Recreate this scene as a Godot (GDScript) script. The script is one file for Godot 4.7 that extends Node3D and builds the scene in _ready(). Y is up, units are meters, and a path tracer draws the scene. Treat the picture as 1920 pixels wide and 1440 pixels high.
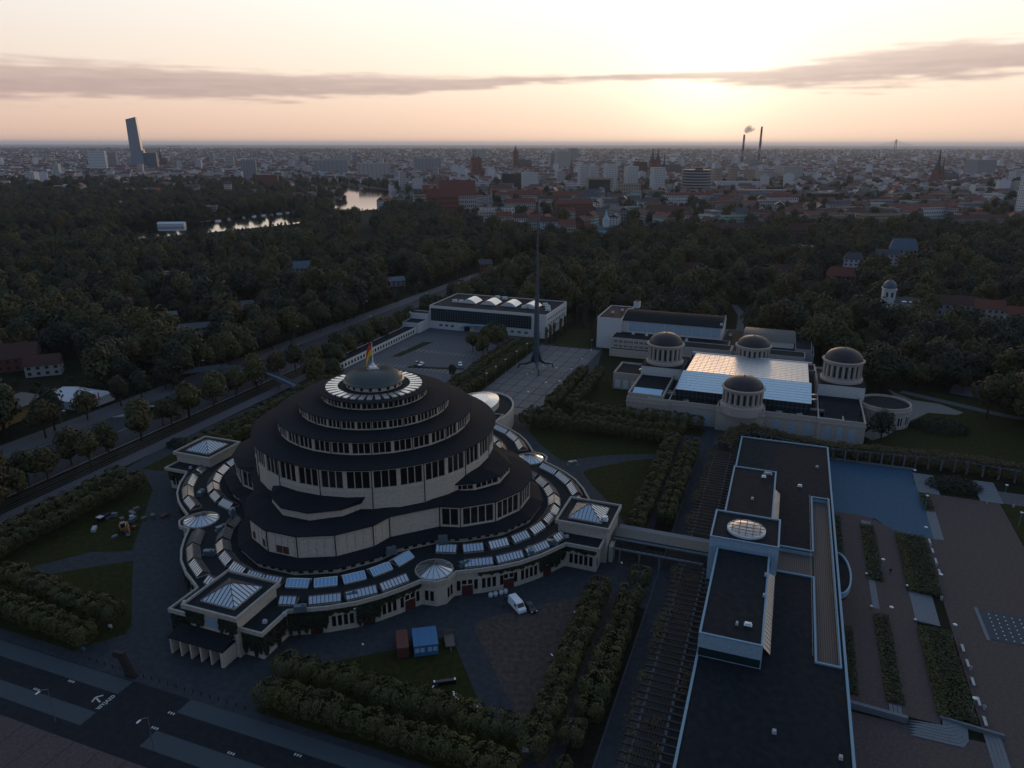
extends Node3D
# A domed concrete hall, its park and the city behind it at sunset, seen from the air.

const HALL := Vector3(-37.6, 0.0, -191.96)
const TURN := deg_to_rad(-20.42)
var AX := Vector3(0.3489, 0, -0.93716)   # u: from the hall towards the spire
var AY := Vector3(0.93716, 0, 0.3489)    # v: towards the long building
var M := {}
var rng := RandomNumberGenerator.new()
var used := {}
var tex := {}

# ---------------------------------------------------------------- helpers
func sp(u: float, v: float, h := 0.0) -> Vector3:
	return HALL + AX * u + AY * v + Vector3.UP * h

const ORD := ["first", "second", "third", "fourth", "fifth", "sixth", "seventh", "eighth", "ninth", "tenth", "eleventh", "twelfth", "thirteenth", "fourteenth", "fifteenth", "sixteenth", "seventeenth", "eighteenth", "nineteenth", "twentieth", "twenty-first", "twenty-second", "twenty-third", "twenty-fourth"]

func numbered(called: String) -> String:
	var n: int = used.get(called, 0)
	used[called] = n + 1
	return called if n == 0 else "%s_%03d" % [called, n]

func tag(o: Node, label: String, category: String, group := "", kind := "") -> Node:
	if label: o.set_meta("label", label)
	if category: o.set_meta("category", category)
	if group: o.set_meta("group", group)
	if kind: o.set_meta("kind", kind)
	return o

func thing(called: String, label: String, category: String, at: Vector3, turn := 0.0, group := "") -> Node3D:
	var o := Node3D.new()
	o.name = numbered(called)
	add_child(o)
	o.position = at
	o.rotation.y = turn
	tag(o, label, category, group)
	return o

func site(called: String, label: String, category: String, u := 0.0, v := 0.0, group := "", h := 0.0) -> Node3D:
	return thing(called, label, category, sp(u, v, h), TURN, group)

func inst(called: String, mesh: Mesh, parent: Node3D, t := Transform3D()) -> MeshInstance3D:
	var o := MeshInstance3D.new()
	o.name = numbered(called) if parent == self else called
	o.mesh = mesh
	parent.add_child(o, true)
	o.transform = t
	return o

func ST() -> SurfaceTool:
	var st := SurfaceTool.new()
	st.begin(Mesh.PRIMITIVE_TRIANGLES)
	st.set_smooth_group(-1)
	return st

func fin(st: SurfaceTool, m: Material) -> ArrayMesh:
	st.generate_normals()
	var me := st.commit()
	if me.get_surface_count(): me.surface_set_material(0, m)
	return me

func obj(called: String, st: SurfaceTool, m: Material, parent: Node3D) -> MeshInstance3D:
	return inst(called, fin(st, m), parent)

func structure(called: String, st: SurfaceTool, m: Material, at := Vector3.ZERO, turn := 0.0) -> MeshInstance3D:
	var o := obj(called, st, m, self)
	o.position = at
	o.rotation.y = turn
	o.set_meta("kind", "structure")
	return o

func tri(st: SurfaceTool, a: Vector3, b: Vector3, c: Vector3) -> void:
	st.add_vertex(a); st.add_vertex(b); st.add_vertex(c)

func quad(st: SurfaceTool, a: Vector3, b: Vector3, c: Vector3, d: Vector3) -> void:
	tri(st, a, b, c); tri(st, a, c, d)

func box(st: SurfaceTool, x0: float, x1: float, y0: float, y1: float, z0: float, z1: float, t := Transform3D()) -> void:
	var p := []
	for y in [y0, y1]:
		for q in [[x0, z1], [x1, z1], [x1, z0], [x0, z0]]:
			p.append(t * Vector3(q[0], y, q[1]))
	for i in 4:
		var j := (i + 1) % 4
		quad(st, p[i], p[i + 4], p[j + 4], p[j])
	quad(st, p[4], p[7], p[6], p[5])
	quad(st, p[0], p[1], p[2], p[3])

# a polygon (x, z) raised from y0 to y1
func prism(st: SurfaceTool, poly: PackedVector2Array, y0: float, y1: float, top := true, sides := true) -> void:
	var p := poly.duplicate()
	if Geometry2D.is_polygon_clockwise(p): p.reverse()
	if sides:
		for i in p.size():
			var a := p[i]
			var b := p[(i + 1) % p.size()]
			quad(st, Vector3(a.x, y0, a.y), Vector3(b.x, y0, b.y), Vector3(b.x, y1, b.y), Vector3(a.x, y1, a.y))
	if top:
		var id := Geometry2D.triangulate_polygon(p)
		for i in range(0, id.size(), 3):
			tri(st, Vector3(p[id[i]].x, y1, p[id[i]].y), Vector3(p[id[i + 1]].x, y1, p[id[i + 1]].y), Vector3(p[id[i + 2]].x, y1, p[id[i + 2]].y))

# a strip between two rings of points
func loft(st: SurfaceTool, a: Array, b: Array, closed := true) -> void:
	var n := a.size()
	for i in (n if closed else n - 1):
		var j := (i + 1) % n
		quad(st, a[i], b[i], b[j], a[j])

func ring(r: float, y: float, n: int, from := 0.0, c := Vector3.ZERO) -> Array:
	var out := []
	for i in n:
		var a := from + TAU * i / n
		out.append(c + Vector3(sin(a) * r, y, cos(a) * r))
	return out

# a lathed shape: profile of (radius, height)
func lathe(st: SurfaceTool, prof: Array, n: int, smooth := false, c := Vector3.ZERO, from := 0.0) -> void:
	st.set_smooth_group(0 if smooth else -1)
	for k in prof.size() - 1:
		loft(st, ring(prof[k].x, prof[k].y, n, from, c), ring(prof[k + 1].x, prof[k + 1].y, n, from, c))
	st.set_smooth_group(-1)

func tube(st: SurfaceTool, a: Vector3, b: Vector3, r0: float, r1: float, n := 6, cap := true) -> void:
	var d := (b - a).normalized()
	var x := d.cross(Vector3.RIGHT if absf(d.x) < 0.8 else Vector3.UP).normalized()
	var y := d.cross(x)
	var p := []
	var q := []
	for i in n:
		var o := x * cos(TAU * i / n) + y * sin(TAU * i / n)
		p.append(a + o * r0)
		q.append(b + o * r1)
	st.set_smooth_group(0)
	loft(st, p, q)
	st.set_smooth_group(-1)
	if cap:
		for i in range(1, n - 1):
			tri(st, q[0], q[i], q[i + 1])

func beam(st: SurfaceTool, a: Vector3, b: Vector3, w: float, h: float) -> void:
	var d := b - a
	var l := d.length()
	d /= l
	var s := d.cross(Vector3.UP).normalized()
	if s.length() < 0.5: s = Vector3.RIGHT
	var t := Transform3D(Basis(s, s.cross(d) * -1.0, -d), a)
	t.basis.y = t.basis.z.cross(t.basis.x)
	box(st, -w / 2, w / 2, -h / 2, h / 2, -l, 0, t)

func rect(u0: float, u1: float, v0: float, v1: float) -> PackedVector2Array:
	return PackedVector2Array([Vector2(v0, -u0), Vector2(v1, -u0), Vector2(v1, -u1), Vector2(v0, -u1)])

func uvpoly(pts: Array) -> PackedVector2Array:
	var out := PackedVector2Array()
	for p in pts: out.append(Vector2(p[1], -p[0]))
	return out

# a flat sheet in the site's frame
func sheet(called: String, pts: Array, h: float, m: Material) -> MeshInstance3D:
	var st := ST()
	prism(st, uvpoly(pts), h, h, true, false)
	return structure(called, st, m, HALL, TURN)

func slab(called: String, pts: Array, h0: float, h1: float, m: Material) -> MeshInstance3D:
	var st := ST()
	prism(st, uvpoly(pts), h0, h1)
	return structure(called, st, m, HALL, TURN)

# a gabled roof over x -w/2..w/2 with its ridge along x
func gable(st: SurfaceTool, w: float, d: float, y: float, rh: float, over := 0.4, hip := 0.0) -> void:
	var a := Vector3(-w / 2 - over, y, d / 2 + over)
	var b := Vector3(w / 2 + over, y, d / 2 + over)
	var c := Vector3(w / 2 + over, y, -d / 2 - over)
	var e := Vector3(-w / 2 - over, y, -d / 2 - over)
	var f := Vector3(-w / 2 - over + hip, y + rh, 0)
	var g := Vector3(w / 2 + over - hip, y + rh, 0)
	quad(st, a, f, g, b)
	quad(st, c, g, f, e)
	tri(st, b, g, c)
	tri(st, e, f, a)

# ---------------------------------------------------------------- materials
func lin(r: float, g: float, b: float, a := 1.0) -> Color:
	var c := Color(r, g, b).linear_to_srgb()
	c.a = a
	return c

func noise_tex(key: String, freq: float, octaves: int, lo: float, hi: float, kind := FastNoiseLite.TYPE_SIMPLEX_SMOOTH, seed_ := 1) -> NoiseTexture2D:
	if tex.has(key): return tex[key]
	var n := FastNoiseLite.new()
	n.noise_type = kind
	n.frequency = freq
	n.fractal_octaves = octaves
	n.seed = seed_
	var t := NoiseTexture2D.new()
	t.width = 512
	t.height = 512
	t.seamless = true
	t.noise = n
	var g := Gradient.new()
	g.set_color(0, Color(lo, lo, lo))
	g.set_color(1, Color(hi, hi, hi))
	t.color_ramp = g
	tex[key] = t
	return t

func mat(key: String, c: Color, rough := 0.85, metal := 0.0, t: Texture2D = null, scale := 0.1, spec := 0.5) -> StandardMaterial3D:
	var m := StandardMaterial3D.new()
	m.resource_name = key
	m.albedo_color = c
	m.roughness = rough
	m.metallic = metal
	m.metallic_specular = spec
	m.cull_mode = BaseMaterial3D.CULL_DISABLED
	if t:
		m.albedo_texture = t
		m.uv1_triplanar = true
		m.uv1_world_triplanar = true
		m.uv1_scale = Vector3.ONE * scale
	M[key] = m
	return m

func materials() -> void:
	var fine := noise_tex("fine", 0.03, 5, 0.84, 1.0)
	var coarse := noise_tex("coarse", 0.02, 6, 0.80, 1.0, FastNoiseLite.TYPE_SIMPLEX_SMOOTH, 4)
	var blotch := noise_tex("blotch", 0.03, 5, 0.70, 1.0, FastNoiseLite.TYPE_PERLIN, 7)
	var speck := noise_tex("speck", 0.12, 3, 0.7, 1.0, FastNoiseLite.TYPE_CELLULAR, 9)
	mat("concrete", lin(0.52, 0.46, 0.37), 0.9, 0.0, fine, 0.07)
	mat("concrete_trim", lin(0.42, 0.38, 0.32), 0.9, 0.0, coarse, 0.11)
	mat("stone", lin(0.46, 0.40, 0.34), 0.9, 0.0, coarse, 0.15)
	mat("felt", lin(0.019, 0.022, 0.028), 0.85, 0.0, coarse, 0.1, 0.2)
	mat("felt_flat", lin(0.026, 0.030, 0.034), 0.88, 0.0, coarse, 0.08, 0.2)
	mat("felt_blue", lin(0.020, 0.025, 0.031), 0.88, 0.0, blotch, 0.045, 0.2)
	mat("copper", lin(0.075, 0.100, 0.098), 0.45, 0.35, fine, 0.2)
	mat("dome_dark", lin(0.042, 0.033, 0.034), 0.55, 0.3, coarse, 0.2)
	mat("pane", lin(0.012, 0.012, 0.013), 0.12, 0.0, null, 0.1, 0.35)
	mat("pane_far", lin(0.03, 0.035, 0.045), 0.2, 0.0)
	mat("pane_teal", lin(0.012, 0.028, 0.032), 0.15, 0.0, null, 0.1, 0.4)
	mat("glazing", lin(0.62, 0.64, 0.66), 0.20, 0.85, fine, 0.35)
	mat("glazing_blue", lin(0.26, 0.46, 0.66), 0.28, 0.7, fine, 0.35)
	mat("glazing_white", lin(0.80, 0.78, 0.76), 0.26, 0.8, fine, 0.4)
	mat("glazing_court", lin(0.60, 0.59, 0.58), 0.42, 0.6, fine, 0.4)
	mat("glazing_bar", lin(0.10, 0.075, 0.065), 0.6, 0.2)
	mat("white_bar", lin(0.55, 0.58, 0.6), 0.6, 0.0)
	mat("red_paint", lin(0.085, 0.016, 0.014), 0.7, 0.0, fine, 0.3)
	mat("white_wall", lin(0.66, 0.65, 0.62), 0.85, 0.0, fine, 0.08)
	mat("blue_wall", lin(0.30, 0.42, 0.50), 0.8, 0.0, fine, 0.08)
	mat("blue_trim", lin(0.20, 0.34, 0.44), 0.7, 0.0, fine, 0.15)
	mat("teal_roof", lin(0.045, 0.072, 0.082), 0.75, 0.0, coarse, 0.1)
	mat("deck", lin(0.15, 0.11, 0.09), 0.8, 0.0, fine, 0.2)
	mat("brown_beam", lin(0.026, 0.020, 0.016), 0.85, 0.0, fine, 0.3)
	mat("slab_stone", lin(0.16, 0.18, 0.20), 0.85, 0.0, coarse, 0.2)
	mat("asphalt", lin(0.050, 0.055, 0.062), 0.88, 0.0, coarse, 0.05, 0.25)
	mat("asphalt_dark", lin(0.022, 0.024, 0.029), 0.88, 0.0, coarse, 0.06, 0.25)
	mat("paving", lin(0.078, 0.084, 0.098), 0.85, 0.0, coarse, 0.06)
	mat("paving_light", lin(0.085, 0.105, 0.120), 0.9, 0.0, speck, 0.25, 0.25)
	mat("paving_pink", lin(0.112, 0.084, 0.078), 0.9, 0.0, coarse, 0.12, 0.25)
	mat("plaza_stone", lin(0.17, 0.15, 0.14), 0.85, 0.0, coarse, 0.08)
	mat("plaza_joint", lin(0.018, 0.020, 0.026), 0.85)
	mat("sand", lin(0.105, 0.082, 0.070), 0.95, 0.0, blotch, 0.06, 0.2)
	mat("path", lin(0.085, 0.085, 0.094), 0.9, 0.0, coarse, 0.08)
	mat("gravel_light", lin(0.20, 0.185, 0.165), 0.9, 0.0, coarse, 0.08)
	mat("lawn", lin(0.040, 0.042, 0.012), 1.0, 0.0, blotch, 0.05, 0.2)
	mat("soil", lin(0.030, 0.025, 0.016), 1.0, 0.0, blotch, 0.05, 0.2)
	mat("ground", lin(0.022, 0.024, 0.012), 1.0, 0.0, blotch, 0.01, 0.2)
	mat("city_ground", lin(0.085, 0.088, 0.085), 1.0, 0.0, blotch, 0.006, 0.2)
	mat("field", lin(0.10, 0.105, 0.10), 1.0, 0.0, blotch, 0.0006, 0.2)
	mat("water", lin(0.008, 0.012, 0.014), 0.06, 0.0, null, 0.1, 0.6)
	mat("basin", lin(0.030, 0.095, 0.160), 0.7, 0.0, fine, 0.05, 0.3)
	mat("paint", lin(0.55, 0.55, 0.52), 0.8, 0.0, fine, 0.5)
	mat("steel", lin(0.12, 0.16, 0.19), 0.5, 0.5)
	mat("spire", lin(0.045, 0.085, 0.115), 0.5, 0.4, fine, 0.1)
	mat("dark", lin(0.010, 0.010, 0.011), 0.7)
	mat("lamp_post", lin(0.11, 0.26, 0.27), 0.5, 0.3)
	mat("lamp_white", lin(0.72, 0.72, 0.70), 0.4)
	mat("bark", lin(0.035, 0.027, 0.020), 1.0, 0.0, fine, 0.6)
	mat("white_paint", lin(0.75, 0.76, 0.76), 0.3)
	mat("grey_paint", lin(0.35, 0.36, 0.37), 0.5)
	mat("black_paint", lin(0.012, 0.013, 0.016), 0.25)
	mat("tyre", lin(0.012, 0.012, 0.012), 0.9)
	mat("car_glass", lin(0.015, 0.02, 0.025), 0.08)
	mat("blue_sheet", lin(0.045, 0.165, 0.33), 0.55, 0.0, fine, 0.3)
	mat("rust_sheet", lin(0.15, 0.045, 0.030), 0.75, 0.0, blotch, 0.2)
	mat("yellow_wall", lin(0.38, 0.26, 0.08), 0.85, 0.0, fine, 0.2)
	mat("tent", lin(0.50, 0.52, 0.54), 0.6)
	mat("tower_glass", lin(0.15, 0.19, 0.25), 0.35, 0.3)
	mat("bench_paint", lin(0.42, 0.43, 0.43), 0.6)
	mat("flag_red", lin(0.62, 0.035, 0.025), 0.8)
	mat("flag_yellow", lin(0.72, 0.48, 0.02), 0.8)
	mat("tile_red", lin(0.200, 0.058, 0.036), 0.85, 0.0, speck, 0.3)
	mat("tile_dark", lin(0.090, 0.034, 0.026), 0.85, 0.0, speck, 0.3)
	mat("slate", lin(0.055, 0.06, 0.07), 0.7, 0.0, speck, 0.3)
	mat("slate_blue", lin(0.075, 0.12, 0.16), 0.55, 0.1, fine, 0.2)
	mat("brick", lin(0.200, 0.070, 0.048), 0.9, 0.0, fine, 0.3)
	mat("plaster", lin(0.44, 0.41, 0.37), 0.9, 0.0, fine, 0.1)
	mat("plaster_grey", lin(0.30, 0.30, 0.30), 0.9, 0.0, fine, 0.1)
	mat("plaster_beige", lin(0.40, 0.31, 0.22), 0.9, 0.0, fine, 0.1)
	mat("plaster_blue", lin(0.36, 0.50, 0.60), 0.85, 0.0, fine, 0.1)
	mat("plaster_green", lin(0.34, 0.42, 0.38), 0.9, 0.0, fine, 0.1)
	mat("dark_glass", lin(0.018, 0.034, 0.038), 0.12, 0.0)
	var ivy := mat("ivy", lin(0.022, 0.030, 0.011), 0.8, 0.0, speck, 0.8)
	ivy.roughness = 0.75
	mat("vine", lin(0.062, 0.056, 0.016), 0.8, 0.0, speck, 0.8)
	for i in 6:
		var c: Array = [[0.036, 0.044, 0.007], [0.024, 0.034, 0.008], [0.066, 0.064, 0.009], [0.052, 0.040, 0.009], [0.015, 0.023, 0.008], [0.074, 0.058, 0.010]][i]
		var m := mat("leaf%d" % i, lin(c[0], c[1], c[2]), 0.75)
		m.vertex_color_use_as_albedo = true
	var m2 := mat("leaf_tint", Color.WHITE, 0.75)
	m2.vertex_color_use_as_albedo = true
	var m3 := mat("hedge_leaf", lin(0.066, 0.066, 0.009), 0.75)
	m3.vertex_color_use_as_albedo = true
	for i in 3:
		var m5 := mat("hedge_leaf%d" % i, [lin(0.074, 0.070, 0.009), lin(0.058, 0.062, 0.009), lin(0.066, 0.058, 0.010)][i], 0.75)
		m5.vertex_color_use_as_albedo = true
	var m4 := mat("town", Color.WHITE, 0.85)
	m4.vertex_color_use_as_albedo = true

# ---------------------------------------------------------------- camera, sky, sun
func smooth(a: float, b: float, x: float) -> float:
	var t := clampf((x - a) / (b - a), 0.0, 1.0)
	return t * t * (3.0 - 2.0 * t)

func ramp(stops: Array, x: float) -> Vector3:
	for i in range(1, stops.size()):
		if x <= stops[i][0]:
			var t: float = (x - stops[i - 1][0]) / (stops[i][0] - stops[i - 1][0])
			return (stops[i - 1][1] as Vector3).lerp(stops[i][1], t)
	return stops[-1][1]

func band(pts: Array, az: float) -> Vector2:   # centre and half thickness of a cloud band at an azimuth
	if az <= pts[0][0]: return Vector2(pts[0][1], pts[0][2])
	for i in range(1, pts.size()):
		if az <= pts[i][0]:
			var t: float = (az - pts[i - 1][0]) / (pts[i][0] - pts[i - 1][0])
			return Vector2(lerpf(pts[i - 1][1], pts[i][1], t), lerpf(pts[i - 1][2], pts[i][2], t))
	return Vector2(pts[-1][1], pts[-1][2])

func sky_colour(az: float, el: float, sun_side: Array, far_side: Array) -> Vector3:
	var k := pow((1.0 + cos(deg_to_rad(az - 13.8))) / 2.0, 1.0)
	var c := ramp(far_side, maxf(el, 0.0)).lerp(ramp(sun_side, maxf(el, 0.0)), k)
	var d := acos(clampf(sin(deg_to_rad(el)) * sin(deg_to_rad(4.9)) + cos(deg_to_rad(el)) * cos(deg_to_rad(4.9)) * cos(deg_to_rad(az - 13.8)), -1, 1))
	var g := rad_to_deg(d)
	return c + Vector3(0.42, 0.38, 0.28) * exp(-g / 18.0) + Vector3(0.30, 0.26, 0.16) * exp(-g * g / 20.0)

func make_sky() -> Sky:
	var sun_side := [[0.0, Vector3(0.84, 0.53, 0.38)], [2.0, Vector3(0.92, 0.64, 0.48)], [5.0, Vector3(1.03, 0.85, 0.69)], [9.0, Vector3(1.04, 0.97, 0.88)], [20.0, Vector3(0.60, 0.65, 0.70)], [45.0, Vector3(0.22, 0.32, 0.48)], [90.0, Vector3(0.10, 0.19, 0.36)]]
	var far_side := [[0.0, Vector3(0.20, 0.25, 0.36)], [9.0, Vector3(0.19, 0.25, 0.38)], [20.0, Vector3(0.16, 0.24, 0.40)], [45.0, Vector3(0.12, 0.21, 0.38)], [90.0, Vector3(0.10, 0.19, 0.36)]]
	var W := 2048
	var H := 2048
	var im := Image.create(256, 256, false, Image.FORMAT_RGBF)
	for y in 256:
		var el := 90.0 - (y + 0.5) / 256.0 * 180.0
		for x in 256:
			var az := wrapf((x + 0.5) / 256.0 * 360.0, -180.0, 180.0)
			var c := sky_colour(az, el, sun_side, far_side)
			im.set_pixel(x, y, Color(c.x, c.y, c.z))
	im.resize(W, H, Image.INTERPOLATE_CUBIC)
	var n := FastNoiseLite.new()
	n.noise_type = FastNoiseLite.TYPE_SIMPLEX_SMOOTH
	n.frequency = 1.0
	n.fractal_octaves = 5
	n.seed = 11
	var left := [[-180.0, 3.4, 0.5], [-90.0, 3.2, 0.9], [-45.0, 3.6, 1.4], [-32.7, 3.78, 1.42], [-23.8, 3.90, 1.30], [-13.6, 3.88, 0.95], [-6.0, 4.08, 0.60], [-2.3, 4.22, 0.48], [2.0, 4.40, 0.36], [6.5, 4.5, 0.30], [10.0, 4.48, 0.26], [11.0, 4.46, -1.0]]
	var right := [[6.0, 4.7, -1.0], [6.6, 4.66, 0.10], [10.9, 4.50, 0.34], [13.8, 4.42, 0.42], [17.1, 4.34, 0.62], [19.8, 4.36, 0.98], [23.1, 4.62, 1.22], [26.1, 4.95, 1.30], [29.1, 5.05, 1.2], [34.0, 5.05, 1.1], [60.0, 5.2, 0.9], [110.0, 4.0, 0.6], [180.0, 3.4, 0.5]]
	var r0 := int((90.0 - 11.0) / 180.0 * H)
	var r1 := int(90.0 / 180.0 * H)
	for y in range(r0, r1):
		var el := 90.0 - (y + 0.5) / H * 180.0
		for x in W:
			var az := wrapf((x + 0.5) / W * 360.0, -180.0, 180.0)
			var c := sky_colour(az, el, sun_side, far_side)
			var cover := 0.0
			var lit := 0.0
			for pts in [left, right]:
				var b := band(pts, az)
				if b.y > -0.5 and absf(el - b.x) < 3.0:
					var q := n.get_noise_3d(az * 0.05, el * 1.6, 3.0) * 0.38 + n.get_noise_3d(az * 0.22, el * 3.6, 9.0) * 0.42
					var e := 1.0 - absf(el - b.x) / maxf(b.y, 0.05) + q * 1.1
					if el < b.x: e = 1.0 - absf(el - b.x) / maxf(b.y, 0.05) * 0.92 + q * 1.35
					var a := smooth(-0.02, 0.62, e) * smooth(-0.1, 0.15, b.y)
					if a > cover:
						cover = a
						lit = clampf(0.35 + 0.5 * (el - b.x) / maxf(b.y, 0.1) + q * 0.9, 0.0, 1.0)
			if cover > 0.0:
				var near := exp(-absf(az - 14.5) / 10.0)
				var shade := Vector3(0.48, 0.35, 0.33).lerp(Vector3(0.74, 0.57, 0.50), lit) + Vector3(0.16, 0.15, 0.12) * near
				c = c.lerp(shade * (0.45 + 0.55 * pow((1.0 + cos(deg_to_rad(az - 13.8))) / 2.0, 1.0)), cover * 0.82)
			im.set_pixel(x, y, Color(c.x, c.y, c.z))
	var p := PanoramaSkyMaterial.new()
	p.panorama = ImageTexture.create_from_image(im)
	var s := Sky.new()
	s.sky_material = p
	return s

func setup() -> void:
	var cam := Camera3D.new()
	cam.name = "camera"
	cam.fov = 54.86
	cam.far = 90000.0
	cam.near = 1.0
	cam.position = Vector3(0, 100, 0)
	cam.rotation = Vector3(deg_to_rad(-18.013), 0, deg_to_rad(0.09))
	add_child(cam)
	cam.current = true
	var we := WorldEnvironment.new()
	we.name = "environment"
	var e := Environment.new()
	e.background_mode = Environment.BG_SKY
	e.sky = make_sky()
	e.background_energy_multiplier = 1.0
	e.tonemap_mode = Environment.TONE_MAPPER_LINEAR
	e.tonemap_exposure = 1.0
	e.sdfgi_enabled = true
	e.ssao_enabled = true
	e.ssil_enabled = true
	e.volumetric_fog_enabled = true
	e.volumetric_fog_density = 0.000032
	e.volumetric_fog_albedo = Color(0.88, 0.93, 1.0)
	e.volumetric_fog_anisotropy = 0.5
	we.environment = e
	add_child(we)
	var sun := DirectionalLight3D.new()
	sun.name = "sun"
	sun.light_color = Color(1.0, 0.78, 0.55)
	sun.light_energy = 0.16
	sun.light_angular_distance = 10.0
	sun.shadow_enabled = true
	add_child(sun)
	var az := deg_to_rad(13.8)
	var el := deg_to_rad(5.5)
	sun.look_at_from_position(Vector3(sin(az) * cos(el), sin(el), -cos(az) * cos(el)) * 100.0, Vector3.ZERO)

# ---------------------------------------------------------------- the hall
# a window that stands in an opening: x across, y up from its sill, outside towards +z
func pane_mesh(w: float, h: float, m: Material) -> ArrayMesh:
	var st := ST()
	box(st, -w / 2, w / 2, 0, h, -0.06, 0.0)
	return fin(st, m)

func frame_mesh(w: float, h: float, n: int, bar: float, m: Material) -> ArrayMesh:
	var st := ST()
	for i in n - 1:
		var x := -w / 2 + w * (i + 1) / n
		box(st, x - bar / 2, x + bar / 2, 0.06, h - 0.06, -0.1, 0.12)
	box(st, -w / 2, w / 2, 0, 0.06, -0.1, 0.14)
	box(st, -w / 2, w / 2, h - 0.06, h, -0.1, 0.12)
	return fin(st, m)

# a wall between two points with one opening; outside is to the left of a -> b turned right
func pierced(st: SurfaceTool, w: float, y0: float, y1: float, wy0: float, wy1: float, ww: float, t: Transform3D, thick := 0.35) -> void:
	box(st, -w / 2, w / 2, y0, wy0, -thick, 0, t)
	box(st, -w / 2, w / 2, wy1, y1, -thick, 0, t)
	box(st, -w / 2, -ww / 2, wy0, wy1, -thick, 0, t)
	box(st, ww / 2, w / 2, wy0, wy1, -thick, 0, t)

func on_edge(a: Vector2, b: Vector2, y := 0.0) -> Transform3D:   # a, b are (x, z); outside on the right of a -> b seen from above with z down
	var d := (b - a).normalized()
	var x := Vector3(d.x, 0, d.y)
	var z := Vector3(-d.y, 0, d.x)
	return Transform3D(Basis(x, Vector3.UP, z), Vector3((a.x + b.x) / 2, y, (a.y + b.y) / 2))

func apse_ring(pts: Array) -> Array:   # (out, side) of half an apse from its axis outwards -> the whole closed ring as (x, z)
	var out := []
	for k in 4:
		var row := []
		for i in range(pts.size() - 1, -1, -1): row.append(Vector2(-pts[i][1], pts[i][0]))
		for p in pts: row.append(Vector2(p[1], p[0]))
		for p in row: out.append((p as Vector2).rotated(-PI / 2 * k))
	return out

func lift(pts: Array, y: float) -> Array:
	var out := []
	for p in pts: out.append(Vector3(p.x, y, p.y))
	return out

func pack(pts: Array) -> PackedVector2Array:
	var out := PackedVector2Array()
	for p in pts: out.append(p)
	return out

func skylight(h: Node3D, at: Vector2, dir: float, length: float, width: float, rise: float, glass: Material, bars: Material, n: int, y := 6.55) -> void:
	var t := Transform3D(Basis(Vector3.UP, dir), Vector3(at.x, y, at.y))
	var st := ST()
	var l := length / 2
	var w := width / 2
	box(st, -l, l, 0, 0.35, -w, w, t)
	var sk := obj("skylight", st, M.concrete_trim, h)
	st = ST()
	var a := [Vector3(-l, 0.38, w), Vector3(l, 0.38, w), Vector3(l, 0.38 + rise, 0), Vector3(-l, 0.38 + rise, 0), Vector3(-l, 0.38, -w), Vector3(l, 0.38, -w)]
	for i in 6: a[i] = t * a[i]
	quad(st, a[0], a[3], a[2], a[1])
	obj("glass_slope", st, glass, sk)
	st = ST()
	quad(st, a[5], a[2], a[3], a[4])
	obj("glass_slope", st, glass, sk)
	for e in [[1, 2, 5], [4, 3, 0]]:
		st = ST()
		tri(st, a[e[0]], a[e[1]], a[e[2]])
		obj("gable_end", st, M.glazing_bar, sk)
	st = ST()
	for i in n + 1:
		var x := -l + length * i / n
		for s in [-1.0, 1.0]:
			beam(st, t * Vector3(x, 0.40, w * s), t * Vector3(x, 0.40 + rise, 0), 0.14, 0.12)
	beam(st, t * Vector3(-l, 0.44 + rise, 0), t * Vector3(l, 0.44 + rise, 0), 0.22, 0.12)
	for s in [-1.0, 1.0]: beam(st, t * Vector3(-l, 0.42, w * s), t * Vector3(l, 0.42, w * s), 0.16, 0.12)
	obj("glazing_bars", st, bars, sk)

func pyramid_light(h: Node3D, c: Vector3, half: float, rise: float, turn: float) -> void:
	var t := Transform3D(Basis(Vector3.UP, turn), c)
	var st := ST()
	box(st, -half, half, 0, 0.4, -half, half, t)
	var sk := obj("pyramid_skylight", st, M.concrete_trim, h)
	var bars := ST()
	for k in 4:
		var q := t * Transform3D(Basis(Vector3.UP, PI / 2 * k), Vector3.ZERO)
		var f := half - 0.05
		st = ST()
		tri(st, q * Vector3(-f, 0.42, f), q * Vector3(0, 0.42 + rise, 0), q * Vector3(f, 0.42, f))
		obj("glass_slope", st, M.glazing, sk)
		for i in range(-4, 5):
			var x := f * i / 4.5
			var e := absf(x) / f
			beam(bars, q * Vector3(x, 0.47, f), q * Vector3(x, 0.47 + rise * (1 - e), f * e), 0.10, 0.1)
		beam(bars, q * Vector3(-f, 0.46, f), q * Vector3(0, 0.48 + rise, 0), 0.16, 0.12)
	obj("glazing_bars", bars, M.glazing_bar, sk)

func cone_light(h: Node3D, c: Vector3, r: float, rise: float) -> void:
	var st := ST()
	prism(st, pack(ring(r + 0.3, 0, 16).map(func(p): return Vector2(p.x + c.x, p.z + c.z))), c.y, c.y + 0.35)
	var sk := obj("cone_skylight", st, M.concrete_trim, h)
	var bars := ST()
	var rr := ring(r, c.y + 0.37, 16, 0, Vector3(c.x, 0, c.z))
	st = ST()
	for i in 16:
		tri(st, rr[i], Vector3(c.x, c.y + 0.37 + rise, c.z), rr[(i + 1) % 16])
		beam(bars, rr[i] + Vector3.UP * 0.04, Vector3(c.x, c.y + 0.42 + rise, c.z), 0.10, 0.1)
	obj("glass_cone", st, M.glazing, sk)
	obj("glazing_bars", bars, M.glazing_bar, sk)

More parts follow.
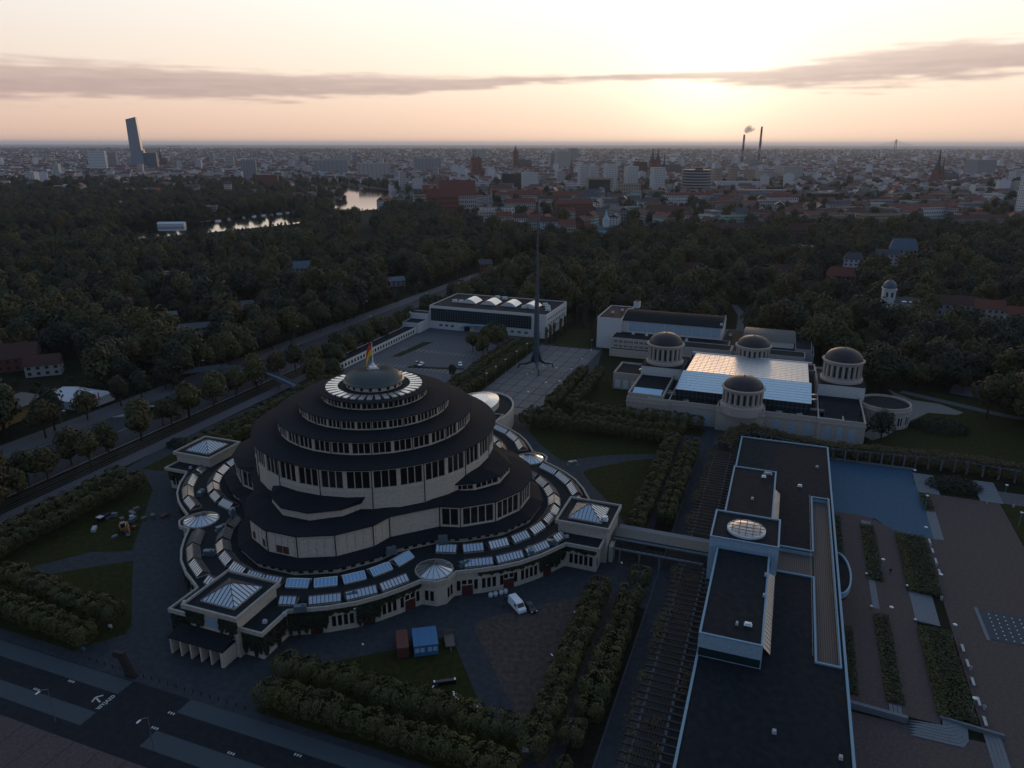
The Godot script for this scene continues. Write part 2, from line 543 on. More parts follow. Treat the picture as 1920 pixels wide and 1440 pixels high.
func leaf_quads(st: SurfaceTool, n: int, size: float, place: Callable, shade := 0.35) -> void:
	for i in n:
		var p: Array = place.call()
		var o: Vector3 = p[0]
		var nn: Vector3 = (p[1] + Vector3(rng.randf_range(-1, 1), rng.randf_range(-0.6, 1), rng.randf_range(-1, 1)) * 0.75).normalized()
		var x := nn.cross(Vector3(rng.randf_range(-1, 1), rng.randf_range(-1, 1), rng.randf_range(-1, 1))).normalized()
		var y := nn.cross(x)
		var s := size * rng.randf_range(0.6, 1.3)
		var k := 1.0 - rng.randf() * shade
		st.set_color(Color(k, k, k * rng.randf_range(0.85, 1.0)))
		var a := o + x * s * 0.5
		var b := o + y * s * 0.36
		var c := o - x * s * 0.5
		var d := o - y * s * 0.36 + nn * s * 0.12
		tri(st, a, b, c)
		tri(st, a, c, d)

func ivy_on(called: String, label: String, t: Transform3D, faces: Array, n: int, size := 0.55) -> void:
	# faces: [a, b, y0, y1] along which the ivy climbs, a and b (x, z)
	var st := ST()
	var total := 0.0
	for f in faces: total += (f[1] - f[0]).length() * (f[3] - f[2])
	for f in faces:
		var share := int(n * (f[1] - f[0]).length() * (f[3] - f[2]) / total)
		var d: Vector2 = (f[1] - f[0]).normalized()
		var nn := Vector3(-d.y, 0, d.x)
		leaf_quads(st, share, size, func():
			var x := rng.randf()
			var top := 0.75 + 0.25 * sin(x * 17.0) * sin(x * 7.3)
			var p: Vector2 = f[0].lerp(f[1], x)
			return [Vector3(p.x, lerpf(f[2], f[3], 1.0 - pow(rng.randf(), 0.8) * top), p.y) + nn * rng.randf_range(0.03, 0.4), nn], 0.5)
	var o := obj(called, st, M.leaf4, self)
	o.transform = t
	tag(o, label, "ivy", "", "stuff")

func window_rows(parent: Node3D, t: Transform3D, xs: Array, y: float, w: float, h: float, n: int, m: Material, called := "window", bar: Material = null) -> void:
	var pm := pane_mesh(w, h, m)
	var fm := frame_mesh(w, h, n, 0.14, bar if bar else M.concrete_trim)
	for x in xs:
		var q := t * Transform3D(Basis(), Vector3(x, y, 0.02))
		var o := inst(called, pm, parent, q)
		inst("frame", fm, o)

func roof_unit(h: Node3D, p: Vector3, sx: float, sy: float, sz: float, turn: float, m: Material) -> void:
	var st := ST()
	var t := Transform3D(Basis(Vector3.UP, turn), p)
	box(st, -sx / 2, sx / 2, 0, sy * 0.25, -sz / 2, sz / 2, t)
	box(st, -sx * 0.42, sx * 0.42, sy * 0.25, sy, -sz * 0.42, sz * 0.42, t)
	box(st, sx * 0.1, sx * 0.3, sy, sy * 1.2, -sz * 0.2, sz * 0.2, t)
	obj("roof_vent", st, m, h)

func hall() -> void:
	var h := site("domed_hall", "huge round concrete hall with stepped rings of windows under a low dome", "hall")
	var st: SurfaceTool
	# stepped drums: wall radius, roof rim, heights, sill and head of the windows, panes
	var tiers := [[14.25, 14.9, 35.0, 37.0, 35.25, 36.75, 2, 7.6, 37.7], [20.15, 20.8, 31.75, 34.45, 32.1, 34.1, 3, 14.25, 35.15], [25.95, 26.6, 27.5, 31.2, 27.95, 30.8, 3, 20.15, 31.95], [32.4, 33.1, 15.5, 26.7, 21.7, 26.2, 3, 25.95, 27.75]]
	for k in 4:
		var q: Array = tiers[k]
		var half := PI / 32
		var rw: float = q[0] * cos(half)
		var bw: float = 2 * q[0] * sin(half)
		st = ST()
		for i in 32:
			var t := Transform3D(Basis(Vector3.UP, TAU * i / 32), Vector3.ZERO) * Transform3D(Basis(), Vector3(0, 0, rw))
			pierced(st, bw, q[2], q[3], q[4], q[5], bw * 0.84, t)
			if k == 3: box(st, -bw / 2, bw / 2, 20.7, 21.1, 0, 0.12, t)   # a moulded band under the windows
		obj("drum_wall", st, M.concrete, h)
		st = ST()
		tube(st, Vector3(0, q[2], 0), Vector3(0, q[3], 0), 0.11, 0.11, 5, false)
		var pipe := fin(st, M.dark)
		for i in 16:
			var a := TAU * (i * 2 + 0.5) / 32
			inst("downpipe", pipe, h, Transform3D(Basis(), Vector3(sin(a) * (q[0] + 0.1), 0, cos(a) * (q[0] + 0.1))))
		var wm: float = bw * 0.84
		var wh: float = q[5] - q[4]
		var fm := frame_mesh(wm, wh, q[6], 0.2, M.concrete)
		var pm := pane_mesh(wm / q[6] - 0.12, wh, M.pane)
		var whole := pane_mesh(wm, wh, M.pane)
		for i in 32:
			var t := Transform3D(Basis(Vector3.UP, TAU * i / 32), Vector3.ZERO) * Transform3D(Basis(), Vector3(0, q[4], rw - 0.22))
			var w := inst("window", fm, h, t)
			if k >= 2:
				for j in int(q[6]):
					inst("pane", pm, w, Transform3D(Basis(), Vector3((j - (q[6] - 1) / 2.0) * wm / q[6], 0, -0.1)))
			else:
				inst("pane", whole, w, Transform3D(Basis(), Vector3(0, 0, -0.1)))
		st = ST()
		lathe(st, [Vector2(q[7] - 0.3, q[8]), Vector2(q[1], q[3] + 0.25), Vector2(q[1], q[3]), Vector2(q[0] - 0.4, q[3])], 64)
		obj("ring_roof", st, M.felt, h)
	# skylights lying on the top ring
	for i in 36:
		var a := TAU * (i + 0.5) / 36
		var t := Transform3D(Basis(Vector3.UP, a), Vector3.ZERO)
		st = ST()
		var y0 := 37.72
		box(st, -0.68, 0.68, y0 - 0.55, y0 - 0.05, 9.7, 13.0, t)
		var sk := obj("ring_skylight", st, M.concrete_trim, h)
		st = ST()
		quad(st, t * Vector3(-0.64, y0, 9.75), t * Vector3(0.64, y0, 9.75), t * Vector3(0.64, y0 - 0.04, 12.95), t * Vector3(-0.64, y0 - 0.04, 12.95))
		obj("glass_sheet", st, M.glazing_white, sk)
	# lantern
	st = ST()
	lathe(st, [Vector2(7.6, 37.2), Vector2(7.6, 38.9)], 48)
	obj("lantern_wall", st, M.concrete, h)
	var lw := pane_mesh(0.8, 0.85, M.pane)
	for i in 20:
		var a := TAU * (i + 0.3) / 20
		var o := inst("lantern_window", lw, h, Transform3D(Basis(Vector3.UP, a), Vector3(sin(a) * 7.62, 37.85, cos(a) * 7.62)))
		o.set_meta("label", "small square lantern window")
	st = ST()
	var prof := [Vector2(7.4, 38.8), Vector2(8.2, 38.85), Vector2(8.2, 39.05), Vector2(7.75, 39.25)]
	for i in range(1, 9): prof.append(Vector2(7.75 * cos(i / 8.0 * 1.35) + 0.0, 39.25 + 2.75 * sin(i / 8.0 * PI / 2)))
	prof.append(Vector2(0.9, 42.0))
	lathe(st, prof, 64, true)
	obj("lantern_dome", st, M.copper, h)
	st = ST()
	for i in 48:
		var a := TAU * i / 48
		for j in range(3, prof.size() - 2):
			beam(st, Vector3(sin(a) * prof[j].x, prof[j].y + 0.03, cos(a) * prof[j].x), Vector3(sin(a) * prof[j + 1].x, prof[j + 1].y + 0.03, cos(a) * prof[j + 1].x), 0.07, 0.08)
	obj("dome_seams", st, M.glazing_bar, h)
	st = ST()
	lathe(st, [Vector2(1.0, 41.9), Vector2(1.0, 42.5), Vector2(0.5, 42.6), Vector2(0.35, 43.2), Vector2(0.0, 43.2)], 12)
	tube(st, Vector3(0, 43, 0), Vector3(0, 49.3, 0), 0.13, 0.07, 6)
	for i in 4: tube(st, Vector3(sin(PI / 2 * i) * 1.6, 42.0, cos(PI / 2 * i) * 1.6), Vector3(0, 43.9, 0), 0.05, 0.05, 4)
	obj("flagpole", st, M.white_paint, h)
	# apse roofs and walls
	var roof_o := apse_ring([[44.5, 4.3], [40.7, 12.3], [33.6, 18.3], [28.5, 19.7]])
	var wall_o := apse_ring([[43.9, 4.1], [40.2, 11.9], [33.2, 17.7], [28.1, 19.1]])
	st = ST()
	var inner := []
	for p in roof_o: inner.append((p as Vector2).normalized() * 32.3)
	loft(st, lift(roof_o, 15.25), lift(inner, 16.4))
	loft(st, lift(roof_o, 14.95), lift(roof_o, 15.25))
	loft(st, lift(wall_o, 14.9), lift(roof_o, 14.95))
	obj("apse_roof", st, M.felt, h)
	var wall := ST()
	st = ST()
	tube(st, Vector3(0, 9.2, 0), Vector3(0, 14.9, 0), 0.12, 0.12, 5, false)
	var apipe := fin(st, M.dark)
	for i in wall_o.size():
		var a: Vector2 = wall_o[i]
		var b: Vector2 = wall_o[(i + 1) % wall_o.size()]
		var apse := i / 8
		var side := i % 8
		var t := on_edge(a, b)
		var w := a.distance_to(b)
		inst("downpipe", apipe, h, Transform3D(Basis(), t * Vector3(w / 2, 0, 0.12)))
		if side == 7 or apse == 0:
			box(wall, -w / 2, w / 2, 8.8, 14.9, -0.35, 0, t)
			if apse == 0 and side != 7:   # blind panels with sunk outlines and dark red louvres
				var nn := 4 if w > 7.5 else 2
				for j in nn:
					var x := (j - (nn - 1) / 2.0) * (w - 1.2) / nn
					var pw := (w - 1.2) / nn * 0.82
					var ps := ST()
					box(ps, x - pw / 2, x + pw / 2, 9.7, 14.1, 0.0, 0.10, t)
					obj("blind_panel", ps, M.concrete, h)
		else:
			var nn := 4 if w > 7.5 else 2
			var ww := w - 1.3
			pierced(wall, w, 8.8, 14.9, 9.7, 14.3, ww, t)
			var o := inst("apse_window", frame_mesh(ww, 4.6, nn, 0.24, M.concrete), h, t * Transform3D(Basis(), Vector3(0, 9.7, -0.2)))
			var pm := pane_mesh(ww / nn - 0.14, 4.6, M.pane)
			for j in nn: inst("pane", pm, o, Transform3D(Basis(), Vector3((j - (nn - 1) / 2.0) * ww / nn, 0, -0.1)))
	obj("apse_wall", wall, M.concrete, h)
	for r in [[0.9, 1.6, 12.2], [-0.9, 1.6, 12.2]]:   # dark red louvres on the nearest face
		st = ST()
		box(st, r[0] - 0.75, r[0] + 0.75, 9.75, 11.6, 43.9, 44.06)
		obj("louvre", st, M.red_paint, h)
	for r in [[1, 0.22], [1, 0.80], [0, 0.5], [0, 0.7]]:
		var a: Vector2 = wall_o[1 + r[0]]
		var b: Vector2 = wall_o[2 + r[0]]
		var t := on_edge(a, b)
		var x: float = (r[1] - 0.5) * a.distance_to(b)
		st = ST()
		box(st, x - 0.7, x + 0.7, 10.0, 11.8, 0.0, 0.16, t)
		obj("louvre", st, M.red_paint, h)
	# crescents above the apses
	for k in 4:
		var t := Transform3D(Basis(Vector3.UP, PI / 2 * k), Vector3.ZERO)
		var o2 := [Vector2(-13.4, 28.6), Vector2(-10.2, 34.3), Vector2(-3.8, 38.6), Vector2(3.8, 38.6), Vector2(10.2, 34.3), Vector2(13.4, 28.6)]
		var i2 := []
		for p in o2: i2.append((p as Vector2).normalized() * 32.3)
		st = ST()
		var A := lift(o2, 18.2)
		var B := lift(i2, 19.6)
		var D := lift(o2, 17.9)
		for q in [A, B, D]:
			for i in q.size(): q[i] = t * q[i]
		loft(st, A, B, false)
		loft(st, D, A, false)
		obj("crescent_roof", st, M.felt, h)
		var cw := ST()
		for i in 5:
			var a: Vector2 = o2[i] * 0.985
			var b: Vector2 = o2[i + 1] * 0.985
			var e := t * on_edge(a, b)
			var w := a.distance_to(b)
			var one := ST()
			if k == 0:
				box(cw, -w / 2, w / 2, 15.3, 18.0, -0.3, 0, e)
				for j in 4:
					one = ST()
					box(one, (j - 1.5) * w / 4.6 - w / 11.5, (j - 1.5) * w / 4.6 + w / 11.5, 16.2, 17.6, 0, 0.09, e)
					obj("blind_panel", one, M.concrete, h)
			else:
				pierced(cw, w, 15.3, 18.0, 16.3, 17.6, w - 0.9, e)
				var o := inst("window", frame_mesh(w - 0.9, 1.3, 4, 0.2, M.concrete), h, e * Transform3D(Basis(), Vector3(0, 16.3, -0.2)))
				inst("pane", pane_mesh(w - 0.9, 1.3, M.pane), o, Transform3D(Basis(), Vector3(0, 0, -0.1)))
		obj("crescent_wall", cw, M.concrete, h)
	# lean-to round the apses
	var lean_o := apse_ring([[47.3, 5.1], [43.0, 13.8], [35.3, 20.2], [30.2, 22.4]])
	var lean_w := apse_ring([[46.7, 4.9], [42.5, 13.4], [34.9, 19.7], [29.7, 21.9]])
	st = ST()
	loft(st, lift(lean_o, 8.1), lift(wall_o, 9.3))
	loft(st, lift(lean_o, 7.85), lift(lean_o, 8.1))
	loft(st, lift(lean_w, 7.8), lift(lean_o, 7.85))
	obj("lean_to_roof", st, M.felt, h)
	st = ST()
	loft(st, lift(lean_w, 6.3), lift(lean_w, 7.85))
	obj("lean_to_wall", st, M.concrete, h)
	var lp := pane_mesh(1.1, 0.5, M.pane)
	for i in lean_w.size():
		var a: Vector2 = lean_w[i]
		var b: Vector2 = lean_w[(i + 1) % lean_w.size()]
		var t := on_edge(a, b, 6.95)
		var nn := int(a.distance_to(b) / 2.3)
		for j in nn: inst("lean_to_window", lp, h, t * Transform3D(Basis(), Vector3((j - (nn - 1) / 2.0) * 2.2, 0, 0.03)))
	# low ring building: flat roof with a parapet
	var Q := [[67.2, 12.0], [58.8, 12.0], [57.4, 14.5], [54.9, 19.0], [51.2, 23.9], [47.4, 27.4], [43.5, 30.2], [38.9, 33.0], [38.5, 36.4], [36.4, 38.5], [33.0, 38.9], [30.2, 43.5], [27.4, 47.4], [23.9, 51.2], [19.0, 54.9], [14.5, 57.4], [12.0, 58.8]]
	var out := []
	for k in 4:
		out.append(Vector2(-12.0, 67.2).rotated(-PI / 2 * k))
		for q in Q: out.append(Vector2(q[1], q[0]).rotated(-PI / 2 * k))
	var wallp := Geometry2D.offset_polygon(pack(out), -0.9)[0]
	var inn := Geometry2D.offset_polygon(pack(out), -0.45)[0]
	st = ST()
	prism(st, inn, 6.5, 6.55, true, false)
	obj("ring_roof", st, M.felt_flat, h)
	st = ST()
	var ring_o := out
	if Geometry2D.is_polygon_clockwise(pack(out)) != Geometry2D.is_polygon_clockwise(inn): ring_o.reverse()
	loft(st, lift(out, 6.1), lift(out, 7.0))
	prism(st, inn, 6.5, 7.0, false)
	# the parapet's top, edge by edge
	for i in out.size():
		var a: Vector2 = out[i]
		var b: Vector2 = out[(i + 1) % out.size()]
		var a2 := Geometry2D.get_closest_point_to_segment(a, a, b)
		var best_a := inn[0]
		var best_b := inn[0]
		for p in inn:
			if p.distance_to(a2) < best_a.distance_to(a2): best_a = p
			if p.distance_to(b) < best_b.distance_to(b): best_b = p
		quad(st, Vector3(a.x, 7.0, a.y), Vector3(b.x, 7.0, b.y), Vector3(best_b.x, 7.0, best_b.y), Vector3(best_a.x, 7.0, best_a.y))
	prism(st, pack(out), 6.1, 6.1, true, false)
	obj("parapet", st, M.concrete_trim, h)
	st = ST()
	prism(st, wallp, -0.2, 6.15, false)
	obj("facade_wall", st, M.concrete, h)
	# tall windows, doors and pipes on the facade
	var tall := pane_mesh(0.85, 2.6, M.pane)
	var tallf := frame_mesh(0.95, 2.7, 1, 0.1, M.concrete_trim)
	var doorm := ST()
	box(doorm, -1.3, 1.3, 0, 2.5, -0.05, 0.06)
	box(doorm, -0.03, 0.03, 0, 2.5, 0.06, 0.1)
	var door := fin(doorm, M.red_paint)
	var cw := Geometry2D.is_polygon_clockwise(wallp)
	for i in wallp.size():
		var a := wallp[i]
		var b := wallp[(i + 1) % wallp.size()]
		var w := a.distance_to(b)
		if w < 3.0: continue
		var t := on_edge(a, b)
		var mid := (a + b) / 2
		if t.basis.z.dot(Vector3(mid.x, 0, mid.y)) < 0: t = on_edge(b, a)
		var has_door := w > 4.5 and i % 2 == 0
		var xs := []
		if has_door:
			inst("door", door, h, t * Transform3D(Basis(), Vector3(0, 0, 0.04)))
			for x in [-w / 2 + 0.75, w / 2 - 0.75]: xs.append(x)
			for x in [-0.7, 0.7]:
				inst("fanlight", pane_mesh(1.0, 1.1, M.pane), h, t * Transform3D(Basis(), Vector3(x, 2.8, 0.03)))
		else:
			var nn := int((w - 0.8) / 1.25)
			for j in nn: xs.append((j - (nn - 1) / 2.0) * 1.25)
		for x in xs:
			var o := inst("facade_window", tall, h, t * Transform3D(Basis(), Vector3(x, 1.3, 0.03)))
			inst("frame", tallf, o, Transform3D(Basis(), Vector3(0, -0.05, -0.02)))
	# skylights on the low roof, round each apse
	for k in 4:
		var turn := PI / 2 * k
		for a in [4.7, 18.0, 31.4, 45.0, 58.9, 73.0]:
			for s in [-1.0, 1.0]:
				var ang := deg_to_rad(a * s)
				var p := Vector2(sin(ang) * 25.7, 25.0 + cos(ang) * 25.7).rotated(-turn)
				var blue: bool = k == 0 and s > 0 and a > 10
				var g: Material = M.glazing_blue if blue else (M.glazing_white if int(a) % 3 == 0 else M.glazing)
				skylight(h, p, turn + ang, 4.9, 3.4, 1.0 if blue else 1.25, g, M.white_bar if blue else M.glazing_bar, 6)
		for a in [17.2, 31.6, 45.0, 58.3]:
			for s in [-1.0, 1.0]:
				var ang := deg_to_rad(a * s)
				if a == 17.2: ang = deg_to_rad(18.0 * s)
				var p := Vector2(sin(ang) * 32.4, 25.0 + cos(ang) * 32.4).rotated(-turn)
				skylight(h, p, turn + ang, 3.6 if a == 17.2 else 6.7, 3.0, 1.15, M.glazing, M.glazing_bar, 4 if a == 17.2 else 8)
		var c := Vector2(33.6, 33.6).rotated(-turn)
		cone_light(h, Vector3(c.x, 6.5, c.y), 4.2, 1.5)
		# corner pavilion with its glass pyramid
		var t := Transform3D(Basis(Vector3.UP, turn), Vector3.ZERO)
		if k != 2:
			st = ST()
			box(st, -6.3, 6.3, -0.2, 9.0, 61.3 - 6.3, 61.3 + 6.3, t)
			obj("pavilion_wall", st, M.concrete, h)
			st = ST()
			box(st, -7, 7, 9.0, 9.45, 54.3, 68.3, t)
			for e in [[-7.0, 7.0, 54.3, 54.75], [-7.0, 7.0, 67.85, 68.3], [-7.0, -6.55, 54.75, 67.85], [6.55, 7.0, 54.75, 67.85]]:
				box(st, e[0], e[1], 9.45, 10.0, e[2], e[3], t)
			obj("pavilion_cornice", st, M.concrete_trim, h)
			st = ST()
			box(st, -6.54, 6.54, 9.4, 9.52, 54.76, 67.84, t)
			obj("pavilion_roof", st, M.felt_flat, h)
			pyramid_light(h, t * Vector3(0, 9.5, 61.3), 4.35, 2.5, turn)
	# the oval entrance building towards the spire
	st = ST()
	var oval := PackedVector2Array()
	var oval_in := PackedVector2Array()
	for i in 28:
		var a := TAU * i / 28
		oval.append(Vector2(cos(a) * 13.5, -68.0 + sin(a) * 21.0))
		oval_in.append(Vector2(cos(a) * 12.9, -68.0 + sin(a) * 20.4))
	prism(st, oval, -0.2, 7.2, false)
	prism(st, oval_in, 6.4, 7.2, false)
	for i in 28: quad(st, Vector3(oval[i].x, 7.2, oval[i].y), Vector3(oval[(i + 1) % 28].x, 7.2, oval[(i + 1) % 28].y), Vector3(oval_in[(i + 1) % 28].x, 7.2, oval_in[(i + 1) % 28].y), Vector3(oval_in[i].x, 7.2, oval_in[i].y))
	obj("entrance_wall", st, M.concrete, h)
	st = ST()
	prism(st, oval_in, 6.58, 6.6, true, false)
	obj("entrance_roof", st, M.felt_flat, h)
	st = ST()
	var e_lo := []
	var e_hi := []
	for i in 28:
		var a := TAU * i / 28
		e_lo.append(Vector3(cos(a) * 7.5, 6.6, -70.0 + sin(a) * 13.0))
		e_hi.append(Vector3(cos(a) * 7.5, 9.0, -70.0 + sin(a) * 13.0))
	loft(st, e_lo, e_hi)
	obj("entrance_drum", st, M.concrete, h)
	st = ST()
	for i in 28: e_lo[i] = Vector3(e_hi[i].x * 0.55, 10.2, (e_hi[i].z + 70.0) * 0.55 - 70.0)
	loft(st, e_hi, e_lo)
	for i in range(1, 27): tri(st, e_lo[0], e_lo[i], e_lo[i + 1])
	obj("entrance_dome", st, M.glazing_white, h)
	# portico in front of the nearest pavilion
	st = ST()
	quad(st, Vector3(-8.3, 4.9, 67.7), Vector3(5.6, 4.9, 67.7), Vector3(5.6, 4.0, 71.6), Vector3(-8.3, 4.0, 71.6))
	box(st, -8.3, 5.6, 3.75, 4.0, 67.7, 71.6)
	obj("portico_roof", st, M.felt, h)
	for i in 6:
		st = ST()
		var x := -7.9 + i * 2.55
		box(st, x - 0.18, x + 0.18, -0.1, 3.75, 69.3, 71.4)
		obj("portico_fin", st, M.concrete, h)
	st = ST()
	box(st, -8.1, 5.3, -0.1, 3.75, 68.4, 68.8)
	obj("portico_back", st, M.concrete, h)
	st = ST()
	box(st, 5.0, 5.35, -0.1, 3.75, 67.7, 71.4)
	obj("portico_side", st, M.concrete, h)
	for i in 5:
		inst("door", door, h, Transform3D(Basis().scaled(Vector3(0.7, 1.1, 1)), Vector3(-6.6 + i * 2.55, 0, 68.86)))
	st = ST()
	box(st, -1.6, 1.6, 5.6, 8.0, 67.6, 67.75)
	obj("wall_panel", st, M.concrete_trim, h)
	inst("poster_window", pane_mesh(2.6, 1.7, M.blue_trim), h, Transform3D(Basis(), Vector3(0, 5.9, 67.82)))
	# vents and pipes on the roofs
	for q in [[14.2, 57.5, 0.5], [21.5, 49.5, 0.7], [-19.5, 46.5, 0.3], [-44.2, 22.0, 1.9], [52.0, 18.8, 2.2], [47.2, -34.0, 0.6], [-52.5, -16.0, 0.4], [-25.0, 36.0, 1.1], [55.5, 13.2, 0.2], [39.5, 29.5, 0.9]]:
		roof_unit(h, Vector3(q[0], 6.55, q[1]), 3.0, 1.3, 1.4, q[2], M.steel)
	for q in [[22.5, 33.5, 0.7], [31.5, 24.5, 0.4], [-25.5, 31.0, -0.6]]:
		roof_unit(h, Vector3(q[0], 8.5, q[1]), 2.6, 1.6, 1.5, q[2], M.steel)
	roof_unit(h, Vector3(66.0, 9.5, 2.0), 1.4, 1.1, 1.4, 0, M.lamp_white)
	for q in [[58.0, 8.5], [63.5, -9.8], [-60.0, 9.0], [12.0, 60.0], [-10.5, 64.0], [9.8, 63.5]]:
		roof_unit(h, Vector3(q[0], 6.55, q[1]), 0.9, 0.6, 0.9, 0.3, M.grey_paint)
	# flag
	st = ST()
	var st2 := ST()
	for i in 8:
		for j in 6:
			var p := func(a: int, b: int) -> Vector3:
				var x := a / 8.0
				return Vector3(0.12 + x * 2.0 - 0.35 * x * x, -3.2 * b / 6.0 - 2.6 * x * x - 0.7 * x, 0.28 * sin(x * 7.0 + b * 0.7) * x)
			quad(st if j < 3 else st2, p.call(i, j), p.call(i + 1, j), p.call(i + 1, j + 1), p.call(i, j + 1))
	var fl := thing("flag", "red and yellow city flag hanging from the mast on the dome", "flag", sp(0, 0, 49.0), PI)
	obj("red_half", st, M.flag_red, fl)
	obj("yellow_half", st2, M.flag_yellow, fl)
	# ivy on the facade
	var ht := Transform3D(Basis(Vector3.UP, TURN), HALL)
	ivy_on("ivy", "dark ivy covering the pavilion above the low portico with fins", ht, [[Vector2(-12.0, 66.3), Vector2(-6.4, 66.3), 0.0, 6.6], [Vector2(-6.4, 67.6), Vector2(-2.0, 67.6), 4.5, 9.2], [Vector2(2.0, 67.6), Vector2(6.4, 67.6), 4.6, 9.2], [Vector2(6.4, 66.3), Vector2(11.1, 66.3), 0.0, 6.4], [Vector2(11.1, 66.3), Vector2(11.1, 59.0), 0.0, 6.3]], 9000)
	ivy_on("ivy", "dark ivy hanging down the curved facade between red doors and narrow windows", ht, [[Vector2(11.5, 58.4), Vector2(14.0, 56.7), 0.0, 6.2], [Vector2(14.0, 56.8), Vector2(18.5, 54.2), 0.0, 6.2], [Vector2(18.5, 54.3), Vector2(23.4, 50.7), 4.2, 6.2], [Vector2(23.4, 50.8), Vector2(27.0, 46.8), 0.0, 6.2], [Vector2(27.0, 46.9), Vector2(29.7, 43.0), 3.6, 6.2], [Vector2(29.7, 43.0), Vector2(32.4, 38.4), 4.2, 6.2]], 6500)
	ivy_on("ivy", "dark ivy on the facade beside the pavilion with the white roof globe", ht, [[Vector2(43.0, 29.7), Vector2(46.9, 27.0), 4.8, 6.2], [Vector2(46.9, 27.0), Vector2(50.8, 23.4), 4.6, 6.2], [Vector2(50.8, 23.4), Vector2(54.2, 18.5), 4.4, 6.2], [Vector2(54.2, 18.6), Vector2(58.3, 11.3), 1.2, 6.2], [Vector2(58.3, 11.4), Vector2(66.3, 11.4), 4.4, 6.2]], 3500)
	ivy_on("ivy", "dark ivy along the curved facade beside the path with no cars", ht, [[Vector2(-33, 38.4), Vector2(-29.7, 43), 2.0, 6.2], [Vector2(-47, 27), Vector2(-43, 29.7), 2, 6.2], [Vector2(-23.4, 50.8), Vector2(-18.5, 54.3), 0.5, 6.2], [Vector2(-66.3, 11.3), Vector2(-58.3, 11.3), 2.5, 6.2]], 2500)

# ---------------------------------------------------------------- trees
var crowns := []
var clipped := []
var trunks := []
var poplar: ArrayMesh
var conifer: ArrayMesh

func crown_mesh(seed_: int, n: int, leaf: float, lobes: int, rx: float, ry: float, y0: float) -> ArrayMesh:
	rng.seed = seed_
	var balls := []
	for i in lobes:
		var a := TAU * i / lobes + rng.randf_range(-0.5, 0.5)
		var lift_ := rng.randf_range(0.0, 1.0)
		var rr := rx * rng.randf_range(0.35, 0.62) * (1.0 - 0.45 * lift_)
		balls.append([Vector3(cos(a) * rr, y0 + ry * (0.45 + lift_ * 0.95), sin(a) * rr), rx * rng.randf_range(0.38, 0.6)])
	balls.append([Vector3(rng.randf_range(-0.1, 0.1) * rx, y0 + ry * 1.35, 0), rx * 0.55])
	balls.append([Vector3(0, y0 + ry * 0.85, 0), rx * 0.7])
	var st := ST()
	leaf_quads(st, n, leaf, func():
		var b: Array = balls[rng.randi() % balls.size()]
		var d := Vector3(rng.randfn(), rng.randfn() * 0.9 + 0.15, rng.randfn()).normalized()
		var bump := 1.0 + 0.13 * sin(d.x * 9.0 + b[0].z) * sin(d.y * 8.0 + b[0].x)
		return [b[0] + d * b[1] * bump * rng.randf_range(0.82, 1.05), d * 1.9], 0.3)
	return fin(st, M.leaf0)

func clipped_mesh(seed_: int) -> ArrayMesh:
	rng.seed = seed_
	var st := ST()
	var ph := rng.randf() * 6.0
	leaf_quads(st, 1700, 0.44, func():
		var d := Vector3(rng.randfn(), rng.randfn() + 0.25, rng.randfn()).normalized()
		var p := Vector3(signf(d.x) * pow(absf(d.x), 0.55), signf(d.y) * pow(absf(d.y), 0.62), signf(d.z) * pow(absf(d.z), 0.55))
		var bump := 1.0 + 0.10 * sin(p.x * 4.0 + ph) * sin(p.z * 3.4 + ph * 2.0) + 0.06 * sin(p.y * 8.0 + p.x * 5.0 + ph)
		return [Vector3(p.x * 2.7, 3.8 + p.y * 2.0, p.z * 2.7) * Vector3(bump, 1.0 + (bump - 1.0) * 0.6, bump) * rng.randf_range(0.95, 1.02), d * 1.6], 0.35)
	return fin(st, M.hedge_leaf)

func trunk_mesh(seed_: int, hgt: float, r: float) -> ArrayMesh:
	rng.seed = seed_
	var st := ST()
	tube(st, Vector3(0, -0.3, 0), Vector3(0.1, hgt * 0.55, 0), r, r * 0.75, 7, false)
	tube(st, Vector3(0.1, hgt * 0.55, 0), Vector3(-0.2, hgt * 1.2, 0.1), r * 0.75, r * 0.3, 6)
	for i in 5:
		var a := TAU * i / 5 + rng.randf()
		tube(st, Vector3(0.05, hgt * (0.5 + 0.08 * i), 0), Vector3(cos(a) * hgt * 0.5, hgt * (1.0 + 0.06 * i), sin(a) * hgt * 0.5), r * 0.4, r * 0.12, 5)
	return fin(st, M.bark)

func make_tree_meshes() -> void:
	for i in 6:
		crowns.append(crown_mesh(100 + i, 1500, 1.05, 6 + i % 4, 5.0 + 0.5 * (i % 3), 5.2 + 0.6 * (i % 2), 3.2))
		trunks.append(trunk_mesh(200 + i, 6.0, 0.34))
	for i in 7: clipped.append(clipped_mesh(300 + i))
	rng.seed = 77
	var st := ST()
	leaf_quads(st, 1100, 0.8, func():
		var y := rng.randf()
		var a := rng.randf() * TAU
		var r := 2.1 * sin(PI * pow(y, 0.75) * 0.96 + 0.1) * rng.randf_range(0.8, 1.05)
		return [Vector3(cos(a) * r, 1.5 + y * 20.0, sin(a) * r), Vector3(cos(a), 0.3, sin(a))])
	poplar = fin(st, M.leaf1)
	st = ST()
	leaf_quads(st, 1200, 0.8, func():
		var y := rng.randf()
		var a := rng.randf() * TAU
		var r := 3.4 * (1.0 - y) * (0.75 + 0.25 * sin(y * 40.0)) * rng.randf_range(0.6, 1.0) + 0.1
		return [Vector3(cos(a) * r, 2.0 + y * 15.0, sin(a) * r), Vector3(cos(a), -0.2, sin(a))])
	conifer = fin(st, M.leaf4)

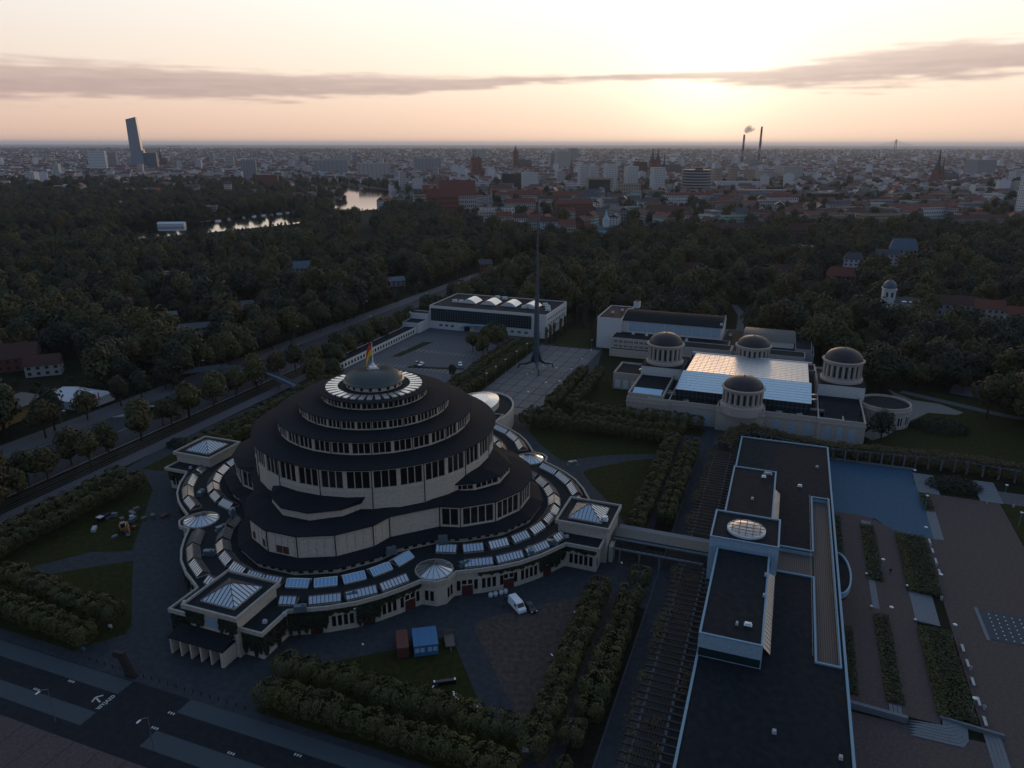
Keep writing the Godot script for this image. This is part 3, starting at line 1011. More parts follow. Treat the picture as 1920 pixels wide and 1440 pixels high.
var tree_proto := {}
func tree(kind: int, at: Vector3, size: float, tint: int, label: String, group: String, called := "broad_tree", tall := 1.0) -> void:
	var o := thing(called, label, "tree", at, rng.randf() * TAU, group)
	inst("trunk", trunks[kind % trunks.size()], o, Transform3D(Basis().scaled(Vector3.ONE * size), Vector3.ZERO))
	var me: ArrayMesh = poplar if called == "poplar_tree" else (conifer if called == "conifer_tree" else crowns[kind % crowns.size()])
	var c := inst("crown", me, o, Transform3D(Basis().scaled(Vector3(size, size * tall, size)), Vector3.ZERO))
	c.material_override = M["leaf%d" % (tint % 6)]

var clip_trunk: ArrayMesh
func clip_row(u0: float, v0: float, u1: float, v1: float, label: String, group: String, skip := [], scale := 1.0) -> void:
	if clip_trunk == null:
		var st := ST()
		tube(st, Vector3(0, -0.1, 0), Vector3(0, 2.4, 0), 0.13, 0.1, 6, false)
		for i in 4: tube(st, Vector3(0, 1.9, 0), Vector3(cos(PI / 2 * i + 0.5) * 1.1, 3.1, sin(PI / 2 * i + 0.5) * 1.1), 0.07, 0.04, 4)
		clip_trunk = fin(st, M.bark)
	var l := Vector2(u0, v0).distance_to(Vector2(u1, v1))
	var n := maxi(1, int(round(l / 4.4)))
	for i in n + 1:
		if i in skip: continue
		var t := float(i) / n
		var o := thing("clipped_tree", label if group == "" else "%s clipped tree %s" % [ORD[i], label], "tree", sp(lerpf(u0, u1, t) + rng.randf_range(-0.2, 0.2), lerpf(v0, v1, t) + rng.randf_range(-0.2, 0.2)), TURN + PI / 2 * (rng.randi() % 4) + rng.randf_range(-0.08, 0.08), group)
		inst("trunk", clip_trunk, o)
		var s := scale * rng.randf_range(0.86, 1.08)
		var c := inst("crown", clipped[rng.randi() % clipped.size()], o, Transform3D(Basis().scaled(Vector3(s, scale * rng.randf_range(0.88, 1.08), s * rng.randf_range(0.92, 1.06))), Vector3.ZERO))
		c.material_override = M["hedge_leaf%d" % (rng.randi() % 3)]

func clipped_rows() -> void:
	rng.seed = 5
	var g := "clipped trees beside the spire plaza"
	clip_row(91, -17, 178, -17, "from the domed hall in the lamp-lined row beside the spire plaza", g)
	clip_row(101, -24.3, 176, -24.3, "from the domed hall in the row edging the car park", g)
	g = "clipped trees on the museum edge of the spire plaza"
	clip_row(95, 21.5, 142, 21.5, "from the domed hall in the plaza row opposite the car park", g)
	clip_row(97, 29, 140, 29, "from the domed hall in the second row towards the museum", g)
	clip_row(93, 33.5, 93, 77, "from the spire plaza in the row before the museum wall", g)
	g = "clipped trees round the lawns beside the hall"
	clip_row(82.5, 18, 82.5, 72, "from the plaza in the lawn hedge row nearer the museum", g, [3])
	clip_row(75.5, 18, 75.5, 72, "from the plaza in the lawn hedge row nearer the hall", g)
	clip_row(70, 71.8, 9, 71.8, "from the museum in the row beside the forked lawn path", g)
	clip_row(70, 78.4, 18, 78.4, "from the museum in the row along the wide pergola alley", g)
	g = "clipped trees beside the sandy yard"
	clip_row(-22, 69.8, -72, 70.8, "from the covered walkway in the row along the sandy yard", g)
	clip_row(-23, 77.4, -60, 77.4, "from the covered walkway in the row between yard and pergola alley", g)
	clip_row(-15, 77.6, -14.9, 77.6, "lone clipped ball tree standing by the covered walkway posts", "", [1])
	clip_row(-66.5, 76.2, -66.4, 76.2, "lone clipped ball tree past the end of the alley row", "", [1], 0.85)
	clip_row(-73, 76.5, -72.9, 76.5, "smallest lone clipped tree at the end of the pergola alley", "", [1], 0.6)
	g = "clipped trees between the containers and the exit road"
	clip_row(-69.3, 19.5, -69.8, 67, "from the hall portico in the row on the container lawn", g)
	clip_row(-77, 21, -77.5, 68, "from the hall portico in the row along the paving strip", g)
	g = "clipped trees along the street side of the hall"
	clip_row(-16, -75, -60, -75, "from the hall in the row over the digger lawn", g)
	clip_row(-16, -82.5, -64, -82.5, "from the hall in the row beside the tram pavement", g)
	clip_row(-69, -27, -66, -62, "from the steel pylon in the row on the triangular lawn", g)
	clip_row(-76.5, -26, -74, -66, "from the steel pylon in the row along the exit road", g)
	clip_row(5, -70.5, 88, -72.5, "from the digger lawn in the inner row behind the hall", g)
	clip_row(12, -78, 92, -79, "from the digger lawn in the outer row behind the hall", g)

# ---------------------------------------------------------------- small things
func extrude_profile(st: SurfaceTool, pts: Array, w0: float, w1 := -1.0) -> void:   # side profile (z, y) given width; w1 is the width at the top
	var p := PackedVector2Array()
	for q in pts: p.append(Vector2(q[0], q[1]))
	var top := 0.0
	for q in p: top = maxf(top, q.y)
	var hw := func(y: float) -> float: return (w0 if w1 < 0 else lerpf(w0, w1, smooth(0.5 * top, top, y))) / 2
	for i in p.size():
		var a := p[i]
		var b := p[(i + 1) % p.size()]
		quad(st, Vector3(-hw.call(a.y), a.y, a.x), Vector3(hw.call(a.y), a.y, a.x), Vector3(hw.call(b.y), b.y, b.x), Vector3(-hw.call(b.y), b.y, b.x))
	var id := Geometry2D.triangulate_polygon(p)
	for s in [-1.0, 1.0]:
		for i in range(0, id.size(), 3):
			tri(st, Vector3(s * hw.call(p[id[i]].y), p[id[i]].y, p[id[i]].x), Vector3(s * hw.call(p[id[i + 1]].y), p[id[i + 1]].y, p[id[i + 1]].x), Vector3(s * hw.call(p[id[i + 2]].y), p[id[i + 2]].y, p[id[i + 2]].x))

func car(label: String, at: Vector3, turn: float, paint: Material, van := false, group := "") -> void:
	var o := thing("van" if van else "car", label, "van" if van else "car", at, turn, group)
	var st := ST()
	if van:
		extrude_profile(st, [[-2.6, 0.4], [-2.6, 2.2], [-2.45, 2.35], [0.9, 2.35], [1.35, 2.2], [2.0, 1.35], [2.6, 1.1], [2.65, 0.4]], 1.95, 1.7)
	else:
		extrude_profile(st, [[-2.15, 0.35], [-2.15, 0.85], [-1.75, 1.0], [-1.3, 1.4], [0.2, 1.45], [1.0, 0.98], [2.0, 0.8], [2.15, 0.4]], 1.78, 1.25)
	obj("body", st, paint, o)
	st = ST()
	if van:
		quad(st, Vector3(-0.78, 2.16, 1.40), Vector3(0.78, 2.16, 1.40), Vector3(0.85, 1.42, 1.97), Vector3(-0.85, 1.42, 1.97))
	else:
		quad(st, Vector3(-0.62, 1.42, 0.28), Vector3(0.62, 1.42, 0.28), Vector3(0.74, 1.03, 0.97), Vector3(-0.74, 1.03, 0.97))
	obj("windscreen", st, M.car_glass, o)
	if not van:
		st = ST()
		quad(st, Vector3(-0.6, 1.39, -1.34), Vector3(0.6, 1.39, -1.34), Vector3(0.72, 1.05, -1.72), Vector3(-0.72, 1.05, -1.72))
		obj("rear_window", st, M.car_glass, o)
	for s in [-1.0, 1.0]:
		st = ST()
		if van: box(st, s * 0.985 - 0.01, s * 0.985 + 0.01, 1.35, 1.95, 0.5, 1.4)
		else: box(st, s * 0.83 - 0.015, s * 0.83 + 0.015, 1.0, 1.25, -1.2, 0.5)
		obj("side_window", st, M.car_glass, o)
		st = ST()
		box(st, s * 0.6 - 0.18, s * 0.6 + 0.18, 0.62, 0.8, 2.05 if not van else 2.6, 2.17 if not van else 2.68)
		obj("headlight", st, M.white_paint, o)
		for z in [-1.35, 1.35] if not van else [-1.7, 1.7]:
			st = ST()
			tube(st, Vector3(s * 0.72, 0.32, z), Vector3(s * 0.93, 0.32, z), 0.32, 0.32, 12)
			obj("wheel", st, M.tyre, o)

var lamp_meshes := []
func disc_lamp(label: String, group: String, at: Vector3, hgt := 5.0) -> void:
	if lamp_meshes.is_empty():
		var st := ST()
		tube(st, Vector3(0, 0, 0), Vector3(0, 1, 0), 0.085, 0.06, 7)
		lamp_meshes.append(fin(st, M.lamp_post))
		st = ST()
		lathe(st, [Vector2(0, 0.0), Vector2(0.38, 0.02), Vector2(0.46, 0.1), Vector2(0.34, 0.2), Vector2(0, 0.26)], 14, true)
		lamp_meshes.append(fin(st, M.lamp_white))
	var o := thing("lamp_post", label, "lamp", at, 0, group)
	inst("post", lamp_meshes[0], o, Transform3D(Basis().scaled(Vector3(1, hgt, 1)), Vector3.ZERO))
	inst("lamp_shade", lamp_meshes[1], o, Transform3D(Basis(), Vector3(0, hgt, 0)))

var street_mesh := []
func street_lamp(label: String, group: String, at: Vector3, turn: float, hgt := 9.0) -> void:
	if street_mesh.is_empty():
		var st := ST()
		tube(st, Vector3.ZERO, Vector3(0, 8.2, 0), 0.12, 0.08, 6, false)
		var p := Vector3(0, 8.2, 0)
		for i in 5:
			var q := Vector3(0, 8.2 + sin((i + 1) * 0.3) * 0.9, (i + 1) * 0.36)
			tube(st, p, q, 0.07, 0.06, 5, false)
			p = q
		street_mesh.append(fin(st, M.steel))
		st = ST()
		box(st, -0.16, 0.16, 9.0, 9.12, 1.6, 2.5)
		street_mesh.append(fin(st, M.lamp_white))
	var o := thing("street_lamp", label, "street lamp", at, turn, group)
	var t := Transform3D(Basis().scaled(Vector3.ONE * hgt / 9.0), Vector3.ZERO)
	inst("post", street_mesh[0], o, t)
	inst("lamp_head", street_mesh[1], o, t)

func bench(label: String, group: String, at: Vector3, turn: float) -> void:
	var o := thing("bench", label, "bench", at, turn, group)
	for i in 3:
		var st := ST()
		box(st, -1.2, 1.2, 0.42, 0.48, -0.24 + i * 0.17, -0.10 + i * 0.17)
		obj("seat_slat", st, M.bench_paint, o)
	for s in [-0.9, 0.9]:
		var st := ST()
		box(st, s - 0.06, s + 0.06, 0, 0.42, -0.2, 0.2)
		obj("leg", st, M.grey_paint, o)

func person(label: String, at: Vector3, turn: float, top: Color, legs: Color, stride := 0.25) -> void:
	# one smooth body meshed from tapered bones
	var o := thing("person", label, "person", at, turn)
	var bones := [[Vector3(0, 1.02, 0), Vector3(0, 1.42, 0.02), 0.15, 0.17], [Vector3(0, 1.42, 0.02), Vector3(0, 1.56, 0.02), 0.08, 0.06], [Vector3(0, 1.63, 0.03), Vector3(0, 1.69, 0.02), 0.10, 0.10]]
	for s in [-1.0, 1.0]:
		bones.append([Vector3(s * 0.09, 0.95, 0), Vector3(s * 0.1, 0.5, s * stride), 0.10, 0.065])
		bones.append([Vector3(s * 0.1, 0.5, s * stride), Vector3(s * 0.1, 0.06, s * stride * 1.2 - 0.08), 0.065, 0.045])
		bones.append([Vector3(s * 0.1, 0.05, s * stride * 1.2 - 0.08), Vector3(s * 0.1, 0.04, s * stride * 1.2 + 0.12), 0.045, 0.035])
		bones.append([Vector3(s * 0.19, 1.38, 0), Vector3(s * 0.25, 1.1, -s * 0.08), 0.06, 0.045])
		bones.append([Vector3(s * 0.25, 1.1, -s * 0.08), Vector3(s * 0.23, 0.88, 0.05 - s * 0.05), 0.045, 0.03])
	var st := ST()
	var cell := 0.045
	var lo := Vector3(-0.36, -0.02, -0.45)
	var nx := 17
	var ny := 42
	var nz := 22
	var f := func(p: Vector3) -> float:
		var d := 0.0
		for b in bones:
			var ab: Vector3 = b[1] - b[0]
			var t := clampf((p - b[0]).dot(ab) / ab.length_squared(), 0, 1)
			var e: float = p.distance_to(b[0] + ab * t) - lerpf(b[2], b[3], t)
			d += exp(-e * 34.0)
		return -log(d + 1e-12) / 34.0
	var val := PackedFloat32Array()
	val.resize(nx * ny * nz)
	for k in nz:
		for j in ny:
			for i in nx: val[(k * ny + j) * nx + i] = f.call(lo + Vector3(i, j, k) * cell)
	var at_ := func(i: int, j: int, k: int) -> float: return val[(k * ny + j) * nx + i]
	var vert := {}
	for k in nz - 1:
		for j in ny - 1:
			for i in nx - 1:
				var sum := Vector3.ZERO
				var n := 0
				for e in [[0, 0, 0, 1, 0, 0], [0, 1, 0, 1, 1, 0], [0, 0, 1, 1, 0, 1], [0, 1, 1, 1, 1, 1], [0, 0, 0, 0, 1, 0], [1, 0, 0, 1, 1, 0], [0, 0, 1, 0, 1, 1], [1, 0, 1, 1, 1, 1], [0, 0, 0, 0, 0, 1], [1, 0, 0, 1, 0, 1], [0, 1, 0, 0, 1, 1], [1, 1, 0, 1, 1, 1]]:
					var a: float = at_.call(i + e[0], j + e[1], k + e[2])
					var b: float = at_.call(i + e[3], j + e[4], k + e[5])
					if (a < 0) != (b < 0):
						sum += Vector3(i + e[0], j + e[1], k + e[2]).lerp(Vector3(i + e[3], j + e[4], k + e[5]), a / (a - b))
						n += 1
				if n: vert[Vector3i(i, j, k)] = lo + sum / n * cell
	st.set_smooth_group(0)
	var put := func(a: Vector3i, b: Vector3i, c: Vector3i, d: Vector3i) -> void:
		for q in [a, b, c, a, c, d]:
			if not vert.has(q): return
		for q in [a, b, c, a, c, d]:
			var y: float = vert[q].y
			st.set_color(legs if y < 0.98 else (top if y < 1.5 else (Color(0.30, 0.19, 0.14) if y < 1.66 else Color(0.03, 0.02, 0.015))))
			st.add_vertex(vert[q])
	for k in range(1, nz - 1):
		for j in range(1, ny - 1):
			for i in range(1, nx - 1):
				var s0: bool = at_.call(i, j, k) < 0
				if s0 != (at_.call(i + 1, j, k) < 0): put.call(Vector3i(i, j - 1, k - 1), Vector3i(i, j, k - 1), Vector3i(i, j, k), Vector3i(i, j - 1, k))
				if s0 != (at_.call(i, j + 1, k) < 0): put.call(Vector3i(i - 1, j, k - 1), Vector3i(i, j, k - 1), Vector3i(i, j, k), Vector3i(i - 1, j, k))
				if s0 != (at_.call(i, j, k + 1) < 0): put.call(Vector3i(i - 1, j - 1, k), Vector3i(i, j - 1, k), Vector3i(i, j, k), Vector3i(i - 1, j, k))
	obj("body", st, M.town, o)

# ---------------------------------------------------------------- ground, roads, paving
func lines(called: String, list: Array, h: float, w: float, m: Material) -> void:   # painted strokes [u0, v0, u1, v1]
	var st := ST()
	for l in list:
		var a := Vector2(l[1], -l[0])
		var b := Vector2(l[3], -l[2])
		var n := (b - a).normalized().orthogonal() * w / 2
		quad(st, Vector3(a.x + n.x, h, a.y + n.y), Vector3(b.x + n.x, h, b.y + n.y), Vector3(b.x - n.x, h, b.y - n.y), Vector3(a.x - n.x, h, a.y - n.y))
	structure(called, st, m, HALL, TURN)

func ground() -> void:
	var st := ST()
	quad(st, Vector3(-45000, -0.3, 2000), Vector3(-45000, -0.3, -50000), Vector3(45000, -0.3, -50000), Vector3(45000, -0.3, 2000))
	structure("ground", st, M.field)
	st = ST()
	prism(st, PackedVector2Array([Vector2(-1800, 200), Vector2(1500, 200), Vector2(1500, -1300), Vector2(-1800, -1900)]), -0.12, -0.12, true, false)
	structure("park_ground", st, M.ground)
	st = ST()
	prism(st, PackedVector2Array([Vector2(-2600, -1880), Vector2(-600, -1750), Vector2(-150, -1180), Vector2(-60, -930), Vector2(120, -860), Vector2(420, -900), Vector2(1100, -900), Vector2(5200, -6000), Vector2(-5200, -6000)]), -0.06, -0.06, true, false)
	structure("city_ground", st, M.city_ground)
	# the hall's forecourt and yards
	sheet("forecourt", [[-79, -52], [-60, -68], [-14, -90], [12, -93], [100, -90], [100, -26], [192, -26], [192, 18], [100, 34], [100, 94], [-110, 94], [-110, 66], [-79, 66]], 0.0, M.asphalt)
	sheet("exit_road", [[-79, -90], [-79, 66], [-150, 66], [-150, -90]], 0.004, M.asphalt_dark)
	for q in [[-84.4, -80.8, -90, -8.6], [-92.8, -89.4, -90, -8.4], [-84.2, -80.6, 5.5, 66], [-92.8, -89.0, 5.5, 66]]:
		sheet("paving_strip", [[q[0], q[2]], [q[0], q[3]], [q[1], q[3]], [q[1], q[2]]], 0.012, M.paving_light)
	sheet("pink_square", [[-96, -90], [-96, 66], [-150, 66], [-150, -90]], 0.012, M.paving_pink)
	var joints := []
	for i in 26: joints.append([-96.1, -90 + i * 6.0, -140, -90 + i * 6.0])
	lines("paving_joints", joints, 0.018, 0.12, M.asphalt_dark)
	sheet("kerb_strip", [[-79, -52], [-79, 66], [-80.6, 66], [-80.6, -52]], 0.008, M.asphalt)
	for q in [["lawn", [[-8, -88], [-5, -84], [-14, -71], [-28, -60], [-43, -48.5], [-45, -51], [-47.5, -57.5], [-55, -63], [-63, -69.5], [-68, -92], [-40, -92]], "lawn"],
		["lawn", [[-47, -44], [-57, -34], [-67, -23.5], [-70, -22], [-78, -28], [-78, -58], [-70, -68], [-66, -65], [-56, -55]], "lawn"],
		["lawn", [[-46, 43.5], [-54, 50], [-66, 60], [-68, 67], [-79, 67], [-79, 19], [-69, 18], [-62, 24.5], [-54, 35]], "lawn"],
		["sandy_yard", [[-42, 47], [-40, 46.6], [-38.5, 47.6], [-31, 55], [-22, 66], [-19, 75], [-20, 76], [-74, 73], [-70, 70], [-66, 67], [-60, 62]], "sand"],
		["lawn", [[82, 17], [84, 45], [84, 73], [68, 73], [66.5, 66], [60, 52], [54, 44], [50, 40.5], [51, 38], [60, 29], [70, 21]], "lawn"],
		["lawn", [[45.6, 48.3], [50, 52], [58, 60], [62, 66], [62, 73], [6, 74], [12, 70], [24, 62.5], [36, 53], [43, 48.5]], "lawn"],
		["tree_bed", [[-22, 75.2], [-22, 80.5], [-78, 80.5], [-78, 75.4]], "soil"],
		["tree_bed", [[72, 75.8], [72, 80.8], [4, 80.8], [4, 75.8]], "soil"],
		["tree_bed", [[90, -14], [180, -14], [180, -28], [90, -28]], "lawn"],
		["tree_bed", [[92, 18.5], [145, 18.5], [145, 36], [96, 80], [88, 80], [88, 34], [92, 30]], "lawn"],
		["tree_bed", [[-4, -86], [0, -66], [95, -66], [95, -86]], "lawn"],
		["lawn", [[189, -8], [190, 11], [229, 3], [227, -11]], "lawn"]]:
		sheet(q[0], q[1], 0.02, M[q[2]])
	lines("alley_edges", [[-78, 80.7, 72, 80.7], [-78, 84.6, 72, 84.6]], 0.03, 0.25, M.path)
	# spire plaza: dark bed and single slabs
	sheet("plaza_bed", [[94, -14], [94, 18.4], [186, 18.4], [190, -14]], 0.024, M.plaza_joint)
	var bed := Node3D.new()
	bed.name = "spire_plaza"
	add_child(bed)
	bed.set_meta("kind", "structure")
	bed.position = HALL
	bed.rotation.y = TURN
	var variants := []
	for k in 4:
		var c: float = [0.165, 0.15, 0.14, 0.155][k]
		mat("plaza_stone%d" % k, lin(c, c * 0.94, c * 0.92), 0.85, 0.0, tex.coarse, 0.08)
		st = ST()
		box(st, -2.45, 2.45, 0.0, 0.06, -4.1, 4.1)
		variants.append(fin(st, M["plaza_stone%d" % k]))
	rng.seed = 3
	for i in 11:
		for j in 6: inst("paving_slab", variants[rng.randi() % 4], bed, Transform3D(Basis(), Vector3(-11.3 + j * 5.3, 0.026, -98.4 - i * 8.6)))
	sheet("plaza_apron", [[86, -12], [86, 16], [93.6, 16.5], [93.6, -13]], 0.012, M.plaza_stone)
	# car park
	sheet("car_park", [[95, -86], [95, -30], [200, -28], [202, -86]], 0.006, M.paving)
	var marks := []
	for k in 3:
		for i in 22: marks.append([104 + k * 22 + (6 if k > 1 else 0), -78 + i * 2.3, 108.5 + k * 22 + (6 if k > 1 else 0), -78 + i * 2.3])
	lines("parking_bays", marks, 0.016, 0.16, M.paint)
	sheet("grass_island", [[141, -76], [143, -72], [174, -69], [172, -74]], 0.03, M.lawn)
	sheet("grass_island", [[127, -60], [130, -60], [136, -34], [133, -34]], 0.03, M.lawn)
	# street with tram track
	sheet("pavement", [[-200, -92], [-200, -98], [480, -100], [480, -94]], 0.004, M.path)
	sheet("tram_bed", [[-200, -98.2], [-200, -106], [480, -106], [480, -100.2]], 0.004, M.soil)
	for v in [-99.6, -101.1, -103.2, -104.7]: lines("tram_rail", [[-200, v, 480, v]], 0.06, 0.12, M.steel)
	sheet("street", [[-200, -107], [-200, -132], [20, -134], [480, -124], [480, -107]], 0.006, M.asphalt)
	sheet("zoo_pavement", [[-200, -132], [-200, -150], [60, -146], [480, -130], [480, -124.2], [20, -134.2]], 0.002, M.path)
	var dash := []
	for i in 70: dash.append([-180 + i * 9.0, -119.5, -176 + i * 9.0, -119.5])
	lines("lane_marking", dash, 0.016, 0.18, M.paint)
	lines("lane_edge", [[-200, -107.6, 480, -107.6], [-200, -131, 20, -133]], 0.016, 0.18, M.paint)
	var zebra := []
	for i in 12: zebra.append([29 + i * 1.5, -134 + i * 0.35, 33 + i * 1.5, -128 + i * 0.35])
	lines("hatched_marking", zebra, 0.02, 0.5, M.paint)
	# exit marking: arrow and word
	lines("road_arrow", [[-86.55, -11.75, -87.2, -9.9], [-86.5, -11.8, -85.6, -10.9], [-86.5, -11.8, -87.7, -11.4]], 0.02, 0.32, M.paint)
	var tm := TextMesh.new()
	tm.text = "WYJAZD"
	tm.font_size = 64
	tm.pixel_size = 0.018
	tm.depth = 0.004
	var f := SystemFont.new()
	f.font_names = PackedStringArray(["Droid Sans"])
	f.font_weight = 700
	tm.font = f
	tm.material = M.paint
	var word := MeshInstance3D.new()
	word.name = "road_lettering"
	word.mesh = tm
	add_child(word)
	word.set_meta("kind", "structure")
	word.basis = Basis(AX * 0.9, -AY, Vector3.UP)
	word.position = sp(-86.8, -8.9, 0.03)
	var bits := []   # worn bay marks, too worn to read
	for q in [[-84.9, -20.5], [-88.9, -24.8], [-84.7, 4.2], [-88.6, 4.2], [-84.8, 32.0], [-88.5, 21.0]]:
		for k in 3: bits.append([q[0] - 0.25, q[1] + k * 0.55, q[0] + 0.25, q[1] + k * 0.55])
	lines("bay_marking", bits, 0.02, 0.3, M.paint)
	# gravel paths in the park on the far side of the museum
	sheet("park_path", [[172, 148], [160, 156], [158, 166], [150, 173], [146, 170], [145, 160], [132, 152], [112, 142], [106, 137], [110, 134], [124, 140], [140, 149], [150, 152]], 0.02, M.gravel_light)
	sheet("park_path", [[168, 152], [150, 186], [143, 212], [147, 214], [154, 188], [172, 154]], 0.016, M.path)
	sheet("park_lawn", [[170, 150], [100, 134], [88, 150], [84, 210], [150, 215], [175, 165]], 0.0, M.lawn)
	sheet("wood_path", [[232, 80], [232, 84], [300, 82], [330, 74], [330, 70], [298, 77]], 0.0, M.path)
	sheet("wood_clearing", [[175, 172], [172, 182], [186, 188], [190, 176]], 0.0, M.path)
	# river
	st = ST()
	for pl in [[[-720, -690], [-520, -740], [-420, -815], [-350, -890], [-280, -985], [-280, -1060], [-330, -1165], [-385, -1150], [-400, -1060], [-440, -950], [-520, -850], [-720, -790]],
		[[-262, -1150], [-240, -1180], [-205, -1225], [-175, -1345], [-190, -1480], [-260, -1680], [-420, -1900], [-470, -1870], [-360, -1640], [-330, -1480], [-322, -1330], [-300, -1230]],
		[[-262, -1150], [-215, -1150], [-190, -1050], [-165, -900], [-140, -780], [-165, -780], [-188, -900], [-212, -1050], [-240, -1180]]]:
		var p := PackedVector2Array()
		for q in pl: p.append(Vector2(q[0], q[1]))
		prism(st, p, 0.0, 0.0, true, false)
	structure("river", st, M.water)

func terraces() -> void:
	sheet("terrace_square", [[66, 147.2], [66, 168], [-110, 168], [-110, 94], [-40.2, 94], [-40.2, 144], [35.5, 144.2], [36, 147.2]], 0.0, M.paving_pink)
	sheet("side_lawn", [[66, 168.2], [36, 168.2], [-60, 168.2], [-60, 230], [66, 230]], -0.01, M.lawn)
	sheet("side_path", [[75, 168.4], [66.2, 168.4], [66.2, 230], [75, 230]], 0.0, M.path)
	sheet("dry_basin", [[83, 121.5], [83, 147], [67, 147], [36, 147], [36, 144.2], [36.6, 137], [43, 133], [43.8, 121]], -0.02, M.basin)
	slab("basin_rim", [[83, 121], [84, 121], [84, 147.5], [83, 147.5]], -0.1, 0.35, M.slab_stone)
	slab("terrace", [[42.6, 121], [42.6, 129], [42, 132], [36.9, 132.2], [-38.5, 132.2], [-38.5, 121]], -0.1, 0.5, M.paving_pink)
	slab("terrace", [[42.2, 132.2], [36.9, 137.2], [-38.5, 137.2], [-38.5, 132.2], [36.9, 132.2]], -0.1, 0.3, M.paving_pink)
	slab("retaining_wall", [[-38.4, 120.8], [-39.2, 131.6], [-40.0, 131.6], [-39.2, 120.8]], -0.1, 1.2, M.slab_stone)
	slab("retaining_wall", [[-36.4, 137.2], [-37.6, 147.2], [-38.1, 147.2], [-36.9, 137.2]], -0.1, 0.75, M.slab_stone)
	# steps: each tread a slab of its own
	for i in 7: slab("step", [[-38.5 - i * 0.72, 131.7 + i * 0.0], [-38.5 - i * 0.72, 137.4 + i * 0.45], [-37.6 - i * 0.55, 139.4 + i * 0.3], [-36.9, 139.6 + i * 0.35], [-36.9, 137.6], [-38.5, 137.4]], -0.1, 0.44 - i * 0.055, M.slab_stone)
	for i in 5:
		slab("step", [[9.3, 128.6 + i * 0.72], [-4.2, 128.6 + i * 0.72], [-4.2, 129.32 + i * 0.72], [9.3, 129.32 + i * 0.72]], 0.0, 0.56 - i * 0.04, M.slab_stone)
	for i in 7:
		slab("step", [[6.6, 137.1 + i * 0.7], [-5.7, 137.1 + i * 0.7], [-5.7, 137.8 + i * 0.7], [6.6, 137.8 + i * 0.7]], -0.05, 0.36 - i * 0.045, M.slab_stone)
	for i in 4:
		slab("step", [[53, 147.0 + i * 0.6], [36, 146.6 + i * 0.6], [36, 147.2 + i * 0.6], [53, 147.6 + i * 0.6]], -0.1, 0.02 + i * 0.05, M.slab_stone)
		slab("step", [[-37.6, 144.0 + i * 0.66], [-52, 144.0 + i * 0.66], [-52, 144.66 + i * 0.66], [-37.6, 144.66 + i * 0.66]], -0.05, 0.05 + i * 0.05, M.slab_stone)
		slab("step", [[36.8 - i * 0.1, 129.0 + i * 0.8], [39.4, 129.0 + i * 0.8], [39.4, 129.8 + i * 0.8], [36.8, 129.8 + i * 0.8]], 0.0, 0.62 - i * 0.05, M.slab_stone)
		slab("step", [[-36.2, 128.8 + i * 0.75], [-39.0, 128.8 + i * 0.75], [-39.0, 129.4 + i * 0.75], [-36.2, 129.4 + i * 0.75]], 0.0, 0.62 - i * 0.05, M.slab_stone)
	for q in [[79.5, 66, 146.5, 152.5], [80, 66, 163, 169]]:
		for i in 8: slab("step", [[lerpf(q[1], q[0], i / 8.0), q[2]], [lerpf(q[1], q[0], i / 8.0), q[3]], [q[0], q[3]], [q[0], q[2]]], -0.05, 0.06 + i * 0.07, M.slab_stone)
	# low hedges: a trimmed front band and a looser back
	var hedges := [[37, 8, 128.6, 132, "low clipped hedge at the terrace steps nearest the dry basin"], [35.2, 6, 137, 144.2, "broad low hedge bed between white benches and the dry basin terrace"], [-6.7, -35.8, 128.5, 131.6, "narrow low hedge bed on the terrace by the round bay"], [-8.1, -36.6, 137, 143.4, "broad low hedge bed beside the fan-shaped steps"], [40, 4, 121.2, 123.6, "dark hedge strip against the long building beside the basin"], [-14, -36, 121.2, 123.8, "dark hedge strip against the long building past its round bay"], [64, 54, 146.4, 149.0, "short low hedge between the dry basin and the pink square"]]
	rng.seed = 41
	for q in hedges:
		var o := site("low_hedge", q[4], "hedge")
		for part in [[q[2], q[2] + (q[3] - q[2]) * 0.3, 0.35, "trimmed_band", 0], [q[2] + (q[3] - q[2]) * 0.3, q[3], 0.55, "loose_shrubs", 1]]:
			var st := ST()
			var area: float = absf(q[0] - q[1]) * (part[1] - part[0])
			leaf_quads(st, int(area * 34), 0.45, func():
				var y := 0.5 + 0.55 * rng.randf() + (0.25 * sin(rng.randf() * 6.0) if part[4] else 0.0)
				return [Vector3(rng.randf_range(part[0], part[1]), y, -rng.randf_range(q[1], q[0])), Vector3.UP], part[2])
			obj(part[3], st, M.leaf2 if part[4] == 0 else M.leaf0, o)
	# dotted fountain paving
	slab("fountain_floor", [[4.3, 151], [-7, 151.2], [-7, 168], [4.3, 168]], -0.05, 0.06, M.paving_light)
	slab("fountain_border", [[4.9, 150.2], [-7.6, 150.4], [-7.6, 151.15], [4.9, 150.95]], -0.05, 0.09, M.slab_stone)
	var st := ST()
	lathe(st, [Vector2(0.14, 0.06), Vector2(0.14, 0.10), Vector2(0.0, 0.10)], 8)
	var jet := fin(st, M.lamp_white)
	for i in 7:
		for j in 9:
			var o := inst("fountain_jet", jet, self)
			o.position = sp(3.0 - i * 1.5, 152.8 + j * 1.5)
			tag(o, "small pale jet plate in the dotted fountain paving", "fountain jet", "fountain jets in the pink square")
	var g := "disc lamps on the terraces"
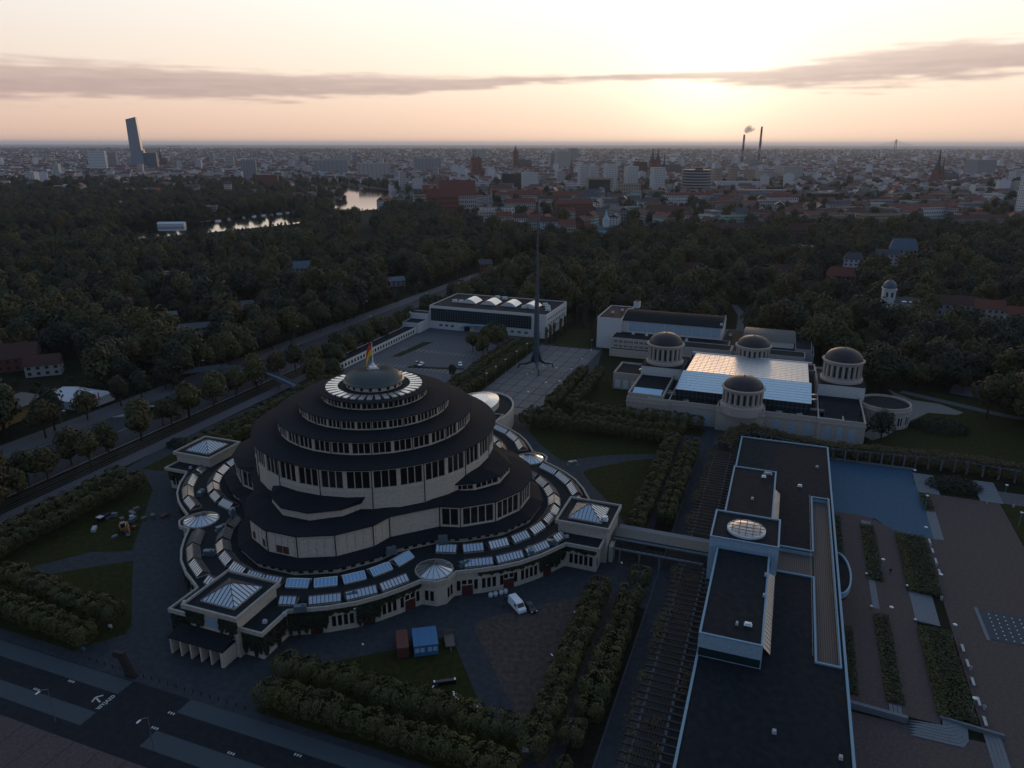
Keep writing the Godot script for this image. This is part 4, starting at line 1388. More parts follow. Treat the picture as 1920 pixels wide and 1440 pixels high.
	for q in [[53.9, 146.8, "disc lamp in the short hedge beside the dry basin"], [33.2, 143.7, "disc lamp where the broad hedge meets the dry basin"], [9.3, 143.6, "disc lamp at the hedge corner by the widest steps"], [-11.1, 143.2, "disc lamp at the hedge start below the widest steps"], [-34.4, 142.6, "disc lamp at the hedge end by the fan-shaped steps"], [11.8, 131.6, "disc lamp beside the walker on the terrace"], [-9.0, 131.4, "disc lamp at the foot of the narrow terrace steps"], [72.1, 145.8, "disc lamp on the rim of the dry basin"], [69.9, 169.8, "disc lamp on the lawn by the wide park stairs"], [51.5, 169.4, "disc lamp on the lawn beside the pink square"]]:
		disc_lamp(q[2], g, sp(q[0], q[1]), 4.4)
	var bn := 0
	for q in [[33.7, 145.2], [28.6, 145.2], [23.4, 145.2], [18.0, 145.2], [-12.8, 145.0], [-17.9, 145.0], [-23.6, 144.9], [-29.4, 144.8], [-34.8, 144.8]]:
		bench("%s white bench from the dry basin along the pink square" % ORD[bn], "white benches along the hedges", sp(q[0], q[1]), TURN + PI / 2)
		bn += 1
	for q in [[31.0, 145.0], [21.2, 145.0], [-19.5, 145.2], [-31.0, 145.4], [5.5, 143.8], [64.8, 164.4], [64.5, 171.0]]:
		st = ST()
		lathe(st, [Vector2(0.22, 0.0), Vector2(0.3, 0.8), Vector2(0.3, 0.9), Vector2(0.24, 0.9), Vector2(0.2, 0.15), Vector2(0, 0.15)], 10)
		var o := obj("litter_bin", st, M.grey_paint, self)
		o.position = sp(q[0], q[1])
		tag(o, "small pale litter bin at the edge of the pink square", "bin", "litter bins round the pink square")
	for q in [[9.6, 128.2, "small round bollard lamp above the narrow terrace steps"], [-4.6, 128.2, "small round bollard lamp below the narrow terrace steps"], [7.4, 136.8, "small round bollard lamp above the widest steps"], [-6.6, 136.8, "small round bollard lamp below the widest steps"]]:
		var o := site("bollard_lamp", q[2], "bollard lamp", q[0], q[1], "bollard lamps on the terrace steps", 0.3)
		st = ST()
		tube(st, Vector3.ZERO, Vector3(0, 0.6, 0), 0.12, 0.12, 8)
		obj("post", st, M.dark, o)
		st = ST()
		lathe(st, [Vector2(0.1, 0.6), Vector2(0.3, 0.75), Vector2(0.25, 0.95), Vector2(0, 1.02)], 10, true)
		obj("lamp_shade", st, M.lamp_white, o)
	person("person in dark clothes walking on the terrace path", sp(12.9, 133.8, 0.3), TURN, Color(0.015, 0.016, 0.02), Color(0.02, 0.02, 0.026))
	person("person in a red top standing on the lawn by the vine arcade", sp(92, 166, 0), TURN + 1.0, Color(0.25, 0.03, 0.03), Color(0.03, 0.04, 0.07), 0.1)
	person("person in black standing on the lawn by the vine arcade", sp(92.5, 163, 0), TURN + 2.0, Color(0.012, 0.012, 0.014), Color(0.012, 0.012, 0.014), 0.1)

# ---------------------------------------------------------------- the long flat-roofed building
func long_building() -> void:
	var h := site("long_building", "long flat-roofed building with a raised block and a round skylight", "building")
	var st := ST()
	var top := 8.0
	# plan split round the sunken deck (x = v, z = -u)
	var rects := [[94.0, 107.4, -72.5, 85.0], [107.4, 115.4, -72.5, -2.8], [107.4, 115.4, 8.6, 85.0], [115.4, 119.4, -72.5, -33.2], [115.4, 119.4, 38.9, 85.0], [119.4, 120.6, -72.5, 85.0]]
	for r in rects: box(st, r[0], r[1], -0.2, top - 0.25, r[2], r[3])
	obj("wall", st, M.blue_wall, h)
	st = ST()
	for r in rects: box(st, r[0] + 0.002, r[1] - 0.002, top - 0.25, top - 0.05, r[2] + 0.002, r[3] - 0.002)
	obj("roof", st, M.felt_blue, h)
	st = ST()
	box(st, 107.42, 119.38, 4.6, 6.8, -2.78, 8.58)
	box(st, 115.42, 119.38, 4.6, 6.8, -33.18, -2.78)
	box(st, 115.42, 119.38, 4.6, 6.8, 8.58, 38.88)
	obj("deck_bed", st, M.brown_beam, h)
	st = ST()
	box(st, -0.17, 0.17, 0, 0.06, -36.0, 36.0)
	var plank := fin(st, M.deck)
	for i in 9: inst("deck_plank", plank, h, Transform3D(Basis(), Vector3(115.7 + i * 0.42, 6.81, 2.85)))
	st = ST()
	box(st, -0.17, 0.17, 0, 0.06, -5.6, 5.6)
	plank = fin(st, M.deck)
	for i in 18: inst("deck_plank", plank, h, Transform3D(Basis(), Vector3(107.75 + i * 0.42, 6.81, 2.9)))
	st = ST()   # copings
	for e in [[94.0, 94.45, -72.5, 85.0], [120.15, 120.6, -72.5, 85.0], [94.45, 120.15, -72.5, -72.05], [115.0, 115.4, -33.2, -2.8], [115.0, 115.4, 8.6, 38.9], [119.4, 119.7, -33.2, 38.9], [107.4, 115.0, -3.2, -2.8], [107.4, 115.0, 8.6, 9.0], [115.0, 119.7, 38.9, 39.3], [115.0, 119.7, -33.6, -33.2]]:
		box(st, e[0], e[1], top - 0.05, top + 0.28, e[2], e[3])
	obj("coping", st, M.blue_trim, h)
	for x in [114.6, 119.1]:
		st = ST()
		for z in range(-33, 39, 3): tube(st, Vector3(x, top, z), Vector3(x, top + 0.95, z), 0.03, 0.03, 4, false)
		beam(st, Vector3(x, top + 0.95, -33), Vector3(x, top + 0.95, 38.5), 0.08, 0.06)
		obj("railing", st, M.steel, h)
	# raised blocks
	for r in [[94.1, 105.6, -36.0, -3.2, 12.9], [94.1, 105.6, 11.2, 44.6, 12.9]]:
		st = ST()
		box(st, r[0], r[1], top - 0.06, r[4] - 0.2, r[2], r[3])
		obj("raised_block", st, M.blue_wall, h)
		st = ST()
		box(st, r[0] + 0.45, r[1] - 0.45, r[4] - 0.2, r[4] - 0.12, r[2] + 0.45, r[3] - 0.45)
		obj("raised_roof", st, M.felt_blue, h)
		st = ST()
		for e in [[r[0], r[0] + 0.4, r[2], r[3]], [r[1] - 0.4, r[1], r[2], r[3]], [r[0] + 0.4, r[1] - 0.4, r[2], r[2] + 0.4], [r[0] + 0.4, r[1] - 0.4, r[3] - 0.4, r[3]]]:
			box(st, e[0], e[1], r[4] - 0.2, r[4] + 0.15, e[2], e[3])
		obj("coping", st, M.blue_trim, h)
	st = ST()
	box(st, 94.3, 105.4, 8.2, 9.9, 44.62, 44.7)
	obj("ribbon_window", st, M.pane_teal, h)
	st = ST()
	box(st, 92.3, 107.3, 11.2, 14.7, -2.9, 10.9)
	box(st, 92.3, 94.1, -0.2, 11.2, -2.9, 10.9)
	box(st, 105.9, 107.3, 7.9, 11.2, -2.9, 10.9)
	obj("cross_block", st, M.blue_wall, h)
	st = ST()
	box(st, 92.75, 106.85, 14.7, 14.82, -2.45, 10.45)
	obj("cross_roof", st, M.felt_blue, h)
	st = ST()
	for e in [[92.3, 92.7, -2.9, 10.9], [106.9, 107.3, -2.9, 10.9], [92.7, 106.9, -2.9, -2.5], [92.7, 106.9, 10.5, 10.9]]: box(st, e[0], e[1], 14.7, 15.15, e[2], e[3])
	obj("coping", st, M.blue_trim, h)
	# round skylight with its grid
	st = ST()
	lathe(st, [Vector2(4.3, 14.8), Vector2(4.3, 15.35), Vector2(4.0, 15.35)], 36, false, Vector3(99.9, 0, 4.9))
	var sk := obj("round_skylight", st, M.white_bar, h)
	st = ST()
	lathe(st, [Vector2(4.0, 15.3), Vector2(2.6, 15.55), Vector2(0.0, 15.65)], 36, true, Vector3(99.9, 0, 4.9))
	obj("glass_dome", st, M.glazing_court, sk)
	st = ST()
	for i in range(-2, 3):
		var l := sqrt(16.0 - pow(i * 1.55, 2))
		beam(st, Vector3(99.9 + i * 1.55, 15.72, 4.9 - l), Vector3(99.9 + i * 1.55, 15.72, 4.9 + l), 0.16, 0.12)
		beam(st, Vector3(99.9 - l, 15.74, 4.9 + i * 1.55), Vector3(99.9 + l, 15.74, 4.9 + i * 1.55), 0.16, 0.12)
	obj("glazing_bars", st, M.glazing_bar, sk)
	# strips of sloping panes
	st = ST()
	quad(st, Vector3(0, 1.6, 0.06), Vector3(0, 1.6, 1.34), Vector3(1.5, 0.15, 1.34), Vector3(1.5, 0.15, 0.06))
	var pane := fin(st, M.glazing_white)
	st = ST()
	beam(st, Vector3(0, 1.62, 0), Vector3(1.55, 0.17, 0), 0.1, 0.06)
	var bar := fin(st, M.glazing_bar)
	for s in [[-32.0, 13], [10.6, 21]]:
		for i in int(s[1]):
			inst("sloping_pane", pane, h, Transform3D(Basis(), Vector3(105.62, top, s[0] + i * 1.4)))
			inst("glazing_bar", bar, h, Transform3D(Basis(), Vector3(105.62, top, s[0] + i * 1.4)))
	# rounded bay
	st = ST()
	var arc := PackedVector2Array()
	for i in 13: arc.append(Vector2(120.6 + sin(PI * i / 12) * 2.6, 3.2 - cos(PI * i / 12) * 9.0))
	prism(st, arc, 5.4, 7.0)
	obj("round_bay", st, M.felt_blue, h)
	st = ST()
	for i in 12:
		var a2 := Vector3(arc[i].x, 6.9, arc[i].y)
		var b2 := Vector3(arc[i + 1].x, 6.9, arc[i + 1].y)
		beam(st, a2, b2, 0.35, 1.3)
	obj("bay_rim", st, M.blue_trim, h)
	st = ST()
	tube(st, Vector3(122.3, 0, 0.5), Vector3(122.3, 5.4, 0.5), 0.2, 0.2, 8)
	obj("bay_column", st, M.blue_trim, h)
	for q in [[97.5, 12.95, 9.5, 0.9], [102.6, 12.95, 39.0, 1.5], [100.6, 12.95, 39.5, 0.5], [103.4, 12.95, -33.5, 2.2], [102.4, 12.95, -31.0, 1.2], [100.2, 12.95, -16.0, 0.7], [112.2, 8.0, -39.5, 1.2], [117.0, 8.0, -55.0, 0.8], [108.5, 8.0, 60.0, 0.7], [118.5, 8.0, 62.0, 0.6], [105.0, 12.95, 20.0, 0.5], [105.0, 12.95, 28.0, 0.5]]:
		roof_unit(h, Vector3(q[0], q[1], q[2]), q[3], 0.55, 0.8, 0, M.white_paint if q[3] > 0.85 and q[3] < 2 else M.grey_paint)

# ---------------------------------------------------------------- walkway and pergola
func walkway() -> void:
	var h := site("covered_walkway", "covered walkway on slim posts joining the hall to the long building", "walkway")
	var st := ST()
	box(st, 68.4, 92.2, 5.3, 5.7, -2.6, 1.9)
	obj("roof", st, M.teal_roof, h)
	st = ST()
	box(st, 68.4, 92.2, 5.0, 5.3, -5.2, -2.6)
	box(st, 68.4, 92.2, 5.0, 5.3, 1.9, 2.6)
	obj("side_roof", st, M.slab_stone, h)
	for z in [-6.6, 5.0]:
		st = ST()
		box(st, 69.0, 91.0, 3.7, 4.1, z - 0.25, z + 0.25)
		obj("edge_beam", st, M.slab_stone, h)
		for i in 14:
			st = ST()
			box(st, 69.6 + i * 1.55, 69.85 + i * 1.55, 4.1, 4.3, -6.2 if z < 0 else 2.7, -5.0 if z < 0 else 5.0)
			obj("cross_beam", st, M.brown_beam, h)
		for i in 5:
			st = ST()
			box(st, 70.6 + i * 4.9, 71.0 + i * 4.9, -0.1, 3.7, z - 0.2, z + 0.2)
			obj("post", st, M.slab_stone, h)
	st = ST()
	box(st, 68.0, 69.0, -0.1, 4.4, 2.4, 5.4)
	obj("end_wall", st, M.concrete, h)

func pergola() -> void:
	var h := site("pergola", "long straight pergola of dark beams along the long building", "pergola")
	sheet("pergola_floor", [[-110, 84.8], [-110, 94], [70, 94], [70, 84.8]], 0.014, M.paving_light)
	var st := ST()
	box(st, 84.8, 93.8, 3.8, 4.1, -0.22, 0.22)
	var cross := fin(st, M.brown_beam)
	st = ST()
	box(st, -0.28, 0.28, -0.1, 3.85, -0.28, 0.28)
	var col := fin(st, M.slab_stone)
	var n := 0
	for i in 76:
		var z := 76.0 - i * 1.9
		if z > -8 and z < 6: continue
		inst("cross_beam", cross, h, Transform3D(Basis(), Vector3(0, 0, z)))
		if i % 3 == 0:
			for x in [86.6, 91.4]: inst("column", col, h, Transform3D(Basis(), Vector3(x, 0, z)))
	for r in [[6.4, 77.0], [-66.0, -8.2]]:
		for i in 10:
			st = ST()
			box(st, 86.6 + i * 0.5, 86.72 + i * 0.5, 4.1, 4.24, r[0], r[1])
			obj("slat", st, M.brown_beam, h)
		for x in [86.6, 91.4]:
			st = ST()
			box(st, x - 0.2, x + 0.2, 3.5, 3.84, r[0], r[1])
			obj("main_beam", st, M.slab_stone, h)
	rng.seed = 61
	var spots := []
	for i in 46: spots.append([rng.randf_range(84.8, 86.8) if i % 3 else rng.randf_range(87, 93), rng.randf_range(-64, 76), rng.randf_range(0.8, 2.6)])
	st = ST()
	leaf_quads(st, 5200, 0.42, func():
		var s: Array = spots[rng.randi() % spots.size()]
		return [Vector3(s[0] + rng.randfn() * 0.6, rng.randf_range(2.6, 4.6), s[1] + rng.randfn() * s[2]), Vector3.UP], 0.5)
	var o := obj("vine", st, M.leaf5, self)
	o.position = HALL
	o.rotation.y = TURN
	tag(o, "yellow green vines straggling over the straight pergola beams", "vine", "", "stuff")
	# the arcade that curves round the park, overgrown
	h = site("vine_arcade", "curved arcade roof on pale piers overgrown with vines before the park lawn", "pergola")
	var path := [[72.0, 88.5], [84.0, 90.5], [92.5, 95.5], [88.5, 106.0], [84.5, 121.0], [86.0, 136.0], [87.3, 146.0], [88.4, 161.0], [85.8, 178.0], [80.0, 200.0]]
	var pts := []
	for p in path: pts.append(Vector3(p[1], 0, -p[0]))
	var vines := ST()
	for i in pts.size() - 1:
		var a: Vector3 = pts[i]
		var b: Vector3 = pts[i + 1]
		var side := (b - a).normalized().cross(Vector3.UP)
		for s in [-2.2, 2.2]:
			st = ST()
			beam(st, a + side * s + Vector3.UP * 4.0, b + side * s + Vector3.UP * 4.0, 0.5, 0.45)
			obj("edge_beam", st, M.slab_stone, h)
			var m := int((b - a).length() / 5.0) + 1
			for j in m:
				st = ST()
				var p: Vector3 = a.lerp(b, (j + 0.5) / m) + side * s
				box(st, p.x - 0.25, p.x + 0.25, -0.1, 3.78, p.z - 0.25, p.z + 0.25)
				obj("pier", st, M.slab_stone, h)
		var k := int((b - a).length() / 1.6)
		for j in k:
			st = ST()
			var p := a.lerp(b, (j + 0.5) / k)
			beam(st, p - side * 3.0 + Vector3.UP * 4.35, p + side * 3.0 + Vector3.UP * 4.35, 0.2, 0.22)
			obj("cross_beam", st, M.brown_beam, h)
		leaf_quads(vines, int((b - a).length() * 190), 0.5, func():
			var t := rng.randf()
			var w := rng.randf_range(-3.3, 3.3)
			return [a.lerp(b, t) + side * w + Vector3.UP * (4.5 + rng.randf() * 0.6 - (rng.randf() * 4.0 if absf(w) > 2.0 and sin(t * 9.0 + i * 2.0) > -0.75 else 0.0)), Vector3.UP], 0.5)
	o = obj("vine", vines, M.leaf5, self)
	o.position = HALL
	o.rotation.y = TURN
	tag(o, "yellow green vines covering the roof of the curved arcade", "vine", "", "stuff")

# ---------------------------------------------------------------- the museum with four domes
func dome(h: Node3D, u: float, v: float, base: float, eave: float, top: float, plinth: float) -> void:
	var c := Vector3(v, 0, -u)
	var st := ST()
	if plinth > 0.0:
		box(st, v - 8.3, v + 8.3, 6.8, base - 0.25, -u - 8.3, -u + 8.3)
		obj("dome_plinth", st, M.white_wall, h)
		st = ST()
		box(st, v - 8.4, v + 8.4, base - 0.25, base, -u - 8.4, -u + 8.4)
		obj("plinth_roof", st, M.felt_blue, h)
	st = ST()
	lathe(st, [Vector2(7.7, base - 2.2), Vector2(7.7, base + 0.9), Vector2(7.2, base + 1.1), Vector2(7.2, base + 1.7), Vector2(6.6, base + 1.75), Vector2(6.6, eave - 1.2), Vector2(7.0, eave - 1.15), Vector2(7.15, eave - 0.3), Vector2(7.75, eave - 0.2), Vector2(7.75, eave + 0.1), Vector2(6.9, eave + 0.3)], 48, false, c)
	obj("dome_drum", st, M.stone, h)
	st = ST()
	var prof := []
	for i in 10: prof.append(Vector2(6.9 * cos(i / 9.0 * PI / 2) + 0.02, eave + 0.28 + (top - eave - 0.28) * sin(i / 9.0 * PI / 2)))
	lathe(st, prof, 40, true, c)
	obj("dome_shell", st, M.dome_dark, h)
	st = ST()
	lathe(st, [Vector2(0.25, top - 0.05), Vector2(0.3, top + 0.3), Vector2(0.0, top + 0.55)], 8, false, c)
	obj("finial", st, M.stone, h)
	st = ST()
	box(st, -0.42, 0.42, base + 1.74, eave - 1.2, -0.5, 0.35)
	var col := fin(st, M.stone)
	var wm := pane_mesh(0.85, eave - base - 3.5, M.pane_teal)
	for i in 20:
		var a := TAU * i / 20
		var b := TAU * (i + 0.5) / 20
		inst("pilaster", col, h, Transform3D(Basis(Vector3.UP, a), c + Vector3(sin(a), 0, cos(a)) * 6.75))
		inst("drum_window", wm, h, Transform3D(Basis(Vector3.UP, b), c + Vector3(sin(b) * 6.62, base + 2.1, cos(b) * 6.62)))

func museum() -> void:
	var h := site("domed_museum", "pale museum with four dark domes round a glass-roofed court", "museum")
	var st := ST()
	# wings round the court (x = v, z = -u)
	for r in [[58.0, 126.5, -109.0, -99.5, 7.6, "front"], [50.0, 66.0, -166.0, -99.0, 7.2, "left"], [118.0, 133.5, -166.0, -99.0, 7.6, "right"], [66.0, 118.0, -170.0, -159.5, 7.6, "back"], [83.5, 100.2, -112.0, -97.2, 8.0, "porch"]]:
		st = ST()
		box(st, r[0], r[1], -0.2, r[4], r[2], r[3])
		obj("wing_wall", st, M.stone, h)
		st = ST()
		box(st, r[0] + 0.5, r[1] - 0.5, r[4], r[4] + 0.08, r[2] + 0.5, r[3] - 0.5)
		obj("wing_roof", st, M.felt_blue, h)
		st = ST()
		for e in [[r[0], r[1], r[2], r[2] + 0.45], [r[0], r[1], r[3] - 0.45, r[3]], [r[0], r[0] + 0.45, r[2] + 0.45, r[3] - 0.45], [r[1] - 0.45, r[1], r[2] + 0.45, r[3] - 0.45]]:
			box(st, e[0], e[1], r[4] + 0.003, r[4] + 0.9, e[2], e[3])
		box(st, r[0] - 0.25, r[1] + 0.25, r[4] - 1.0, r[4] - 0.6, r[2] - 0.25, r[3] + 0.25)
		obj("parapet", st, M.stone, h)
	# low left forebuilding with its blue skylight
	for r in [[37.5, 50.0, -148.0, -131.0, 6.0], [50.0, 63.5, -130.0, -101.0, 7.9]]:
		st = ST()
		box(st, r[0], r[1], -0.2, r[4] + 0.5, r[2], r[3])
		obj("wing_wall", st, M.stone, h)
		st = ST()
		box(st, r[0] + 0.6, r[1] - 0.6, r[4] + 0.5, r[4] + 0.56, r[2] + 0.6, r[3] - 0.6)
		obj("wing_roof", st, M.felt_blue, h)
		st = ST()
		for e in [[r[0], r[1], r[2], r[2] + 0.5], [r[0], r[1], r[3] - 0.5, r[3]], [r[0], r[0] + 0.5, r[2] + 0.5, r[3] - 0.5], [r[1] - 0.5, r[1], r[2] + 0.5, r[3] - 0.5]]:
			box(st, e[0], e[1], r[4] + 0.5, r[4] + 1.4, e[2], e[3])
		obj("parapet", st, M.stone, h)
	st = ST()
	quad(st, Vector3(51.5, 9.9, -106.5), Vector3(62.5, 9.9, -106.5), Vector3(62.5, 9.0, -102.2), Vector3(51.5, 9.0, -102.2))
	quad(st, Vector3(62.5, 9.9, -106.5), Vector3(51.5, 9.9, -106.5), Vector3(51.5, 8.6, -107.0), Vector3(62.5, 8.6, -107.0))
	obj("blue_skylight", st, M.glazing_blue, h)
	for r in [[119.2, 132.0, -115.5, -109.0, 8.9], [120.2, 131.0, -108.2, -102.0, 8.5]]:
		st = ST()
		box(st, r[0], r[1], 7.7, r[4] - 0.3, r[2], r[3])
		obj("roof_box", st, M.steel, h)
		st = ST()
		quad(st, Vector3(r[0], r[4] + 0.6, r[2]), Vector3(r[1], r[4] + 0.6, r[2]), Vector3(r[1], r[4] - 0.3, r[3]), Vector3(r[0], r[4] - 0.3, r[3]))
		obj("blue_skylight", st, M.felt_blue, h)
	# the court's glass roof: front slope towards the hall, long back slope
	var front := [[105.0, 11.4], [123.5, 13.6]]
	var back := [[123.5, 13.6], [157.5, 12.0]]
	var nx := 22
	for f in [[front, 8, M.glazing_blue, 67.5, 115.5], [back, 12, M.glazing_court, 68.6, 114.6]]:  # front slope: blue sky reflection is put into the pane colour
		var a: Array = f[0][0]
		var b: Array = f[0][1]
		var st2 := ST()
		var bars := ST()
		var w: float = (f[4] - f[3]) / nx
		var d := Vector3(0, b[1] - a[1], -(b[0] - a[0]))
		var pm := ST()
		var step: Vector3 = d / f[1]
		quad(pm, Vector3(0.05, 0, 0), step + Vector3(0.05, 0, 0), step + Vector3(w - 0.05, 0, 0), Vector3(w - 0.05, 0, 0))
		var pane := fin(pm, f[2])
		for i in nx:
			for j in int(f[1]):
				inst("roof_pane", pane, h, Transform3D(Basis(), Vector3(f[3] + i * w, a[1], -a[0]) + step * j))
		for i in nx + 1: beam(bars, Vector3(f[3] + i * w, a[1], -a[0]), Vector3(f[3] + i * w, a[1], -a[0]) + d, 0.12, 0.14)
		for j in int(f[1]) + 1: beam(bars, Vector3(f[3], a[1], -a[0]) + step * j, Vector3(f[4], a[1], -a[0]) + step * j, 0.10, 0.12)
		obj("roof_bars", bars, M.white_bar, h)
	st = ST()
	box(st, 66.8, 116.2, 11.9, 12.25, -158.6, -157.5)
	obj("gutter", st, M.white_wall, h)
	st = ST()
	box(st, 67.5, 115.5, 7.0, 11.3, -105.35, -105.25)
	obj("court_glass", st, M.pane_teal, h)
	st = ST()
	for i in 32: box(st, 67.5 + i * 1.548 - 0.05, 67.5 + i * 1.548 + 0.05, 7.0, 11.35, -105.24, -105.1)
	for y in [7.3, 9.2, 11.2]: box(st, 67.5, 115.5, y, y + 0.1, -105.09, -105.0)
	obj("mullions", st, M.steel, h)
	for x in [67.4, 115.4]:
		st = ST()
		quad(st, Vector3(x, 7, -105.3), Vector3(x, 11.4, -105.3), Vector3(x, 13.5, -123.5), Vector3(x, 7, -123.5))
		quad(st, Vector3(x, 7, -123.5), Vector3(x, 13.5, -123.5), Vector3(x, 12.0, -157.5), Vector3(x, 7, -157.5))
		obj("court_side", st, M.pane_teal, h)
	dome(h, 101.5, 92.0, 9.0, 16.2, 20.4, 0.0)
	dome(h, 164.0, 92.0, 9.0, 16.2, 20.4, 0.0)
	dome(h, 136.5, 58.0, 12.6, 20.6, 25.2, 1.0)
	dome(h, 136.5, 126.5, 12.6, 20.6, 25.2, 1.0)
	# arched blind windows on the front
	for x in [121.5, 125.5, 129.5, 110.0, 104.5, 115.0]:
		st = ST()
		var p := PackedVector2Array([Vector2(x - 1.1, 1.2), Vector2(x + 1.1, 1.2)])
		for i in 9: p.append(Vector2(x + 1.1 * cos(PI * i / 8), 4.6 + 1.1 * sin(PI * i / 8)))
		var id := Geometry2D.triangulate_polygon(p)
		for i in range(0, id.size(), 3): tri(st, Vector3(p[id[i]].x, p[id[i]].y, -98.92), Vector3(p[id[i + 1]].x, p[id[i + 1]].y, -98.92), Vector3(p[id[i + 2]].x, p[id[i + 2]].y, -98.92))
		for i in p.size():
			var q := p[i]
			var r := p[(i + 1) % p.size()]
			quad(st, Vector3(q.x, q.y, -98.92), Vector3(r.x, r.y, -98.92), Vector3(r.x, r.y, -99.1), Vector3(q.x, q.y, -99.1))
		if x < 118.0:
			var o := obj("blind_window", st, M.blue_wall, h)
			o.position.z = -0.5
		else:
			obj("blind_window", st, M.blue_wall, h)
	for x in [39.5, 43.0, 46.5]:
		st = ST()
		box(st, x - 1.1, x + 1.1, 0.6, 4.2, -131.0, -130.88)
		obj("blind_window", st, M.white_wall, h)
	for x in [70.0, 75.0, 80.0]:
		st = ST()
		box(st, x - 1.5, x + 1.5, 0.8, 4.6, -99.5, -99.38)
		obj("blind_window", st, M.blue_wall, h)
	for x in [120.2, 123.5, 127.5, 132.0]:
		st = ST()
		box(st, x - 0.3, x + 0.3, -0.1, 6.5, -99.0, -98.8)
		obj("pilaster", st, M.stone, h)
	# round annex beside the park path
	st = ST()
	var c := Vector3(142.0, 0, -128.0)
	lathe(st, [Vector2(9.0, -0.2), Vector2(9.0, 6.2), Vector2(9.35, 6.3), Vector2(9.35, 6.8), Vector2(9.0, 6.9), Vector2(9.0, 8.0), Vector2(8.5, 8.0), Vector2(8.5, 7.2), Vector2(0, 7.2)], 40, false, c)
	obj("round_annex", st, M.stone, h)
	st = ST()
	lathe(st, [Vector2(8.45, 7.25), Vector2(0, 7.3)], 40, false, c)
	obj("annex_roof", st, M.felt_blue, h)
	var aw := pane_mesh(1.7, 3.2, M.pane_far)
	var af := frame_mesh(1.8, 3.3, 2, 0.16, M.white_bar)
	for i in 9:
		var a := deg_to_rad(-15 + i * 24)
		var o := inst("annex_window", aw, h, Transform3D(Basis(Vector3.UP, a), c + Vector3(sin(a) * 9.02, 1.4, cos(a) * 9.02)))
		inst("frame", af, o)
	for q in [[86.0, 8.2, -98.0], [97.5, 8.2, -98.4], [105.0, 7.8, -101.5], [112.0, 7.8, -101.5], [72.0, 7.8, -102.0], [117.0, 7.8, -120.0], [117.0, 7.8, -126.0], [64.5, 7.4, -128.0], [64.0, 7.4, -112.0], [48.0, 6.6, -140.0]]:
		roof_unit(h, Vector3(q[0], q[1], q[2]), 2.4, 0.7, 1.0, 0.1, M.glazing_white)

# ---------------------------------------------------------------- buildings behind
func block(h: Node3D, x0: float, x1: float, z0: float, z1: float, y0: float, y1: float, wall: Material, roof: Material, rim := 0.5, called := "wall") -> void:
	var st := ST()
	box(st, x0, x1, y0, y1, z0, z1)
	obj(called, st, wall, h)
	st = ST()
	box(st, x0 + 0.3, x1 - 0.3, y1, y1 + 0.1, z0 + 0.3, z1 - 0.3)
	obj("roof", st, roof, h)
	if rim > 0.0:
		st = ST()
		for e in [[x0, x1, z0, z0 + 0.3], [x0, x1, z1 - 0.3, z1], [x0, x0 + 0.3, z0 + 0.3, z1 - 0.3], [x1 - 0.3, x1, z0 + 0.3, z1 - 0.3]]: box(st, e[0], e[1], y1 + 0.002, y1 + rim, e[2], e[3])
		obj("parapet", st, wall, h)

